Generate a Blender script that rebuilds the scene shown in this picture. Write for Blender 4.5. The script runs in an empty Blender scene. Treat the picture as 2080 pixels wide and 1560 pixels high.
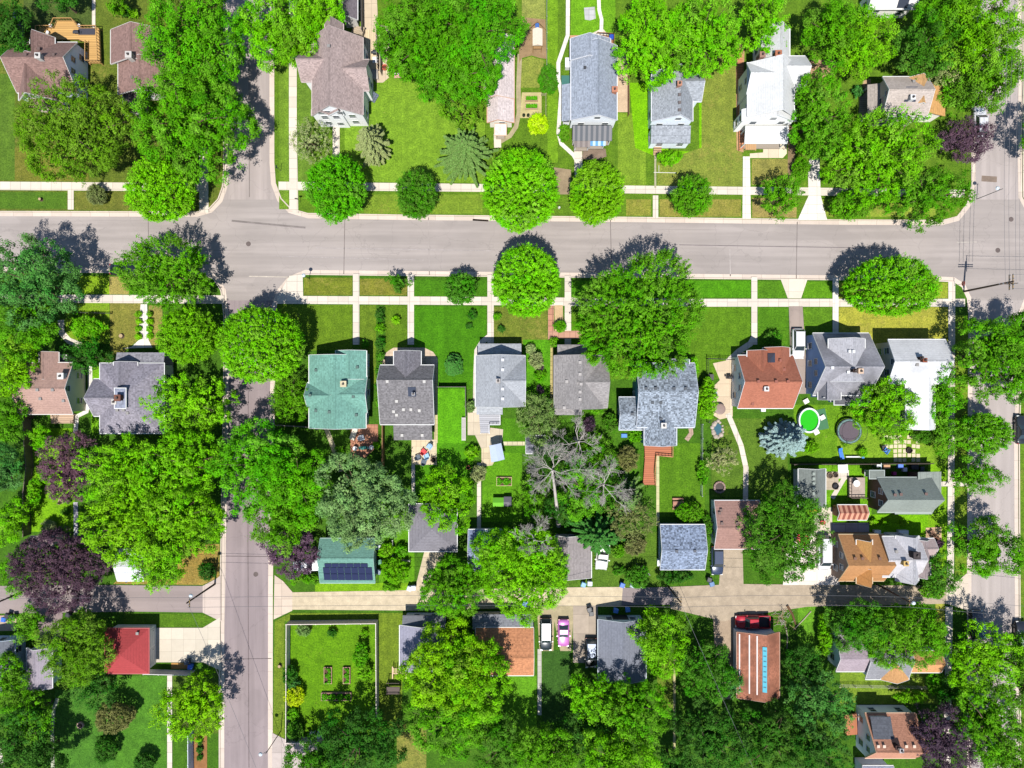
# Aerial view of a leafy neighbourhood, built object by object. Units: metres, z = 0 is lawn level.
import bpy, math, random
import numpy as np
from mathutils import Vector, Matrix
random.seed(7)
SC = bpy.context.scene
COL = SC.collection
H, S = 105.0, 13.0            # drone height, survey scale (marks per metre)
def W(px, py, z=0.0):
    """survey mark -> ground plan position of a point that stands z above the lawn"""
    k = (H - z) / H / S
    return ((px - 1040) * k, (780 - py) * k, z)
GAIN = 1.95
def lin(c):
    c = c / 255.0
    return c / 12.92 if c <= 0.04045 else ((c + 0.055) / 1.055) ** 2.4
def C(r, g, b, k=1.0):
    return tuple(min(0.85, lin(v) / GAIN * k) for v in (r, g, b)) + (1.0,)
# ---------------------------------------------------------------- objects
ROOT = {}
def link(o):
    COL.objects.link(o); return o
def tag(o, label=None, cat=None, group=None, kind=None):
    if label: o['label'] = label
    if cat: o['category'] = cat
    if group: o['group'] = group
    if kind: o['kind'] = kind
    return o
def thing(name, label, cat, loc=(0, 0, 0), rz=0.0, group=None):
    o = link(bpy.data.objects.new(name, None))
    o.empty_display_size = 0.3
    o.location = loc; o.rotation_euler = (0, 0, rz)
    ROOT[o.name] = Vector(loc)
    return tag(o, label, cat, group)
def copy_tree(o, parent=None):
    c = o.copy(); link(c); c.parent = parent
    ROOT[c.name] = ROOT.get(o.name, Vector())
    for ch in o.children: copy_tree(ch, c)
    return c
def rootof(o):
    while o.parent: o = o.parent
    return o
class MB:
    def __init__(s): s.v = []; s.f = []; s.m = []
    def add(s, vs, fs, mi=0):
        o = len(s.v); s.v += [tuple(v) for v in vs]
        s.f += [tuple(i + o for i in f) for f in fs]; s.m += [mi] * len(fs); return s
    def box(s, x0, y0, z0, x1, y1, z1, mi=0):
        return s.add([(x0,y0,z0),(x1,y0,z0),(x1,y1,z0),(x0,y1,z0),(x0,y0,z1),(x1,y0,z1),(x1,y1,z1),(x0,y1,z1)],
                     [(0,3,2,1),(4,5,6,7),(0,1,5,4),(1,2,6,5),(2,3,7,6),(3,0,4,7)], mi)
    def obox(s, cx, cy, z0, z1, l, w, a=0.0, mi=0, top=1.0):
        ca, sa = math.cos(a), math.sin(a); vs = []
        for z, k in ((z0, 1.0), (z1, top)):
            for u, v in ((-1,-1),(1,-1),(1,1),(-1,1)):
                x, y = u*l/2*k, v*w/2*k
                vs.append((cx + x*ca - y*sa, cy + x*sa + y*ca, z))
        return s.add(vs, [(0,3,2,1),(4,5,6,7),(0,1,5,4),(1,2,6,5),(2,3,7,6),(3,0,4,7)], mi)
    def prism(s, poly, z0, z1, mi=0):
        n = len(poly)
        a = sum(poly[i][0]*poly[(i+1)%n][1] - poly[(i+1)%n][0]*poly[i][1] for i in range(n))
        if a < 0: poly = poly[::-1]
        vs = [(p[0],p[1],z0) for p in poly] + [(p[0],p[1],z1) for p in poly]
        fs = [tuple(range(n-1,-1,-1)), tuple(range(n,2*n))] + [(i,(i+1)%n,n+(i+1)%n,n+i) for i in range(n)]
        return s.add(vs, fs, mi)
    def sheet(s, poly, z=None, mi=0):
        n = len(poly)
        a = sum(poly[i][0]*poly[(i+1)%n][1] - poly[(i+1)%n][0]*poly[i][1] for i in range(n))
        if a < 0: poly = poly[::-1]
        return s.add([(p[0],p[1],p[2] if z is None else z) for p in poly], [tuple(range(n))], mi)
    def tube(s, pts, rads, n=6, mi=0):
        pts = [Vector(p) for p in pts]
        if not hasattr(rads, '__len__'): rads = [rads]*len(pts)
        vs = []; up0 = None
        for i, p in enumerate(pts):
            d = (pts[min(i+1, len(pts)-1)] - pts[max(i-1, 0)]).normalized()
            if up0 is None or abs(d.dot(up0)) > .95: up0 = Vector((0,0,1)) if abs(d.z) < .9 else Vector((1,0,0))
            u = d.cross(up0).normalized(); w = d.cross(u)
            for k in range(n):
                a = 2*math.pi*k/n
                vs.append(p + (u*math.cos(a) + w*math.sin(a))*rads[i])
        fs = [(i*n+k, i*n+(k+1)%n, (i+1)*n+(k+1)%n, (i+1)*n+k) for i in range(len(pts)-1) for k in range(n)]
        fs += [tuple(range(n-1,-1,-1)), tuple(range((len(pts)-1)*n, len(pts)*n))]
        return s.add(vs, fs, mi)
    def lathe(s, cx, cy, prof, n=16, mi=0, caps=True, sx=1.0, sy=1.0):
        vs = [(cx+r*sx*math.cos(2*math.pi*k/n), cy+r*sy*math.sin(2*math.pi*k/n), z) for r, z in prof for k in range(n)]
        fs = [(i*n+k, i*n+(k+1)%n, (i+1)*n+(k+1)%n, (i+1)*n+k) for i in range(len(prof)-1) for k in range(n)]
        if caps: fs += [tuple(range(n-1,-1,-1)), tuple(range((len(prof)-1)*n, len(prof)*n))]
        return s.add(vs, fs, mi)
    def build(s, name, mat, parent=None, smooth=False, local=False):
        me = bpy.data.meshes.new(name)
        off = Vector((0,0,0))
        if parent is not None and not local: off = ROOT.get(rootof(parent).name, Vector((0,0,0)))
        me.from_pydata([(v[0]-off[0], v[1]-off[1], v[2]-off[2]) for v in s.v], [], s.f)
        for m in (mat if isinstance(mat, (list, tuple)) else [mat]): me.materials.append(m)
        if any(s.m): me.polygons.foreach_set('material_index', s.m)
        if smooth: me.polygons.foreach_set('use_smooth', [True]*len(s.f))
        me.update()
        o = link(bpy.data.objects.new(name, me))
        if parent is not None: o.parent = parent
        return o
    def top(s, name, mat, label, cat, group=None, smooth=False):
        return tag(s.build(name, mat, None, smooth), label, cat, group)
# ---------------------------------------------------------------- materials
MATS = {}
class NT:
    def __init__(s, m):
        m.use_nodes = True; s.t = m.node_tree; s.t.nodes.clear()
    def n(s, typ, **kw):
        nd = s.t.nodes.new(typ)
        for k, v in kw.items():
            if k.startswith('i_'): nd.inputs[k[2:].replace('_', ' ')].default_value = v
            else: setattr(nd, k, v)
        return nd
    def l(s, a, b): s.t.links.new(a, b)
    def out(s, sh):
        o = s.n('ShaderNodeOutputMaterial'); s.l(sh, o.inputs['Surface'])
    def pos(s, scale=(1,1,1), rot=0.0):
        g = s.n('ShaderNodeNewGeometry'); mp = s.n('ShaderNodeMapping'); mp.inputs['Scale'].default_value = scale
        mp.inputs['Rotation'].default_value = (0, 0, rot)
        s.l(g.outputs['Position'], mp.inputs['Vector']); return mp.outputs['Vector']
    def noise(s, vec, scale, detail=3.0, rough=.55):
        nd = s.n('ShaderNodeTexNoise'); nd.inputs['Scale'].default_value = scale
        nd.inputs['Detail'].default_value = detail; nd.inputs['Roughness'].default_value = rough
        s.l(vec, nd.inputs['Vector']); return nd.outputs['Fac']
    def ramp(s, fac, stops):
        r = s.n('ShaderNodeValToRGB'); e = r.color_ramp.elements
        while len(e) < len(stops): e.new(0.5)
        for i, (p, c) in enumerate(stops):
            e[i].position = p; e[i].color = c if hasattr(c, '__len__') else (c, c, c, 1)
        s.l(fac, r.inputs['Fac']); return r.outputs['Color']
    def math(s, op, a, b=None):
        m = s.n('ShaderNodeMath', operation=op)
        for i, x in enumerate((a, b)):
            if x is None: continue
            if isinstance(x, (int, float)): m.inputs[i].default_value = x
            else: s.l(x, m.inputs[i])
        return m.outputs[0]
    def mix(s, fac, a, b, bt='MIX'):
        m = s.n('ShaderNodeMix', data_type='RGBA', blend_type=bt, clamp_result=False)
        for sock, x in ((m.inputs[0], fac), (m.inputs[6], a), (m.inputs[7], b)):
            if isinstance(x, (int, float)): sock.default_value = x
            elif isinstance(x, tuple): sock.default_value = x
            else: s.l(x, sock)
        return m.outputs[2]
    def bsdf(s, col, rough=.8, spec=.3, metal=0.0, bump=None, bstr=.3, bdist=.02, coat=0.0):
        b = s.n('ShaderNodeBsdfPrincipled')
        if isinstance(col, tuple): b.inputs['Base Color'].default_value = col
        else: s.l(col, b.inputs['Base Color'])
        b.inputs['Roughness'].default_value = rough; b.inputs['Specular IOR Level'].default_value = spec
        b.inputs['Metallic'].default_value = metal; b.inputs['Coat Weight'].default_value = coat
        if bump is not None:
            bp = s.n('ShaderNodeBump'); bp.inputs['Strength'].default_value = bstr; bp.inputs['Distance'].default_value = bdist
            s.l(bump, bp.inputs['Height']); s.l(bp.outputs['Normal'], b.inputs['Normal'])
        return b.outputs['BSDF']
def mk(key, fn):
    if key not in MATS:
        m = bpy.data.materials.new('_'.join(str(k) for k in key)[:60]); MATS[key] = m; fn(NT(m))
    return MATS[key]
def sc(c, k): return tuple(min(.9, v*k) for v in c[:3]) + (1.0,)
def paint(c, rough=.6, metal=0.0, coat=0.0, var=.12):
    def f(t):
        n = t.noise(t.pos(), 2.3, 4)
        t.out(t.bsdf(t.mix(n, sc(c, 1-var), sc(c, 1+var)), rough, .4, metal, coat=coat))
    return mk(('paint', tuple(round(x, 3) for x in c), rough, metal, coat, var), f)
def shingle(c, speck=.25, streak=.15):
    m_ = (c[0]+c[1]+c[2])/3; c = tuple(v*.84+m_*.16 for v in c[:3]) + (1.0,)
    def f(t):
        p = t.pos((1, 1, 3.2))
        a = t.noise(p, 3.4, 2, .6); b = t.noise(t.pos((1, 1, .2)), .35, 3)
        wn = t.n('ShaderNodeTexWhiteNoise'); q = t.n('ShaderNodeVectorMath', operation='FLOOR')
        t.l(t.pos((4.2, 4.2, 8.5)), q.inputs[0]); t.l(q.outputs[0], wn.inputs['Vector'])
        g = t.n('ShaderNodeSeparateXYZ'); t.l(t.pos((1, 1, 6.0)), g.inputs[0])
        row = t.math('FRACT', g.outputs['Z'])
        rl = t.ramp(row, [(0, .72), (.16, 1.0), (1, 1.0)])
        v = t.math('ADD', t.math('MULTIPLY', a, .55), t.math('MULTIPLY', wn.outputs['Value'], .45))
        col = t.mix(t.ramp(v, [(.25, 0.0), (.75, 1.0)]), sc(c, 1-speck), sc(c, 1+speck))
        col = t.mix(t.ramp(b, [(.35, 0.0), (.7, 1.0)]), col, sc(c, 1-streak*1.6), 'MIX') if streak > .25 else t.mix(t.math('MULTIPLY', t.ramp(b, [(.38, 0.0), (.68, 1.0)]), streak*2), col, sc(c, .6))
        col = t.mix(1.0, col, rl, 'MULTIPLY')
        t.out(t.bsdf(col, .9, .2, bump=v, bstr=.5, bdist=.03))
    return mk(('shingle', tuple(round(x, 3) for x in c), speck, streak), f)
def siding(c):
    c = tuple(min(.88, v*1.55) for v in c[:3]) + (1.0,)
    def f(t):
        g = t.n('ShaderNodeSeparateXYZ'); t.l(t.pos((1, 1, 5.5)), g.inputs[0])
        rl = t.ramp(t.math('FRACT', g.outputs['Z']), [(0, .6), (.14, 1.0), (1, .94)])
        n = t.noise(t.pos(), 1.1, 4)
        col = t.mix(1.0, t.mix(n, sc(c, .9), sc(c, 1.08)), rl, 'MULTIPLY')
        t.out(t.bsdf(col, .7, .3))
    return mk(('siding', tuple(round(x, 3) for x in c)), f)
def metalroof(c, c2):
    def f(t):
        g = t.n('ShaderNodeSeparateXYZ'); t.l(t.pos((1.25, 1, 1)), g.inputs[0])
        w = t.ramp(t.math('FRACT', g.outputs['X']), [(0, 0.0), (.42, 0.0), (.5, 1.0), (.92, 1.0), (1, 0.0)])
        n = t.noise(t.pos(), 2.0, 3)
        t.out(t.bsdf(t.mix(w, sc(c, 1), t.mix(n, sc(c2, .85), c2)), .55, .4))
    return mk(('metalroof', tuple(round(x, 3) for x in c)), f)
def concrete(c, joint=1.5, stain=.2, jw=.035):
    c = sc(c, 1.02)
    def f(t):
        g = t.n('ShaderNodeSeparateXYZ'); t.l(t.pos((1/joint, 1/joint, 1)), g.inputs[0])
        fx = t.ramp(t.math('FRACT', g.outputs['X']), [(0, 0.0), (jw, 0.0), (jw+.01, 1.0)])
        fy = t.ramp(t.math('FRACT', g.outputs['Y']), [(0, 0.0), (jw, 0.0), (jw+.01, 1.0)])
        wn = t.n('ShaderNodeTexWhiteNoise'); q = t.n('ShaderNodeVectorMath', operation='FLOOR')
        t.l(t.pos((1/joint, 1/joint, 0)), q.inputs[0]); t.l(q.outputs[0], wn.inputs['Vector'])
        n = t.noise(t.pos(), .9, 6, .65); n2 = t.noise(t.pos(), 6.0, 3)
        col = t.mix(t.ramp(n, [(.3, 0.0), (.72, 1.0)]), sc(c, 1-stain*1.4), sc(c, 1+stain*.35))
        col = t.mix(.45, col, t.mix(wn.outputs['Value'], sc(c, .74), sc(c, 1.12)))
        col = t.mix(t.math('MULTIPLY', n2, .25), col, sc(c, .7))
        j = t.math('MULTIPLY', fx, fy)
        if joint < 50: col = t.mix(j, sc(c, .55), col)
        t.out(t.bsdf(col, .9, .2))
    return mk(('concrete', tuple(round(x, 3) for x in c), joint, stain, jw), f)
def asphalt(c, ax='x', worn=1.0):
    c = sc(c, 1.06)
    def f(t):
        s1 = (.06, 1, 1) if ax == 'x' else (1, .06, 1)
        st = t.noise(t.pos(s1), 1.1, 6, .62); bl = t.noise(t.pos(), .09, 4, .6); gr = t.noise(t.pos(), 7.0, 3, .7)
        s2 = (.02, 1, 1) if ax == 'x' else (1, .02, 1)
        ln = t.noise(t.pos(s2), 2.6, 3, .7)
        col = t.mix(t.ramp(st, [(.3, 0.0), (.7, 1.0)]), sc(c, 1-.2*worn), sc(c, 1+.13*worn))
        col = t.mix(t.ramp(bl, [(.4, 0.0), (.62, .6)]), col, sc(c, 1+.22*worn))
        col = t.mix(t.ramp(ln, [(.62, 0.0), (.72, .45)]), col, sc(c, .62))
        col = t.mix(t.math('MULTIPLY', gr, .3), col, sc(c, .8))
        vo = t.n('ShaderNodeTexVoronoi', feature='DISTANCE_TO_EDGE'); vo.inputs['Scale'].default_value = .16
        wv = t.n('ShaderNodeTexNoise'); wv.inputs['Scale'].default_value = .8; wv.inputs['Detail'].default_value = 5
        p = t.pos(); t.l(p, wv.inputs['Vector'])
        ad = t.n('ShaderNodeVectorMath', operation='MULTIPLY_ADD'); t.l(wv.outputs['Color'], ad.inputs[0]); ad.inputs[1].default_value = (1.6,)*3; t.l(p, ad.inputs[2])
        t.l(ad.outputs[0], vo.inputs['Vector'])
        cr = t.ramp(vo.outputs['Distance'], [(0, .3), (.004, .18), (.008, 0.0)])
        pn = t.noise(t.pos((.5, 1, 1) if ax == 'x' else (1, .5, 1), .02), .22, 2, .4); col = t.mix(t.ramp(pn, [(.60, 0.0), (.615, .28)]), col, sc(c, .74))
        tr = t.noise(t.pos((.012, 1, 1) if ax == 'x' else (1, .012, 1)), .55, 2); col = t.mix(t.ramp(tr, [(.44, 0.0), (.56, .5)]), col, sc(c, .8))
        sp = t.noise(p, 1.6, 5, .8); col = t.mix(t.ramp(sp, [(.66, 0.0), (.74, .4)]), col, sc(c, .5))
        col = t.mix(cr, col, sc(c, .5))
        t.out(t.bsdf(col, .92, .2))
    return mk(('asphalt', tuple(round(x, 3) for x in c), ax, worn), f)
def grass(c, dry=0.3, dc=None, seed=0):
    dc = dc or C(182, 168, 92); c = (c[0]*1.32, c[1]*1.06, c[2]*1.5)
    def f(t):
        p = t.pos()
        big = t.noise(t.pos((1, 1, 1), .3+seed), .16, 4, .6); mid = t.noise(p, .75, 5, .65); fine = t.noise(p, 4.6, 4, .8); clump = t.noise(p, 2.1, 4, .75)
        stripe = t.noise(t.pos((1.0, .05, 1)), .9, 2)
        col = t.mix(t.ramp(mid, [(.32, 0.0), (.68, 1.0)]), sc(c, .74), sc((c[0]*1.15, c[1]*1.1, c[2]), 1.14))
        col = t.mix(t.ramp(stripe, [(.4, 0.0), (.62, .4)]), col, sc(c, .74))
        col = t.mix(t.ramp(clump, [(.54, 0.0), (.7, .55)]), col, sc((c[0]*.8, c[1], c[2]), .62))
        dm = t.math('ADD', t.math('MULTIPLY', big, .45), t.math('MULTIPLY', t.noise(p, 1.3, 6, .75), .55))
        lo = .68 - dry*.36
        col = t.mix(t.ramp(dm, [(lo, 0.0), (min(.99, lo+.18), .85)]), col, dc)
        bare = t.noise(t.pos((1, 1, 1), 1.1+seed), .5, 5, .7)
        col = t.mix(t.ramp(bare, [(.70-dry*.12, 0.0), (.80-dry*.12, .6)]), col, C(176, 150, 108))
        col = t.mix(t.ramp(fine, [(.36, 0.0), (.66, 1.0)]), t.mix(1.0, col, (.46, .52, .42, 1), 'MULTIPLY'), t.mix(1.0, col, (1.2, 1.15, 1.05, 1), 'MULTIPLY'))
        t.out(t.bsdf(col, .9, .1, bump=fine, bstr=.9, bdist=.12))
    return mk(('grass', tuple(round(x, 3) for x in c), dry, seed), f)
def dirt(c):
    def f(t):
        p = t.pos(); a = t.noise(p, .8, 6, .7); b = t.noise(p, 6.0, 3, .7)
        col = t.mix(t.ramp(a, [(.3, 0.0), (.7, 1.0)]), sc(c, .66), sc(c, 1.15))
        col = t.mix(t.ramp(b, [(.35, 0.0), (.7, .6)]), col, sc(c, .72))
        t.out(t.bsdf(col, .95, .15, bump=b, bstr=.6, bdist=.05))
    return mk(('dirt', tuple(round(x, 3) for x in c)), f)
def planks(c, ax='x', w=.3):
    def f(t):
        g = t.n('ShaderNodeSeparateXYZ'); t.l(t.pos((1/w, 1/w, 1/w)), g.inputs[0])
        u = g.outputs['Y' if ax == 'x' else 'X']
        gap = t.ramp(t.math('FRACT', u), [(0, .3), (.1, .3), (.16, 1.0)])
        wn = t.n('ShaderNodeTexWhiteNoise', noise_dimensions='1D'); t.l(t.math('FLOOR', u), wn.inputs['W'])
        n = t.noise(t.pos((.5, 3, 1) if ax == 'x' else (3, .5, 1)), 2.2, 4)
        col = t.mix(wn.outputs['Value'], sc(c, .78), sc(c, 1.16)); col = t.mix(n, sc(c, .8), col)
        col = t.mix(1.0, col, gap, 'MULTIPLY')
        t.out(t.bsdf(col, .8, .25))
    return mk(('planks', tuple(round(x, 3) for x in c), ax, w), f)
def glass(c=(.03, .045, .06, 1), rough=.08):
    return mk(('glass', c), lambda t: t.out(t.bsdf(c, rough, .6)))
def foliage():
    def f(t):
        oi = t.n('ShaderNodeObjectInfo'); at = t.n('ShaderNodeAttribute', attribute_name='tint')
        s = t.n('ShaderNodeSeparateColor'); t.l(at.outputs['Color'], s.inputs[0])
        hs = t.n('ShaderNodeHueSaturation')
        t.l(t.math('ADD', .483, t.math('MULTIPLY', s.outputs[1], .03)), hs.inputs['Hue'])
        t.l(t.math('ADD', .95, t.math('MULTIPLY', s.outputs[1], .12)), hs.inputs['Saturation'])
        t.l(t.math('ADD', .5, t.math('MULTIPLY', s.outputs[0], .9)), hs.inputs['Value'])
        t.l(oi.outputs['Color'], hs.inputs['Color'])
        b = t.bsdf(hs.outputs['Color'], .7, .08)
        tr = t.n('ShaderNodeBsdfTranslucent')
        t.l(t.mix(1.0, hs.outputs['Color'], (1.25, 1.15, .5, 1), 'MULTIPLY'), tr.inputs['Color'])
        mx = t.n('ShaderNodeMixShader'); mx.inputs[0].default_value = .12
        t.l(b, mx.inputs[1]); t.l(tr.outputs[0], mx.inputs[2]); t.out(mx.outputs[0])
    return mk(('foliage',), f)
BARK = lambda: dirt(C(120, 100, 82))
BARKG = lambda: dirt(C(196, 186, 172))
WHITE = C(245, 245, 245); 
# ---------------------------------------------------------------- setting
def struct(o): return tag(o, kind='structure')
def PX(poly): return [W(x, y)[:2] for x, y in poly]
NS = [0]
def lift(z):
    """flush layers lie a few millimetres apart"""
    NS[0] += 1; return z + .03 + NS[0]*.00025 if z > 0 else z
def sheet(name, poly, mat, z=.004):
    z = z if name == 'lawn' else lift(z); b = MB(); b.sheet(PX(poly), z); return struct(b.build(name, mat))
def offset(pts, d):
    out = []
    for i, p in enumerate(pts):
        a = Vector(pts[max(i-1, 0)]); b = Vector(pts[min(i+1, len(pts)-1)])
        t = (b-a).normalized(); out.append((p[0]-t.y*d, p[1]+t.x*d))
    return out
def strip(name, pxs, w, mat, z=.008, kind='structure'):
    pts = PX(pxs); z = lift(z); L = offset(pts, w/2); R = offset(pts, -w/2); b = MB(); n = len(pts)
    b.add([(x, y, z) for x, y in L] + [(x, y, z) for x, y in R], [(n+i, n+i+1, i+1, i) for i in range(n-1)])
    o = b.build(name, mat); o['kind'] = kind; return o
def arc(cx, cy, r, a0, a1, n=9):
    return [(cx + r*math.cos(math.radians(a0+(a1-a0)*i/n)), cy + r*math.sin(math.radians(a0+(a1-a0)*i/n))) for i in range(n+1)]
G_MID = C(96, 146, 32); G_DEEP = C(72, 128, 26); G_LIME = C(122, 188, 28); G_DRY = C(140, 148, 56); G_OL = C(100, 130, 40); G_DARK = C(60, 104, 34)
CREAM = C(232, 216, 196); CONC = C(236, 224, 206); KERB = C(232, 214, 198)
far = MB(); far.sheet([(-1500, -1500), (1500, -1500), (1500, 1500), (-1500, 1500)], -.145); struct(far.build('ground', grass(G_OL, .3)))
def rd(name, x0, y0, x1, y1, mat, z): sheet(name, [(x0, y0), (x1, y0), (x1, y1), (x0, y1)], mat, z)
rd('road', -1400, 405, 3500, 610, asphalt(C(172, 162, 156), 'x'), -.124)
rd('road', 425, -1200, 580, 420, asphalt(C(180, 168, 162), 'y', .9), -.130)
rd('road', 425, 590, 580, 2700, asphalt(C(156, 142, 142), 'y', 1.0), -.130)
rd('road', 1950, -1200, 2090, 440, asphalt(C(182, 171, 166), 'y', .7), -.130)
rd('road', 1945, 560, 2090, 2700, asphalt(C(184, 173, 167), 'y', .7), -.130)
# the kerbed blocks of land between the streets (each one raised slab of lawn with its own kerb line)
XL, XR, YT, YB = -1400, 3500, -1200, 2700
BLK = {
 'nw': [(XL, 426), (400, 432)] + [(426, 424), (444, 405), (453, 380), (456, 340), (456, YT)],
 'n':  [(554, YT), (555, 330), (558, 372), (570, 404), (590, 425), (625, 435), (800, 438), (1300, 443), (1700, 448), (1915, 449), (1945, 441), (1966, 414), (1975, 375), (1976, 220), (1990, YT)],
 'ne': [(2074, YT), (2077, 330), (2078, 400), (2092, 425), (2120, 448), (XR, 470)],
 'sw': [(446, YB), (447, 1300), (456, 760), (456, 640), (450, 590), (435, 566), (412, 555), (200, 552), (XL, 545)],
 's':  [(1967, YB), (1966, 1200), (1969, 640), (1966, 606), (1955, 582), (1938, 571), (1900, 569), (1300, 563), (800, 558), (620, 556), (590, 568), (570, 592), (560, 620), (556, 800), (552, 1200), (551, YB)],
 'se': [(XR, 600), (2120, 592), (2090, 606), (2076, 640), (2069, 900), (2072, 1560), (2074, YB)],
}
CLOSE = {'nw': [(XL, YT)], 'n': [], 'ne': [(XR, YT)], 'sw': [(XL, YB)], 's': [], 'se': [(XR, YB)]}
LANDC = {'nw': grass(G_OL, .42), 'n': grass(G_MID, .28), 'ne': grass(G_MID, .3), 'sw': grass(G_DEEP, .12), 's': grass(G_DEEP, .22), 'se': grass(G_MID, .4)}
kmat = concrete(KERB, 3.0, .12, .012)
for k, line in BLK.items():
    pts = PX(line); b = MB(); b.prism(pts + PX(CLOSE[k]), -.14, 0.0); struct(b.build('land', LANDC[k]))
    for d0, d1, z in ((.18, .0, .034), (0.012, -.62, -.112)):
        for sgn in ((1,) if k in ('x',) else (1,)):
            # land lies to the left or right of the line: pick the side by a probe
            cx = sum(p[0] for p in pts + PX(CLOSE[k]))/(len(pts)+len(CLOSE[k])); 
        a = sum(p[0]*q[1]-q[0]*p[1] for p, q in zip(pts+PX(CLOSE[k]), (pts+PX(CLOSE[k]))[1:]+pts[:1]))
        sg = 1 if a > 0 else -1
        A = offset(pts, d0*sg); B = offset(pts, d1*sg); n = len(pts); kb = MB()
        kb.add([(x, y, z) for x, y in A] + [(x, y, z) for x, y in B], [((n+i, n+i+1, i+1, i) if sg > 0 else (i, i+1, n+i+1, n+i)) for i in range(n-1)])
        struct(kb.build('kerb' if z > 0 else 'gutter', kmat))
# pavements
SW = concrete(CONC, 1.6, .1); SWS = concrete(C(234, 222, 206), 1.6, .12); DRV = concrete(C(226, 212, 192), 2.9, .14, .016); WHT = concrete(C(246, 238, 226), 1.4, .06)
def band(name, ptsT, mat=SW, z=.008): return sheet(name, ptsT, mat, z)
def quadpath(name, x0, y0, x1, y1, mat=SW, z=.012): return sheet(name, [(x0, y0), (x1, y0), (x1, y1), (x0, y1)], mat, z)
band('sidewalk', [(XL, 366), (0, 369), (408, 372), (408, 389), (0, 386), (XL, 382)])
band('sidewalk', [(405, 300), (422, 300), (424, 432), (405, 432)], SW, .010)
band('sidewalk', [(566, 369), (1000, 374), (1640, 381), (1960, 386), (1958, 401), (1640, 397), (1000, 390), (566, 386)])
band('sidewalk', [(588, YT), (603, YT), (603, 250), (606, 434), (588, 426), (587, 250)], SW, .010)
band('sidewalk', [(XL, 592), (455, 600), (455, 617), (XL, 606)], SWS)
band('sidewalk', [(563, 601), (1000, 603), (1400, 607), (1960, 607), (1960, 623), (1400, 623), (1000, 620), (563, 617)], SWS)
band('sidewalk', [(588, 560), (615, 557), (616, 602), (565, 602)], SWS, .010)
band('sidewalk', [(1926, 572), (1940, 573), (1939, 900), (1937, 1190), (1923, 1190), (1926, 900)], SWS, .010)
band('sidewalk', [(1920, 1232), (1935, 1232), (1930, 1560), (1930, YB), (1915, YB), (1917, 1560)], SWS, .010)
# front walks and driveways, north side
quadpath('path', 138, 387, 150, 426)
quadpath('path', 187, -60, 194, 58)
quadpath('path', 1326, 397, 1337, 443); quadpath('path', 1329, 307, 1333, 382, concrete(C(190, 184, 150), 1.2, .3))
sheet('path', [(1509, 318), (1523, 318), (1525, 444), (1508, 444)], WHT, .012)
sheet('driveway', [(1644, 322), (1664, 322), (1667, 398), (1680, 447), (1620, 447), (1642, 398), (1641, 340)], WHT, .012)
sheet('path', [(676, 258), (690, 258), (690, 345), (676, 345)], SW, .012)
sheet('patio', [(1550, 290), (1560, 268), (1597, 268), (1598, 312), (1590, 321), (1523, 321), (1523, 312), (1550, 310)], concrete(C(240, 224, 196), 1.6, .1), .012)
sheet('patio', [(737, -20), (765, -20), (768, 50), (790, 55), (793, 90), (785, 130), (792, 138), (790, 158), (778, 168), (765, 168), (740, 140)], concrete(C(226, 206, 176), 2.2, .2, .02), .012)
strip('path', [(1010, 272), (1011, 300)], 1.1, SW, .013); strip('path', [(1012, 290), (1036, 276), (1048, 258), (1054, 230), (1053, 180), (1056, 110)], .7, dirt(C(190, 176, 140)), .010)
strip('path', [(1154, -80), (1153, 72), (1134, 128), (1134, 160), (1140, 190), (1134, 270), (1140, 292), (1165, 315), (1176, 335), (1178, 352)], .62, WHT, .014)
sheet('path', [(1166, 300), (1182, 300), (1184, 380), (1168, 380)], SW, .016)
strip('path', [(1214, -60), (1217, 20), (1222, 40), (1221, 70)], .55, WHT, .014)
sheet('patio', [(1218, 60), (1226, 60), (1238, 74), (1206, 78), (1198, 70)], concrete(C(236, 222, 200), 1.0, .15), .010)
sheet('patio', [(1186, 16), (1208, 14), (1210, 38), (1198, 42), (1188, 40)], concrete(C(206, 206, 204), .8, .2, .08), .012)
sheet('patio', [(1158, 72), (1180, 72), (1182, 92), (1158, 92)], dirt(C(222, 168, 128)), .010)
sheet('patio', [(1247, 104), (1277, 104), (1277, 228), (1250, 228)], dirt(C(226, 198, 166)), .010)
sheet('garden_soil', [(1184, 300), (1230, 302), (1232, 318), (1215, 324), (1182, 324)], dirt(C(150, 130, 112)), .010)
sheet('garden_soil', [(1056, 40), (1068, 36), (1108, 40), (1110, 120), (1096, 118), (1080, 113), (1060, 118), (1054, 130)], dirt(C(168, 140, 104)), .008)
sheet('garden_soil', [(1060, 188), (1100, 188), (1100, 240), (1056, 240)], dirt(C(210, 196, 140)), .008)
sheet('garden_soil', [(1494, 90), (1512, 90), (1510, 310), (1496, 305)], dirt(C(206, 162, 120)), .008)
sheet('garden_soil', [(1600, 255), (1616, 255), (1614, 375), (1600, 375)], dirt(C(150, 128, 96)), .008)
sheet('garden_soil', [(1630, 118), (1700, 125), (1690, 158), (1640, 160)], dirt(C(196, 160, 122)), .008)
sheet('garden_soil', [(1752, 165), (1768, 160), (1772, 250), (1748, 250)], dirt(C(206, 172, 134)), .008)
sheet('garden_soil', [(1125, 340), (1160, 345), (1160, 395), (1130, 395)], dirt(C(170, 150, 120)), .008)
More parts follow.
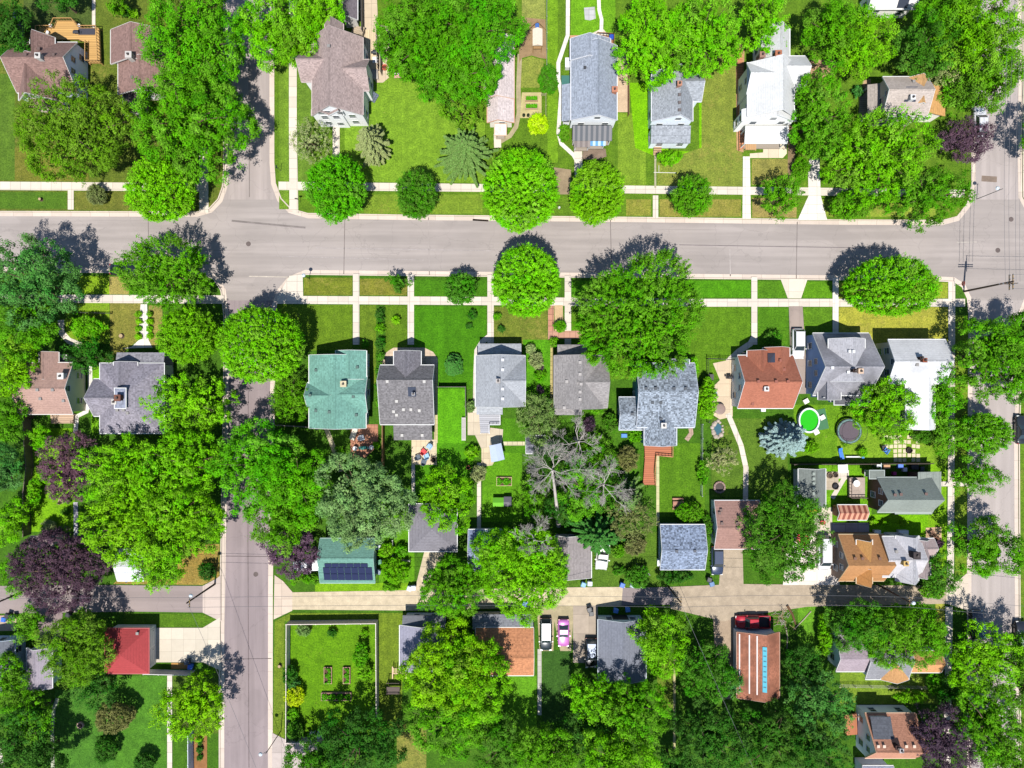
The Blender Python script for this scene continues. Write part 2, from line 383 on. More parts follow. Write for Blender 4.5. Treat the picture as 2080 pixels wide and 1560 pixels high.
# south side
strip('path', [(124, 650), (125, 675), (140, 692), (165, 702)], 1.0, SW, .013)
sheet('path', [(286, 618), (299, 618), (300, 640), (302, 690), (310, 706), (250, 708), (268, 704), (283, 690), (284, 640)], WHT, .012)
for x in (717, 828, 990, 1147, 1526, 1691): 
    quadpath('path', x, 556+(x-700)*.008, x+(13 if x < 1400 else 12), 700, SWS if x < 1600 else WHT)
strip('path', [(996, 682), (980, 694), (969, 712), (967, 760), (966, 850)], .85, SWS, .013)
strip('path', [(1531, 685), (1524, 698), (1500, 714), (1478, 735)], .9, SWS, .014)
sheet('path', [(1113, 621), (1125, 621), (1125, 690), (1113, 690)], concrete(C(206, 150, 124), .9, .1, .14), .012)
sheet('patio', [(1113, 672), (1186, 672), (1186, 688), (1113, 688)], concrete(C(206, 158, 134), .9, .1, .08), .016)
sheet('garden_soil', [(1126, 620), (1143, 620), (1144, 655), (1138, 672), (1127, 672)], dirt(C(222, 190, 146)), .009)
sheet('driveway', [(1585, 566), (1640, 567), (1627, 606), (1600, 606)], concrete(C(240, 224, 204), 2.4, .12, .014), .014)
sheet('driveway', [(1602, 622), (1630, 622), (1641, 800), (1608, 800)], asphalt(C(168, 152, 142), 'y', .6), .010)
strip('path', [(1121, 700), (1120, 830)], .45, concrete(C(198, 182, 120), .7, .2, .15), .010)
strip('path', [(183, 742), (184, 800), (176, 836), (156, 846), (154, 880)], .7, WHT, .014)
strip('path', [(154, 1020), (155, 1090)], .7, concrete(C(200, 196, 200), 1.5, .1), .014)
sheet('patio', [(790, 712), (800, 706), (862, 706), (880, 715), (889, 728), (889, 745), (770, 745), (776, 724)], concrete(C(224, 200, 172), .8, .2, .06), .010)
quadpath('path', 882, 745, 889, 900, concrete(C(214, 198, 150), .8, .2, .08)); 
quadpath('patio', 836, 893, 887, 944, concrete(C(232, 214, 180), .75, .12, .06)); quadpath('path', 836, 944, 843, 1015, SWS)
sheet('patio', [(712, 862), (768, 862), (768, 905), (742, 930), (712, 930)], concrete(C(196, 138, 110), .5, .2, .1), .010)
strip('path', [(662, 868), (676, 905), (692, 958)], .75, concrete(C(206, 196, 160), 1.2, .3), .012)
sheet('patio', [(950, 838), (978, 838), (992, 868), (1022, 872), (1020, 900), (978, 912), (965, 884), (950, 884)], concrete(C(222, 206, 180), 2.0, .15, .02), .011)
sheet('patio', [(978, 905), (1022, 905), (1000, 945), (978, 948)], concrete(C(224, 206, 172), .9, .12, .05), .009)
quadpath('path', 969, 940, 977, 1085, SWS); quadpath('path', 1022, 897, 1066, 905, concrete(C(226, 216, 176), .8, .15, .12))
quadpath('path', 1333, 925, 1339, 1068, concrete(C(216, 210, 160), 1.0, .2, .05))
strip('path', [(1394, 894), (1404, 880), (1402, 866)], .7, concrete(C(200, 170, 150), .7, .2, .1), .012)
sheet('patio', [(1448, 738), (1486, 730), (1488, 846), (1462, 852), (1444, 840), (1444, 790), (1462, 772)], concrete(C(230, 208, 178), 2.0, .12, .02), .012)
strip('path', [(1478, 840), (1490, 868), (1505, 905), (1515, 950), (1514, 1018)], .8, SWS, .014)
strip('path', [(1690, 1012), (1714, 972), (1722, 966)], .7, SWS, .012)
quadpath('patio', 1678, 958, 1703, 995, concrete(C(196, 180, 156), .9, .2, .04)); quadpath('patio', 1702, 955, 1724, 972, SWS, .009)
sheet('driveway', [(1652, 1030), (1690, 1030), (1690, 1085), (1652, 1085)], DRV, .012)
sheet('driveway', [(1690, 1062), (1765, 1062), (1765, 1086), (1690, 1086)], concrete(C(206, 196, 200), 2.0, .2), .010)
sheet('driveway', [(1600, 1085), (1697, 1085), (1705, 1188), (1590, 1188)], concrete(C(246, 232, 218), 2.8, .08, .01), .013)
sheet('patio', [(1880, 1072), (1912, 1070), (1912, 1100), (1895, 1112), (1880, 1100)], dirt(C(226, 190, 150)), .010)
sheet('path', [(1905, 978), (1968, 978), (1968, 988), (1905, 988)], SWS, .013)
stn = MB(); rs = random.Random(4)
for i in range(8):
    for j in range(6):
        if (i < 2 and j > 2) or rs.random() < .12: continue
        x, y, _ = W(1800+i*9.2+rs.uniform(-.6, .6), 888+j*9.2+rs.uniform(-.6, .6)); stn.obox(x, y, .02, .075, .56, .56, rs.uniform(-.06, .06))
struct(stn.build('stepping_stones', concrete(C(240, 224, 190), 99, .2)))
# alley
AG = dirt(C(226, 208, 176)); AD = dirt(C(196, 178, 154)); AA = asphalt(C(160, 146, 142), 'x', .8)
sheet('alley', [(XL, 1180), (0, 1190), (210, 1188), (415, 1190), (415, 1244), (270, 1242), (0, 1246), (XL, 1250)], AA, .010)
sheet('driveway', [(412, 1190), (440, 1175), (449, 1168), (449, 1262), (412, 1244)], concrete(C(214, 196, 184), 2.4, .1, .016), .016)
sheet('alley', [(592, 1203), (760, 1200), (860, 1198), (1150, 1193), (1270, 1192), (1268, 1230), (1150, 1232), (860, 1240), (592, 1238)], AG, .010)
sheet('alley', [(1265, 1194), (1365, 1192), (1366, 1228), (1262, 1230)], asphalt(C(150, 138, 136), 'x', .6), .014)
sheet('alley', [(1360, 1192), (1500, 1186), (1700, 1188), (1925, 1190), (1925, 1226), (1640, 1232), (1520, 1250), (1470, 1262), (1362, 1236)], AD, .011)
sheet('driveway', [(558, 1168), (575, 1180), (594, 1202), (594, 1240), (556, 1258)], concrete(C(224, 204, 184), 2.4, .1, .016), .016)
sheet('driveway', [(1922, 1190), (1945, 1180), (1966, 1162), (1966, 1240), (1922, 1226)], concrete(C(232, 216, 196), 2.4, .1, .016), .016)
sheet('driveway', [(862, 1120), (905, 1120), (890, 1150), (856, 1200), (842, 1200)], AG, .012)
sheet('driveway', [(1466, 1112), (1508, 1112), (1510, 1190), (1460, 1190)], AD, .012)
sheet('driveway', [(1090, 1230), (1165, 1230), (1165, 1250), (1160, 1322), (1138, 1322), (1126, 1262), (1124, 1322), (1096, 1322)], dirt(C(190, 176, 140)), .012)
sheet('driveway', [(1164, 1230), (1214, 1230), (1216, 1346), (1164, 1346)], concrete(C(190, 174, 156), 3, .25, .01), .013)
sheet('driveway', [(1448, 1250), (1500, 1250), (1492, 1330), (1484, 1420), (1456, 1420), (1452, 1330)], dirt(C(188, 166, 142)), .009)
sheet('driveway', [(76, 1244), (128, 1244), (124, 1300), (72, 1300)], asphalt(C(156, 138, 136), 'y', .6), .012)
sheet('driveway', [(0, 1250), (34, 1250), (34, 1281), (0, 1281)], dirt(C(216, 190, 164)), .012)
sheet('driveway', [(316, 1275), (412, 1275), (447, 1254), (449, 1362), (412, 1345), (316, 1345)], concrete(C(226, 214, 194), 1.9, .1, .012), .014)
sheet('driveway', [(553, 1488), (592, 1508), (646, 1508), (646, 1640), (553, 1640)], concrete(C(206, 192, 184), 2.4, .2, .016), .014)
quadpath('path', 340, 1372, 350, 1700, SWS)
strip('path', [(117, 1418), (110, 1440), (107, 1480), (108, 1640)], .55, concrete(C(190, 196, 168), 1.4, .2), .012)
strip('path', [(-2, 1520), (8, 1570), (12, 1620)], .7, SWS, .012)
quadpath('path', 1092, 1318, 1100, 1452, concrete(C(206, 202, 190), .9, .2, .06)); quadpath('path', 1367, 1340, 1372, 1520, concrete(C(206, 196, 140), 1.4, .2))
sheet('garden_soil', [(393, 1490), (421, 1490), (421, 1640), (393, 1640)], dirt(C(168, 120, 76)), .008)
sheet('garden_soil', [(348, 1346), (388, 1346), (388, 1358), (348, 1358)], dirt(C(206, 156, 92)), .008)
# lawns of their own tint
NL = [0]
def lawn(poly, c, dry=.2, seed=0, z=.004):
    NL[0] += 1; sheet('lawn', poly, grass(c, dry, None, seed), .002 + NL[0]*.0004)
def lq(x0, y0, x1, y1, c, dry=.2, seed=0): lawn([(x0, y0), (x1, y0), (x1, y1), (x0, y1)], c, dry, seed)
G_LOT = C(108, 176, 30)
lawn([(700, 262), (760, 165), (800, 150), (880, 180), (985, 250), (985, 371), (700, 369)], C(122, 178, 44), .22, 1)
lq(605, 100, 634, 368, C(104, 152, 46), .2); lq(567, 130, 586, 425, C(112, 162, 44), .25)
lq(1255, 230, 1312, 378, C(124, 172, 46), .25, 2); lawn([(1278, 168), (1314, 168), (1318, 300), (1420, 310), (1420, 200), (1436, 215), (1430, 320), (1360, 330), (1290, 300)], C(122, 206, 12), 0, 2, .006); lawn([(1425, 110), (1495, 110), (1497, 305), (1508, 310), (1508, 379), (1335, 377), (1335, 330), (1425, 300)], C(130, 160, 58), .42, 3)
lq(1112, 0, 1133, 330, C(116, 176, 34), .15, 1); lq(1160, -40, 1250, 74, C(110, 182, 30), .1, 2)
lawn([(1058, 122), (1078, 115), (1104, 122), (1104, 178), (1058, 178)], C(140, 168, 66), .4)
lq(1060, -60, 1108, 40, C(146, 172, 76), .4)
lq(1160, 380, 1325, 383, G_MID); lq(1272, 405, 1322, 438, C(140, 160, 58), .5, 5); lq(1340, 405, 1505, 440, C(142, 156, 62), .6, 5); lq(1527, 323, 1606, 375, C(146, 158, 74), .5, 6); lq(1528, 402, 1618, 442, C(158, 158, 86), .6)
lq(740, 395, 980, 434, C(122, 166, 46), .35, 3)
lq(1668, 405, 1900, 440, C(140, 178, 56), .4, 3)
lq(-60, 390, 136, 424, C(84, 134, 34), .18, 4); lq(152, 390, 260, 426, C(112, 132, 48), .5, 4)
lq(-60, 150, 30, 366, C(92, 138, 40), .2); lq(30, 300, 180, 368, C(120, 136, 46), .55, 2); lq(48, 0, 186, 70, C(80, 110, 44), .35, 4)
lq(155, 560, 222, 597, C(128, 182, 30), .2); lq(222, 562, 262, 598, C(164, 168, 86), .6)
lq(134, 613, 222, 698, C(126, 178, 36), .3, 6); lawn([(223, 614), (286, 614), (283, 690), (266, 702), (230, 738), (223, 700)], C(128, 142, 56), .62, 7); lq(302, 620, 330, 706, C(150, 158, 76), .5)
lq(617, 564, 716, 600, C(116, 142, 40), .45, 8); lq(731, 566, 827, 600, C(124, 140, 46), .5, 8); lq(841, 568, 989, 602, C(72, 140, 20), .1, 8)
lq(560, 619, 716, 712, C(100, 146, 30), .25, 9); lq(731, 620, 764, 780, C(100, 140, 34), .3, 9); lq(783, 620, 827, 715, C(94, 142, 28), .3, 9); lq(841, 622, 988, 790, C(72, 146, 16), .06, 10)
lq(889, 790, 945, 900, C(94, 182, 22), .14, 10); lq(843, 900, 960, 1030, C(80, 160, 18), .05, 10)
lq(1003, 623, 1112, 720, C(112, 140, 46), .42, 11); lq(1062, 690, 1122, 830, C(86, 168, 22), .08, 11)
lq(1160, 570, 1525, 604, C(80, 160, 18), .04, 12); lq(1160, 624, 1524, 770, C(92, 148, 26), .2, 12)
lq(1538, 571, 1598, 605, C(84, 148, 26), .1); lq(1630, 572, 1690, 605, C(92, 160, 24), .1); lq(1703, 574, 1925, 606, C(150, 184, 50), .4)
lq(1539, 624, 1601, 700, C(82, 146, 24), .1); lq(1632, 624, 1690, 690, C(92, 150, 30), .2); lq(1704, 624, 1925, 700, C(168, 186, 64), .42, 13)
lq(980, 905, 1060, 1060, C(94, 168, 24), .12); lq(1020, 850, 1122, 920, C(80, 150, 22), .06)
lq(1128, 850, 1300, 1000, C(76, 138, 26), .1, 14); lq(1339, 900, 1432, 1050, C(88, 146, 26), .22, 14); lq(1445, 850, 1600, 1010, C(92, 138, 38), .3, 15)
lq(1612, 822, 1780, 938, C(104, 166, 28), .22, 16); lq(1740, 1045, 1925, 1090, C(116, 196, 14), .06, 17); lq(1885, 900, 1922, 1180, C(122, 190, 24), .12, 17); lq(1612, 945, 1770, 1062, C(106, 180, 24), .1, 17)
lq(1940, 640, 1966, 1170, C(120, 164, 40), .35); lq(1700, 880, 1924, 942, C(122, 178, 40), .28)
lq(1150, 1080, 1340, 1192, C(88, 136, 36), .3, 18); lq(770, 1015, 842, 1198, C(96, 170, 24), .05); lq(640, 1184, 840, 1202, C(122, 188, 26), .15)
lawn([(360, 1105), (446, 1105), (446, 1172), (412, 1188), (230, 1186), (250, 1170), (360, 1178)], C(156, 146, 66), .6, 19); lq(64, 870, 152, 1080, C(120, 192, 22), .1, 19); lq(186, 745, 206, 880, C(118, 196, 24), .1)
lawn([(252, 1246), (410, 1247), (444, 1258), (412, 1274), (316, 1274), (252, 1268)], C(86, 138, 28), .3, 20)
lq(230, 1372, 339, 1700, C(80, 146, 38), .12, 21); lq(112, 1400, 232, 1700, C(76, 140, 40), .12, 21); lq(351, 1365, 446, 1490, C(84, 124, 34), .2)
lawn([(558, 1262), (590, 1245), (838, 1245), (838, 1262), (820, 1266), (815, 1490), (770, 1490), (770, 1262), (578, 1262), (578, 1500), (555, 1490)], C(112, 150, 38), .3, 22)
lq(580, 1268, 764, 1498, C(98, 162, 18), .22, 23); lq(806, 1470, 866, 1640, C(132, 150, 62), .5); lq(1018, 1372, 1090, 1540, C(100, 176, 30), .12); lq(1102, 1320, 1160, 1480, C(60, 110, 36), .05)
lq(1335, 1340, 1366, 1440, C(104, 140, 40), .3); lq(1620, 1225, 1700, 1330, C(98, 168, 36), .2); lq(1706, 1365, 1905, 1430, C(122, 166, 46), .4); lq(1900, 1225, 1918, 1330, C(170, 190, 70), .4)
# worn patches and utility covers in the carriageway
def cover(px, py, r, c, label):
    x, y, _ = W(px, py); b = MB(); b.lathe(x, y, [(r, -.122), (r, -.108), (r*.8, -.104)], 18); b.top('manhole_cover', dirt(c), label, 'manhole cover', 'street covers')
for (px, py, l) in ((504, 495, 'round worn cover in the crossroads beside the long street'), (519, 1167, 'small dark cover in the lower street near the overhead wires'), (2055, 445, 'round pinkish cover at the right street crossing'), (2028, 508, 'small reddish cover south in the right street crossing')):
    cover(px, py, .38, C(120, 108, 104), l)
for n, pts, w, c in (('road_patch', [(300, 430), (302, 556)], .1, C(132, 122, 118)), ('road_patch', [(700, 440), (698, 559)], .1, C(140, 128, 124)), ('road_patch', [(870, 441), (872, 560)], .08, C(186, 176, 170)), ('road_patch', [(1240, 446), (1243, 564)], .1, C(136, 126, 122)), ('road_patch', [(1620, 450), (1618, 566)], .1, C(138, 128, 124)), ('road_patch', [(458, 1130), (551, 1131)], .1, C(120, 108, 108)), ('road_patch', [(456, 1340), (551, 1338)], .1, C(124, 112, 112)), ('road_patch', [(504, 640), (503, 1100), (505, 1560)], .12, C(134, 120, 120)), ('road_patch', [(505, 120), (506, 400)], .1, C(140, 130, 124)), ('road_patch', [(470, 448), (620, 462)], .3, C(150, 140, 136)), ('road_patch', [(1970, 800), (2067, 802)], .1, C(146, 134, 130)), ('road_marking', [(1483, 506), (1484, 561)], .12, C(206, 196, 190)), ('road_patch', [(505, 561), (612, 563)], .18, C(216, 204, 190)), ('road_patch', [(640, 503), (1000, 509)], .14, C(190, 180, 176)), ('road_patch', [(960, 446), (992, 448)], .28, C(90, 78, 70)), ('road_patch', [(560, 520), (860, 528)], .12, C(186, 176, 172)), ('road_patch', [(1380, 497), (1800, 504)], .12, C(138, 128, 128)), ('road_patch', [(1944, 492), (1985, 491)], .15, C(206, 196, 186)), ('road_patch', [(1995, 362), (2026, 364)], .9, C(150, 132, 118))):
    strip(n, pts, w, dirt(c), -.112)
# ---------------------------------------------------------------- houses
PANE = glass(); FRAME = paint(C(240, 240, 238)); 
def wrect(x0, y0, x1, y1, z):
    a = W(x0, y1, z); b = W(x1, y0, z); return a[0], a[1], b[0], b[1]     # X0,Y0,X1,Y1
TH = .16
class Block:
    def __init__(s, spec):
        s.k, x0, y0, x1, y1, s.ze, s.zr = spec[:7]; s.o = spec[7] if len(spec) > 7 else {}
        s.X0, s.Y0, s.X1, s.Y1 = wrect(x0, y0, x1, y1, s.ze); s.ro = s.o.get('ro', .5)
        s.ov = s.o.get('ov', .35); s.zb = s.o.get('zb', 0.0)
        if s.k == 'gx': s.rc = s.Y1 + (s.Y0-s.Y1)*s.ro
        if s.k == 'gy': s.rc = s.X0 + (s.X1-s.X0)*s.ro
    def height(s, x, y):
        if not (s.X0-.02 <= x <= s.X1+.02 and s.Y0-.02 <= y <= s.Y1+.02): return -1
        d = s.zr-s.ze
        if s.k == 'gx': return s.zr - d*((y-s.rc)/(s.Y1-s.rc) if y > s.rc else (s.rc-y)/(s.rc-s.Y0))
        if s.k == 'gy': return s.zr - d*((x-s.rc)/(s.X1-s.rc) if x > s.rc else (s.rc-x)/(s.rc-s.X0))
        if s.k == 'hip':
            m = min(x-s.X0, s.X1-x, y-s.Y0, s.Y1-y); w = min(s.X1-s.X0, s.Y1-s.Y0)/2; return s.ze + d*max(0, m)/w
        if s.k == 'shedS': return s.ze + d*(y-s.Y0)/(s.Y1-s.Y0)
        if s.k == 'shedN': return s.ze + d*(s.Y1-y)/(s.Y1-s.Y0)
        if s.k == 'shedE': return s.ze + d*(s.X1-x)/(s.X1-s.X0)
        if s.k == 'shedW': return s.ze + d*(x-s.X0)/(s.X1-s.X0)
        return s.ze
    def roof(s):
        b = MB(); X0, Y0, X1, Y1, ze, zr = s.X0, s.Y0, s.X1, s.Y1, s.ze, s.zr
        if s.k in ('gx', 'gy'):
            prof = [('a', ze-TH), ('a', ze), ('r', zr), ('b', ze), ('b', ze-TH), ('r', zr-TH)]
            def P(e, t, z):
                if s.k == 'gx':
                    y = {'a': Y0, 'b': Y1, 'r': s.rc}[t]; return (X0 if e == 0 else X1, y, z)
                x = {'a': X0, 'b': X1, 'r': s.rc}[t]; return (x, Y0 if e == 0 else Y1, z)
            vs = [P(0, t, z) for t, z in prof] + [P(1, t, z) for t, z in prof]
            fs = [(i, (i+1) % 6, 6+(i+1) % 6, 6+i) for i in range(6)] + [(0, 5, 2, 1), (5, 4, 3, 2), (6, 7, 8, 11), (11, 8, 9, 10)]
            b.add(vs, fs)
        elif s.k == 'hip':
            w, h = X1-X0, Y1-Y0; m = min(w, h)/2
            if w >= h: r = [(X0+m, (Y0+Y1)/2, zr), (X1-m, (Y0+Y1)/2, zr)]
            else: r = [((X0+X1)/2, Y0+m, zr), ((X0+X1)/2, Y1-m, zr)]
            c = [(X0,Y0,ze),(X1,Y0,ze),(X1,Y1,ze),(X0,Y1,ze)]; cb = [(x, y, ze-TH) for x, y, _ in c]
            vs = c + r + cb
            if w >= h: fs = [(0,1,5,4),(1,2,5),(2,3,4,5),(3,0,4)]
            else: fs = [(0,1,4),(1,2,5,4),(2,3,5),(3,0,4,5)]
            b.add(vs, fs + [(6,7,1,0),(7,8,2,1),(8,9,3,2),(9,6,0,3),(9,8,7,6)])
        elif s.k.startswith('shed'):
            f = {'S': (0, 0, 1, 1), 'N': (1, 1, 0, 0), 'E': (1, 0, 0, 1), 'W': (0, 1, 1, 0)}[s.k[4]]
            zz = [ze+(zr-ze)*q for q in f]; c = [(X0,Y0),(X1,Y0),(X1,Y1),(X0,Y1)]
            vs = [(x, y, z) for (x, y), z in zip(c, zz)] + [(x, y, z-TH*.8) for (x, y), z in zip(c, zz)]
            b.add(vs, [(0,1,2,3),(7,6,5,4),(4,5,1,0),(5,6,2,1),(6,7,3,2),(7,4,0,3)])
        else:
            b.box(X0, Y0, ze-.2, X1, Y1, ze)
        return b
    def wall(s):
        o = s.ov; x0, y0, x1, y1 = s.X0+o, s.Y0+o, s.X1-o, s.Y1-o; b = MB()
        s.wx = (x0, y0, x1, y1); zb = s.zb
        def zt(x, y): return s.height(x, y) - TH - .01
        cs = [(x0,y0),(x1,y0),(x1,y1),(x0,y1)]
        for i in range(4):
            p, q = cs[i], cs[(i+1) % 4]; top = [(q[0], q[1], zt(*q))]
            if s.k == 'gx' and i in (1, 3): top.append((p[0], s.rc, zt(p[0], s.rc)))
            if s.k == 'gy' and i in (0, 2): top.append((s.rc, p[1], zt(s.rc, p[1])))
            top.append((p[0], p[1], zt(*p)))
            vs = [(p[0], p[1], zb), (q[0], q[1], zb)] + top; b.add(vs, [tuple(range(len(vs)))])
        return b
    def fascia(s):
        b = MB(); X0, Y0, X1, Y1, ze, zr = s.X0, s.Y0, s.X1, s.Y1, s.ze, s.zr; g = .11
        if s.k == 'gx':
            for y0, y1 in ((Y0-g, Y0), (Y1, Y1+g)): b.box(X0, y0, ze-.15, X1, y1, ze-.02)
            for x0, x1 in ((X0-.05, X0), (X1, X1+.05)):
                for ya in (Y0, Y1): b.add([(x, y, z+dz) for dz in (-.2, .025) for x in (x0, x1) for y, z in ((ya, ze), (s.rc, zr))], [(0,1,3,2),(4,6,7,5),(0,4,5,1),(2,3,7,6),(0,2,6,4),(1,5,7,3)])
        elif s.k == 'gy':
            for x0, x1 in ((X0-g, X0), (X1, X1+g)): b.box(x0, Y0, ze-.15, x1, Y1, ze-.02)
            for y0, y1 in ((Y0-.05, Y0), (Y1, Y1+.05)):
                for xa in (X0, X1): b.add([(x, y, z+dz) for dz in (-.2, .025) for y in (y0, y1) for x, z in ((xa, ze), (s.rc, zr))], [(0,1,3,2),(4,6,7,5),(0,4,5,1),(2,3,7,6),(0,2,6,4),(1,5,7,3)])
        else:
            if s.k == 'hip' or s.k == 'flat':
                b.box(X0-g, Y0-g, ze-.15, X1+g, Y0, ze-.02); b.box(X0-g, Y1, ze-.15, X1+g, Y1+g, ze-.02)
                b.box(X0-g, Y0, ze-.15, X0, Y1, ze-.02); b.box(X1, Y0, ze-.15, X1+g, Y1, ze-.02)
            else: return None
        return b
    def cap(s):
        b = MB(); w = .16; z = s.zr+.03; d = (s.zr-s.ze)
        if s.k == 'gx':
            q = d/(s.Y1-s.rc)*w; b.add([(s.X0,s.rc-w,z-q),(s.X1,s.rc-w,z-q),(s.X1,s.rc,z),(s.X0,s.rc,z),(s.X1,s.rc+w,z-q),(s.X0,s.rc+w,z-q)], [(0,1,2,3),(3,2,4,5)]); return b
        if s.k == 'gy':
            q = d/(s.X1-s.rc)*w; b.add([(s.rc-w,s.Y0,z-q),(s.rc,s.Y0,z),(s.rc,s.Y1,z),(s.rc-w,s.Y1,z-q),(s.rc+w,s.Y0,z-q),(s.rc+w,s.Y1,z-q)], [(0,1,2,3),(1,4,5,2)]); return b
        return None
def window(root, x, y, z, side, w=.85, h=1.15, fm=None, name='window'):
    f = MB(); p = MB(); t = .07; e = .05
    def bx(m, u0, u1, z0, z1, d0, d1):
        if side in 'SN':
            sg = -1 if side == 'S' else 1; a, b2 = sorted((y+sg*d0, y+sg*d1)); m.box(x+u0, a, z0, x+u1, b2, z1)
        else:
            sg = -1 if side == 'W' else 1; a, b2 = sorted((x+sg*d0, x+sg*d1)); m.box(a, y+u0, z0, b2, y+u1, z1)
    bx(f, -w/2-t, w/2+t, z+h, z+h+t, -.03, e); bx(f, -w/2-t, w/2+t, z-t, z, -.03, e+.05)
    bx(f, -w/2-t, -w/2, z, z+h, -.03, e); bx(f, w/2, w/2+t, z, z+h, -.03, e); bx(f, -w/2, w/2, z+h*.5-.025, z+h*.5+.025, -.02, e-.015)
    fo = f.build(name, fm or FRAME, root); bx(p, -w/2, w/2, z, z+h, -.02, .02); p.build('pane', PANE, fo)
def house(label, roof, wall, blocks, name='house', cat='house', group=None, chim=(), vents=(), nowin=(), doors=(), skyl=(), trim=(236, 236, 232), wins=(), speck=.25, streak=.15, open_=(), caps=True, rsc=1.0, vcol=(150, 146, 142)):
    B = [Block(s) for s in blocks]; m = B[0]
    root = thing(name, label, cat, ((m.X0+m.X1)/2, (m.Y0+m.Y1)/2, 0), 0, group)
    tm = paint(C(*trim)); up = root.location.y > 0; right = root.location.x > 0
    sides = ('S' if up else 'N') + ('W' if right else 'E')
    for i, b in enumerate(B):
        o = b.o; rc = o.get('r', roof); wc = o.get('w', wall)
        rn = o.get('n', 'roof'); rm = o.get('m') or shingle(C(*rc), o.get('speck', speck), o.get('streak', streak))
        b.roof().build(rn, rm, root)
        fa = b.fascia() if o.get('f', True) else None
        if fa: fa.build('fascia', paint(C(*o['t'])) if 't' in o else tm, root)
        cp = b.cap() if caps and o.get('cap', True) else None
        if cp: cp.build('ridge_cap', shingle(tuple(sc(C(*rc), .86)), .2, .1) if 'm' not in o else rm, root)
        if o.get('open'):
            e = .25; s_ = [(b.X0+e, b.Y0+e), (b.X1-e, b.Y0+e), (b.X0+e, b.Y1-e), (b.X1-e, b.Y1-e)]
            for x, y in s_:
                p = MB(); p.box(x-.08, y-.08, 0, x+.08, y+.08, b.height(x, y)-TH-.01); p.build('post', tm, root)
            f = MB(); f.box(b.X0+.15, b.Y0+.15, 0.02, b.X1-.15, b.Y1-.15, .35); f.build('porch_floor', planks(C(190, 176, 160)), root); continue
        b.wall().build('wall', siding(C(*wc)) if o.get('side', True) else paint(C(*wc)), root)
        if i in nowin or b.zb > 0 and 'win' not in o: continue
        x0, y0, x1, y1 = b.wx
        for s_ in o.get('ws', sides):
            L = (x1-x0) if s_ in 'SN' else (y1-y0); n = max(1, int(L/2.6))
            gable = (b.k == 'gx' and s_ in 'EW') or (b.k == 'gy' and s_ in 'SN')
            for z in ((1.0,) if b.ze < 4.6 else (1.0, 3.6)) if b.zb == 0 else (b.zb+.3,):
                if z+1.2 > b.ze-.1: z = max(.5, b.ze-1.5)
                for j in range(n):
                    u = (j+.5)/n + (.06 if (j+i) % 2 else -.04)/n
                    if s_ in 'SN': window(root, x0+(x1-x0)*u, y0 if s_ == 'S' else y1, z, s_)
                    else: window(root, x0 if s_ == 'W' else x1, y0+(y1-y0)*u, z, s_)
            if gable and b.zr-b.ze > 1.7:
                for du in ((0,) if b.zr-b.ze < 2.9 else (-.9, .9)):
                    if s_ in 'SN': window(root, b.rc+du, y0 if s_ == 'S' else y1, b.ze+.2, s_, .8, .95)
                    else: window(root, x0 if s_ == 'W' else x1, b.rc+du, b.ze+.2, s_, .8, .95)
    def topz(px, py):
        z = m.ze
        for _ in range(8):
            x, y, _z = W(px, py, z); z = max([b.height(x, y) for b in B] + [2.2])
        return W(px, py, z)
    for c in chim:
        px, py, col = c[:3]; s_ = c[3] if len(c) > 3 else .8; x, y, z = topz(px, py)
        bb = MB(); bb.box(x-s_/2, y-s_/2, z-.9, x+s_/2, y+s_/2, z+.75); bb.box(x-s_/2-.08, y-s_/2-.08, z+.75, x+s_/2+.08, y+s_/2+.08, z+.87)
        ch = bb.build('chimney', dirt(C(*col)), root); q = MB(); q.lathe(x, y, [(.16, z+.8), (.15, z+1.15)], 10); q.build('flue', paint(C(70, 60, 56)), ch)
    for px, py in vents:
        x, y, z = topz(px, py); bb = MB(); bb.box(x-.17, y-.17, z-.15, x+.17, y+.17, z+.16); bb.box(x-.21, y-.21, z+.16, x+.21, y+.21, z+.22); bb.build('roof_vent', paint(C(*vcol)), root)
    for px, py, w, h in skyl:
        x, y, z = topz(px, py); zs = [max(b.height(x+a*w/2, y+c*h/2) for b in B) for a in (-1, 1) for c in (-1, 1)]
        bb = MB(); f = [(x+a*w/2, y+c*h/2, zs[k]+.09) for k, (a, c) in enumerate(((-1,-1),(-1,1),(1,-1),(1,1)))]
        bb.add([f[0], f[2], f[3], f[1]] + [(p[0], p[1], p[2]-.3) for p in (f[0], f[2], f[3], f[1])], [(0,1,2,3),(4,5,1,0),(5,6,2,1),(6,7,3,2),(7,4,0,3)]); bb.build('skylight', glass((.03, .035, .05, 1)), root)
    for d in doors:                     # (block, side, u, w, h, rgb)
        b = B[d[0]]; x0, y0, x1, y1 = b.wx; s_ = d[1]; u = d[2]; w, h = d[3], d[4]; bb = MB(); kn = MB()
        if s_ in 'SN':
            x = x0+(x1-x0)*u; y = y0 if s_ == 'S' else y1; g = -1 if s_ == 'S' else 1; a, c = sorted((y-.03*g, y+.06*g)); bb.box(x-w/2, a, .05, x+w/2, c, h)
            for k in range(1, 4): a, c = sorted((y+.05*g, y+.075*g)); bb.box(x-w/2+.05, a, h*k/4-.02, x+w/2-.05, c, h*k/4+.02)
            a, c = sorted((y+.06*g, y+.13*g)); kn.box(x+w*.36, a, h*.45, x+w*.36+.1, c, h*.45+.06)
        else:
            y = y0+(y1-y0)*u; x = x0 if s_ == 'W' else x1; g = -1 if s_ == 'W' else 1; a, c = sorted((x-.03*g, x+.06*g)); bb.box(a, y-w/2, .05, c, y+w/2, h)
            for k in range(1, 4): a, c = sorted((x+.05*g, x+.075*g)); bb.box(a, y-w/2+.05, h*k/4-.02, c, y+w/2-.05, h*k/4+.02)
            a, c = sorted((x+.06*g, x+.13*g)); kn.box(a, y+w*.36, h*.45, c, y+w*.36+.1, h*.45+.06)
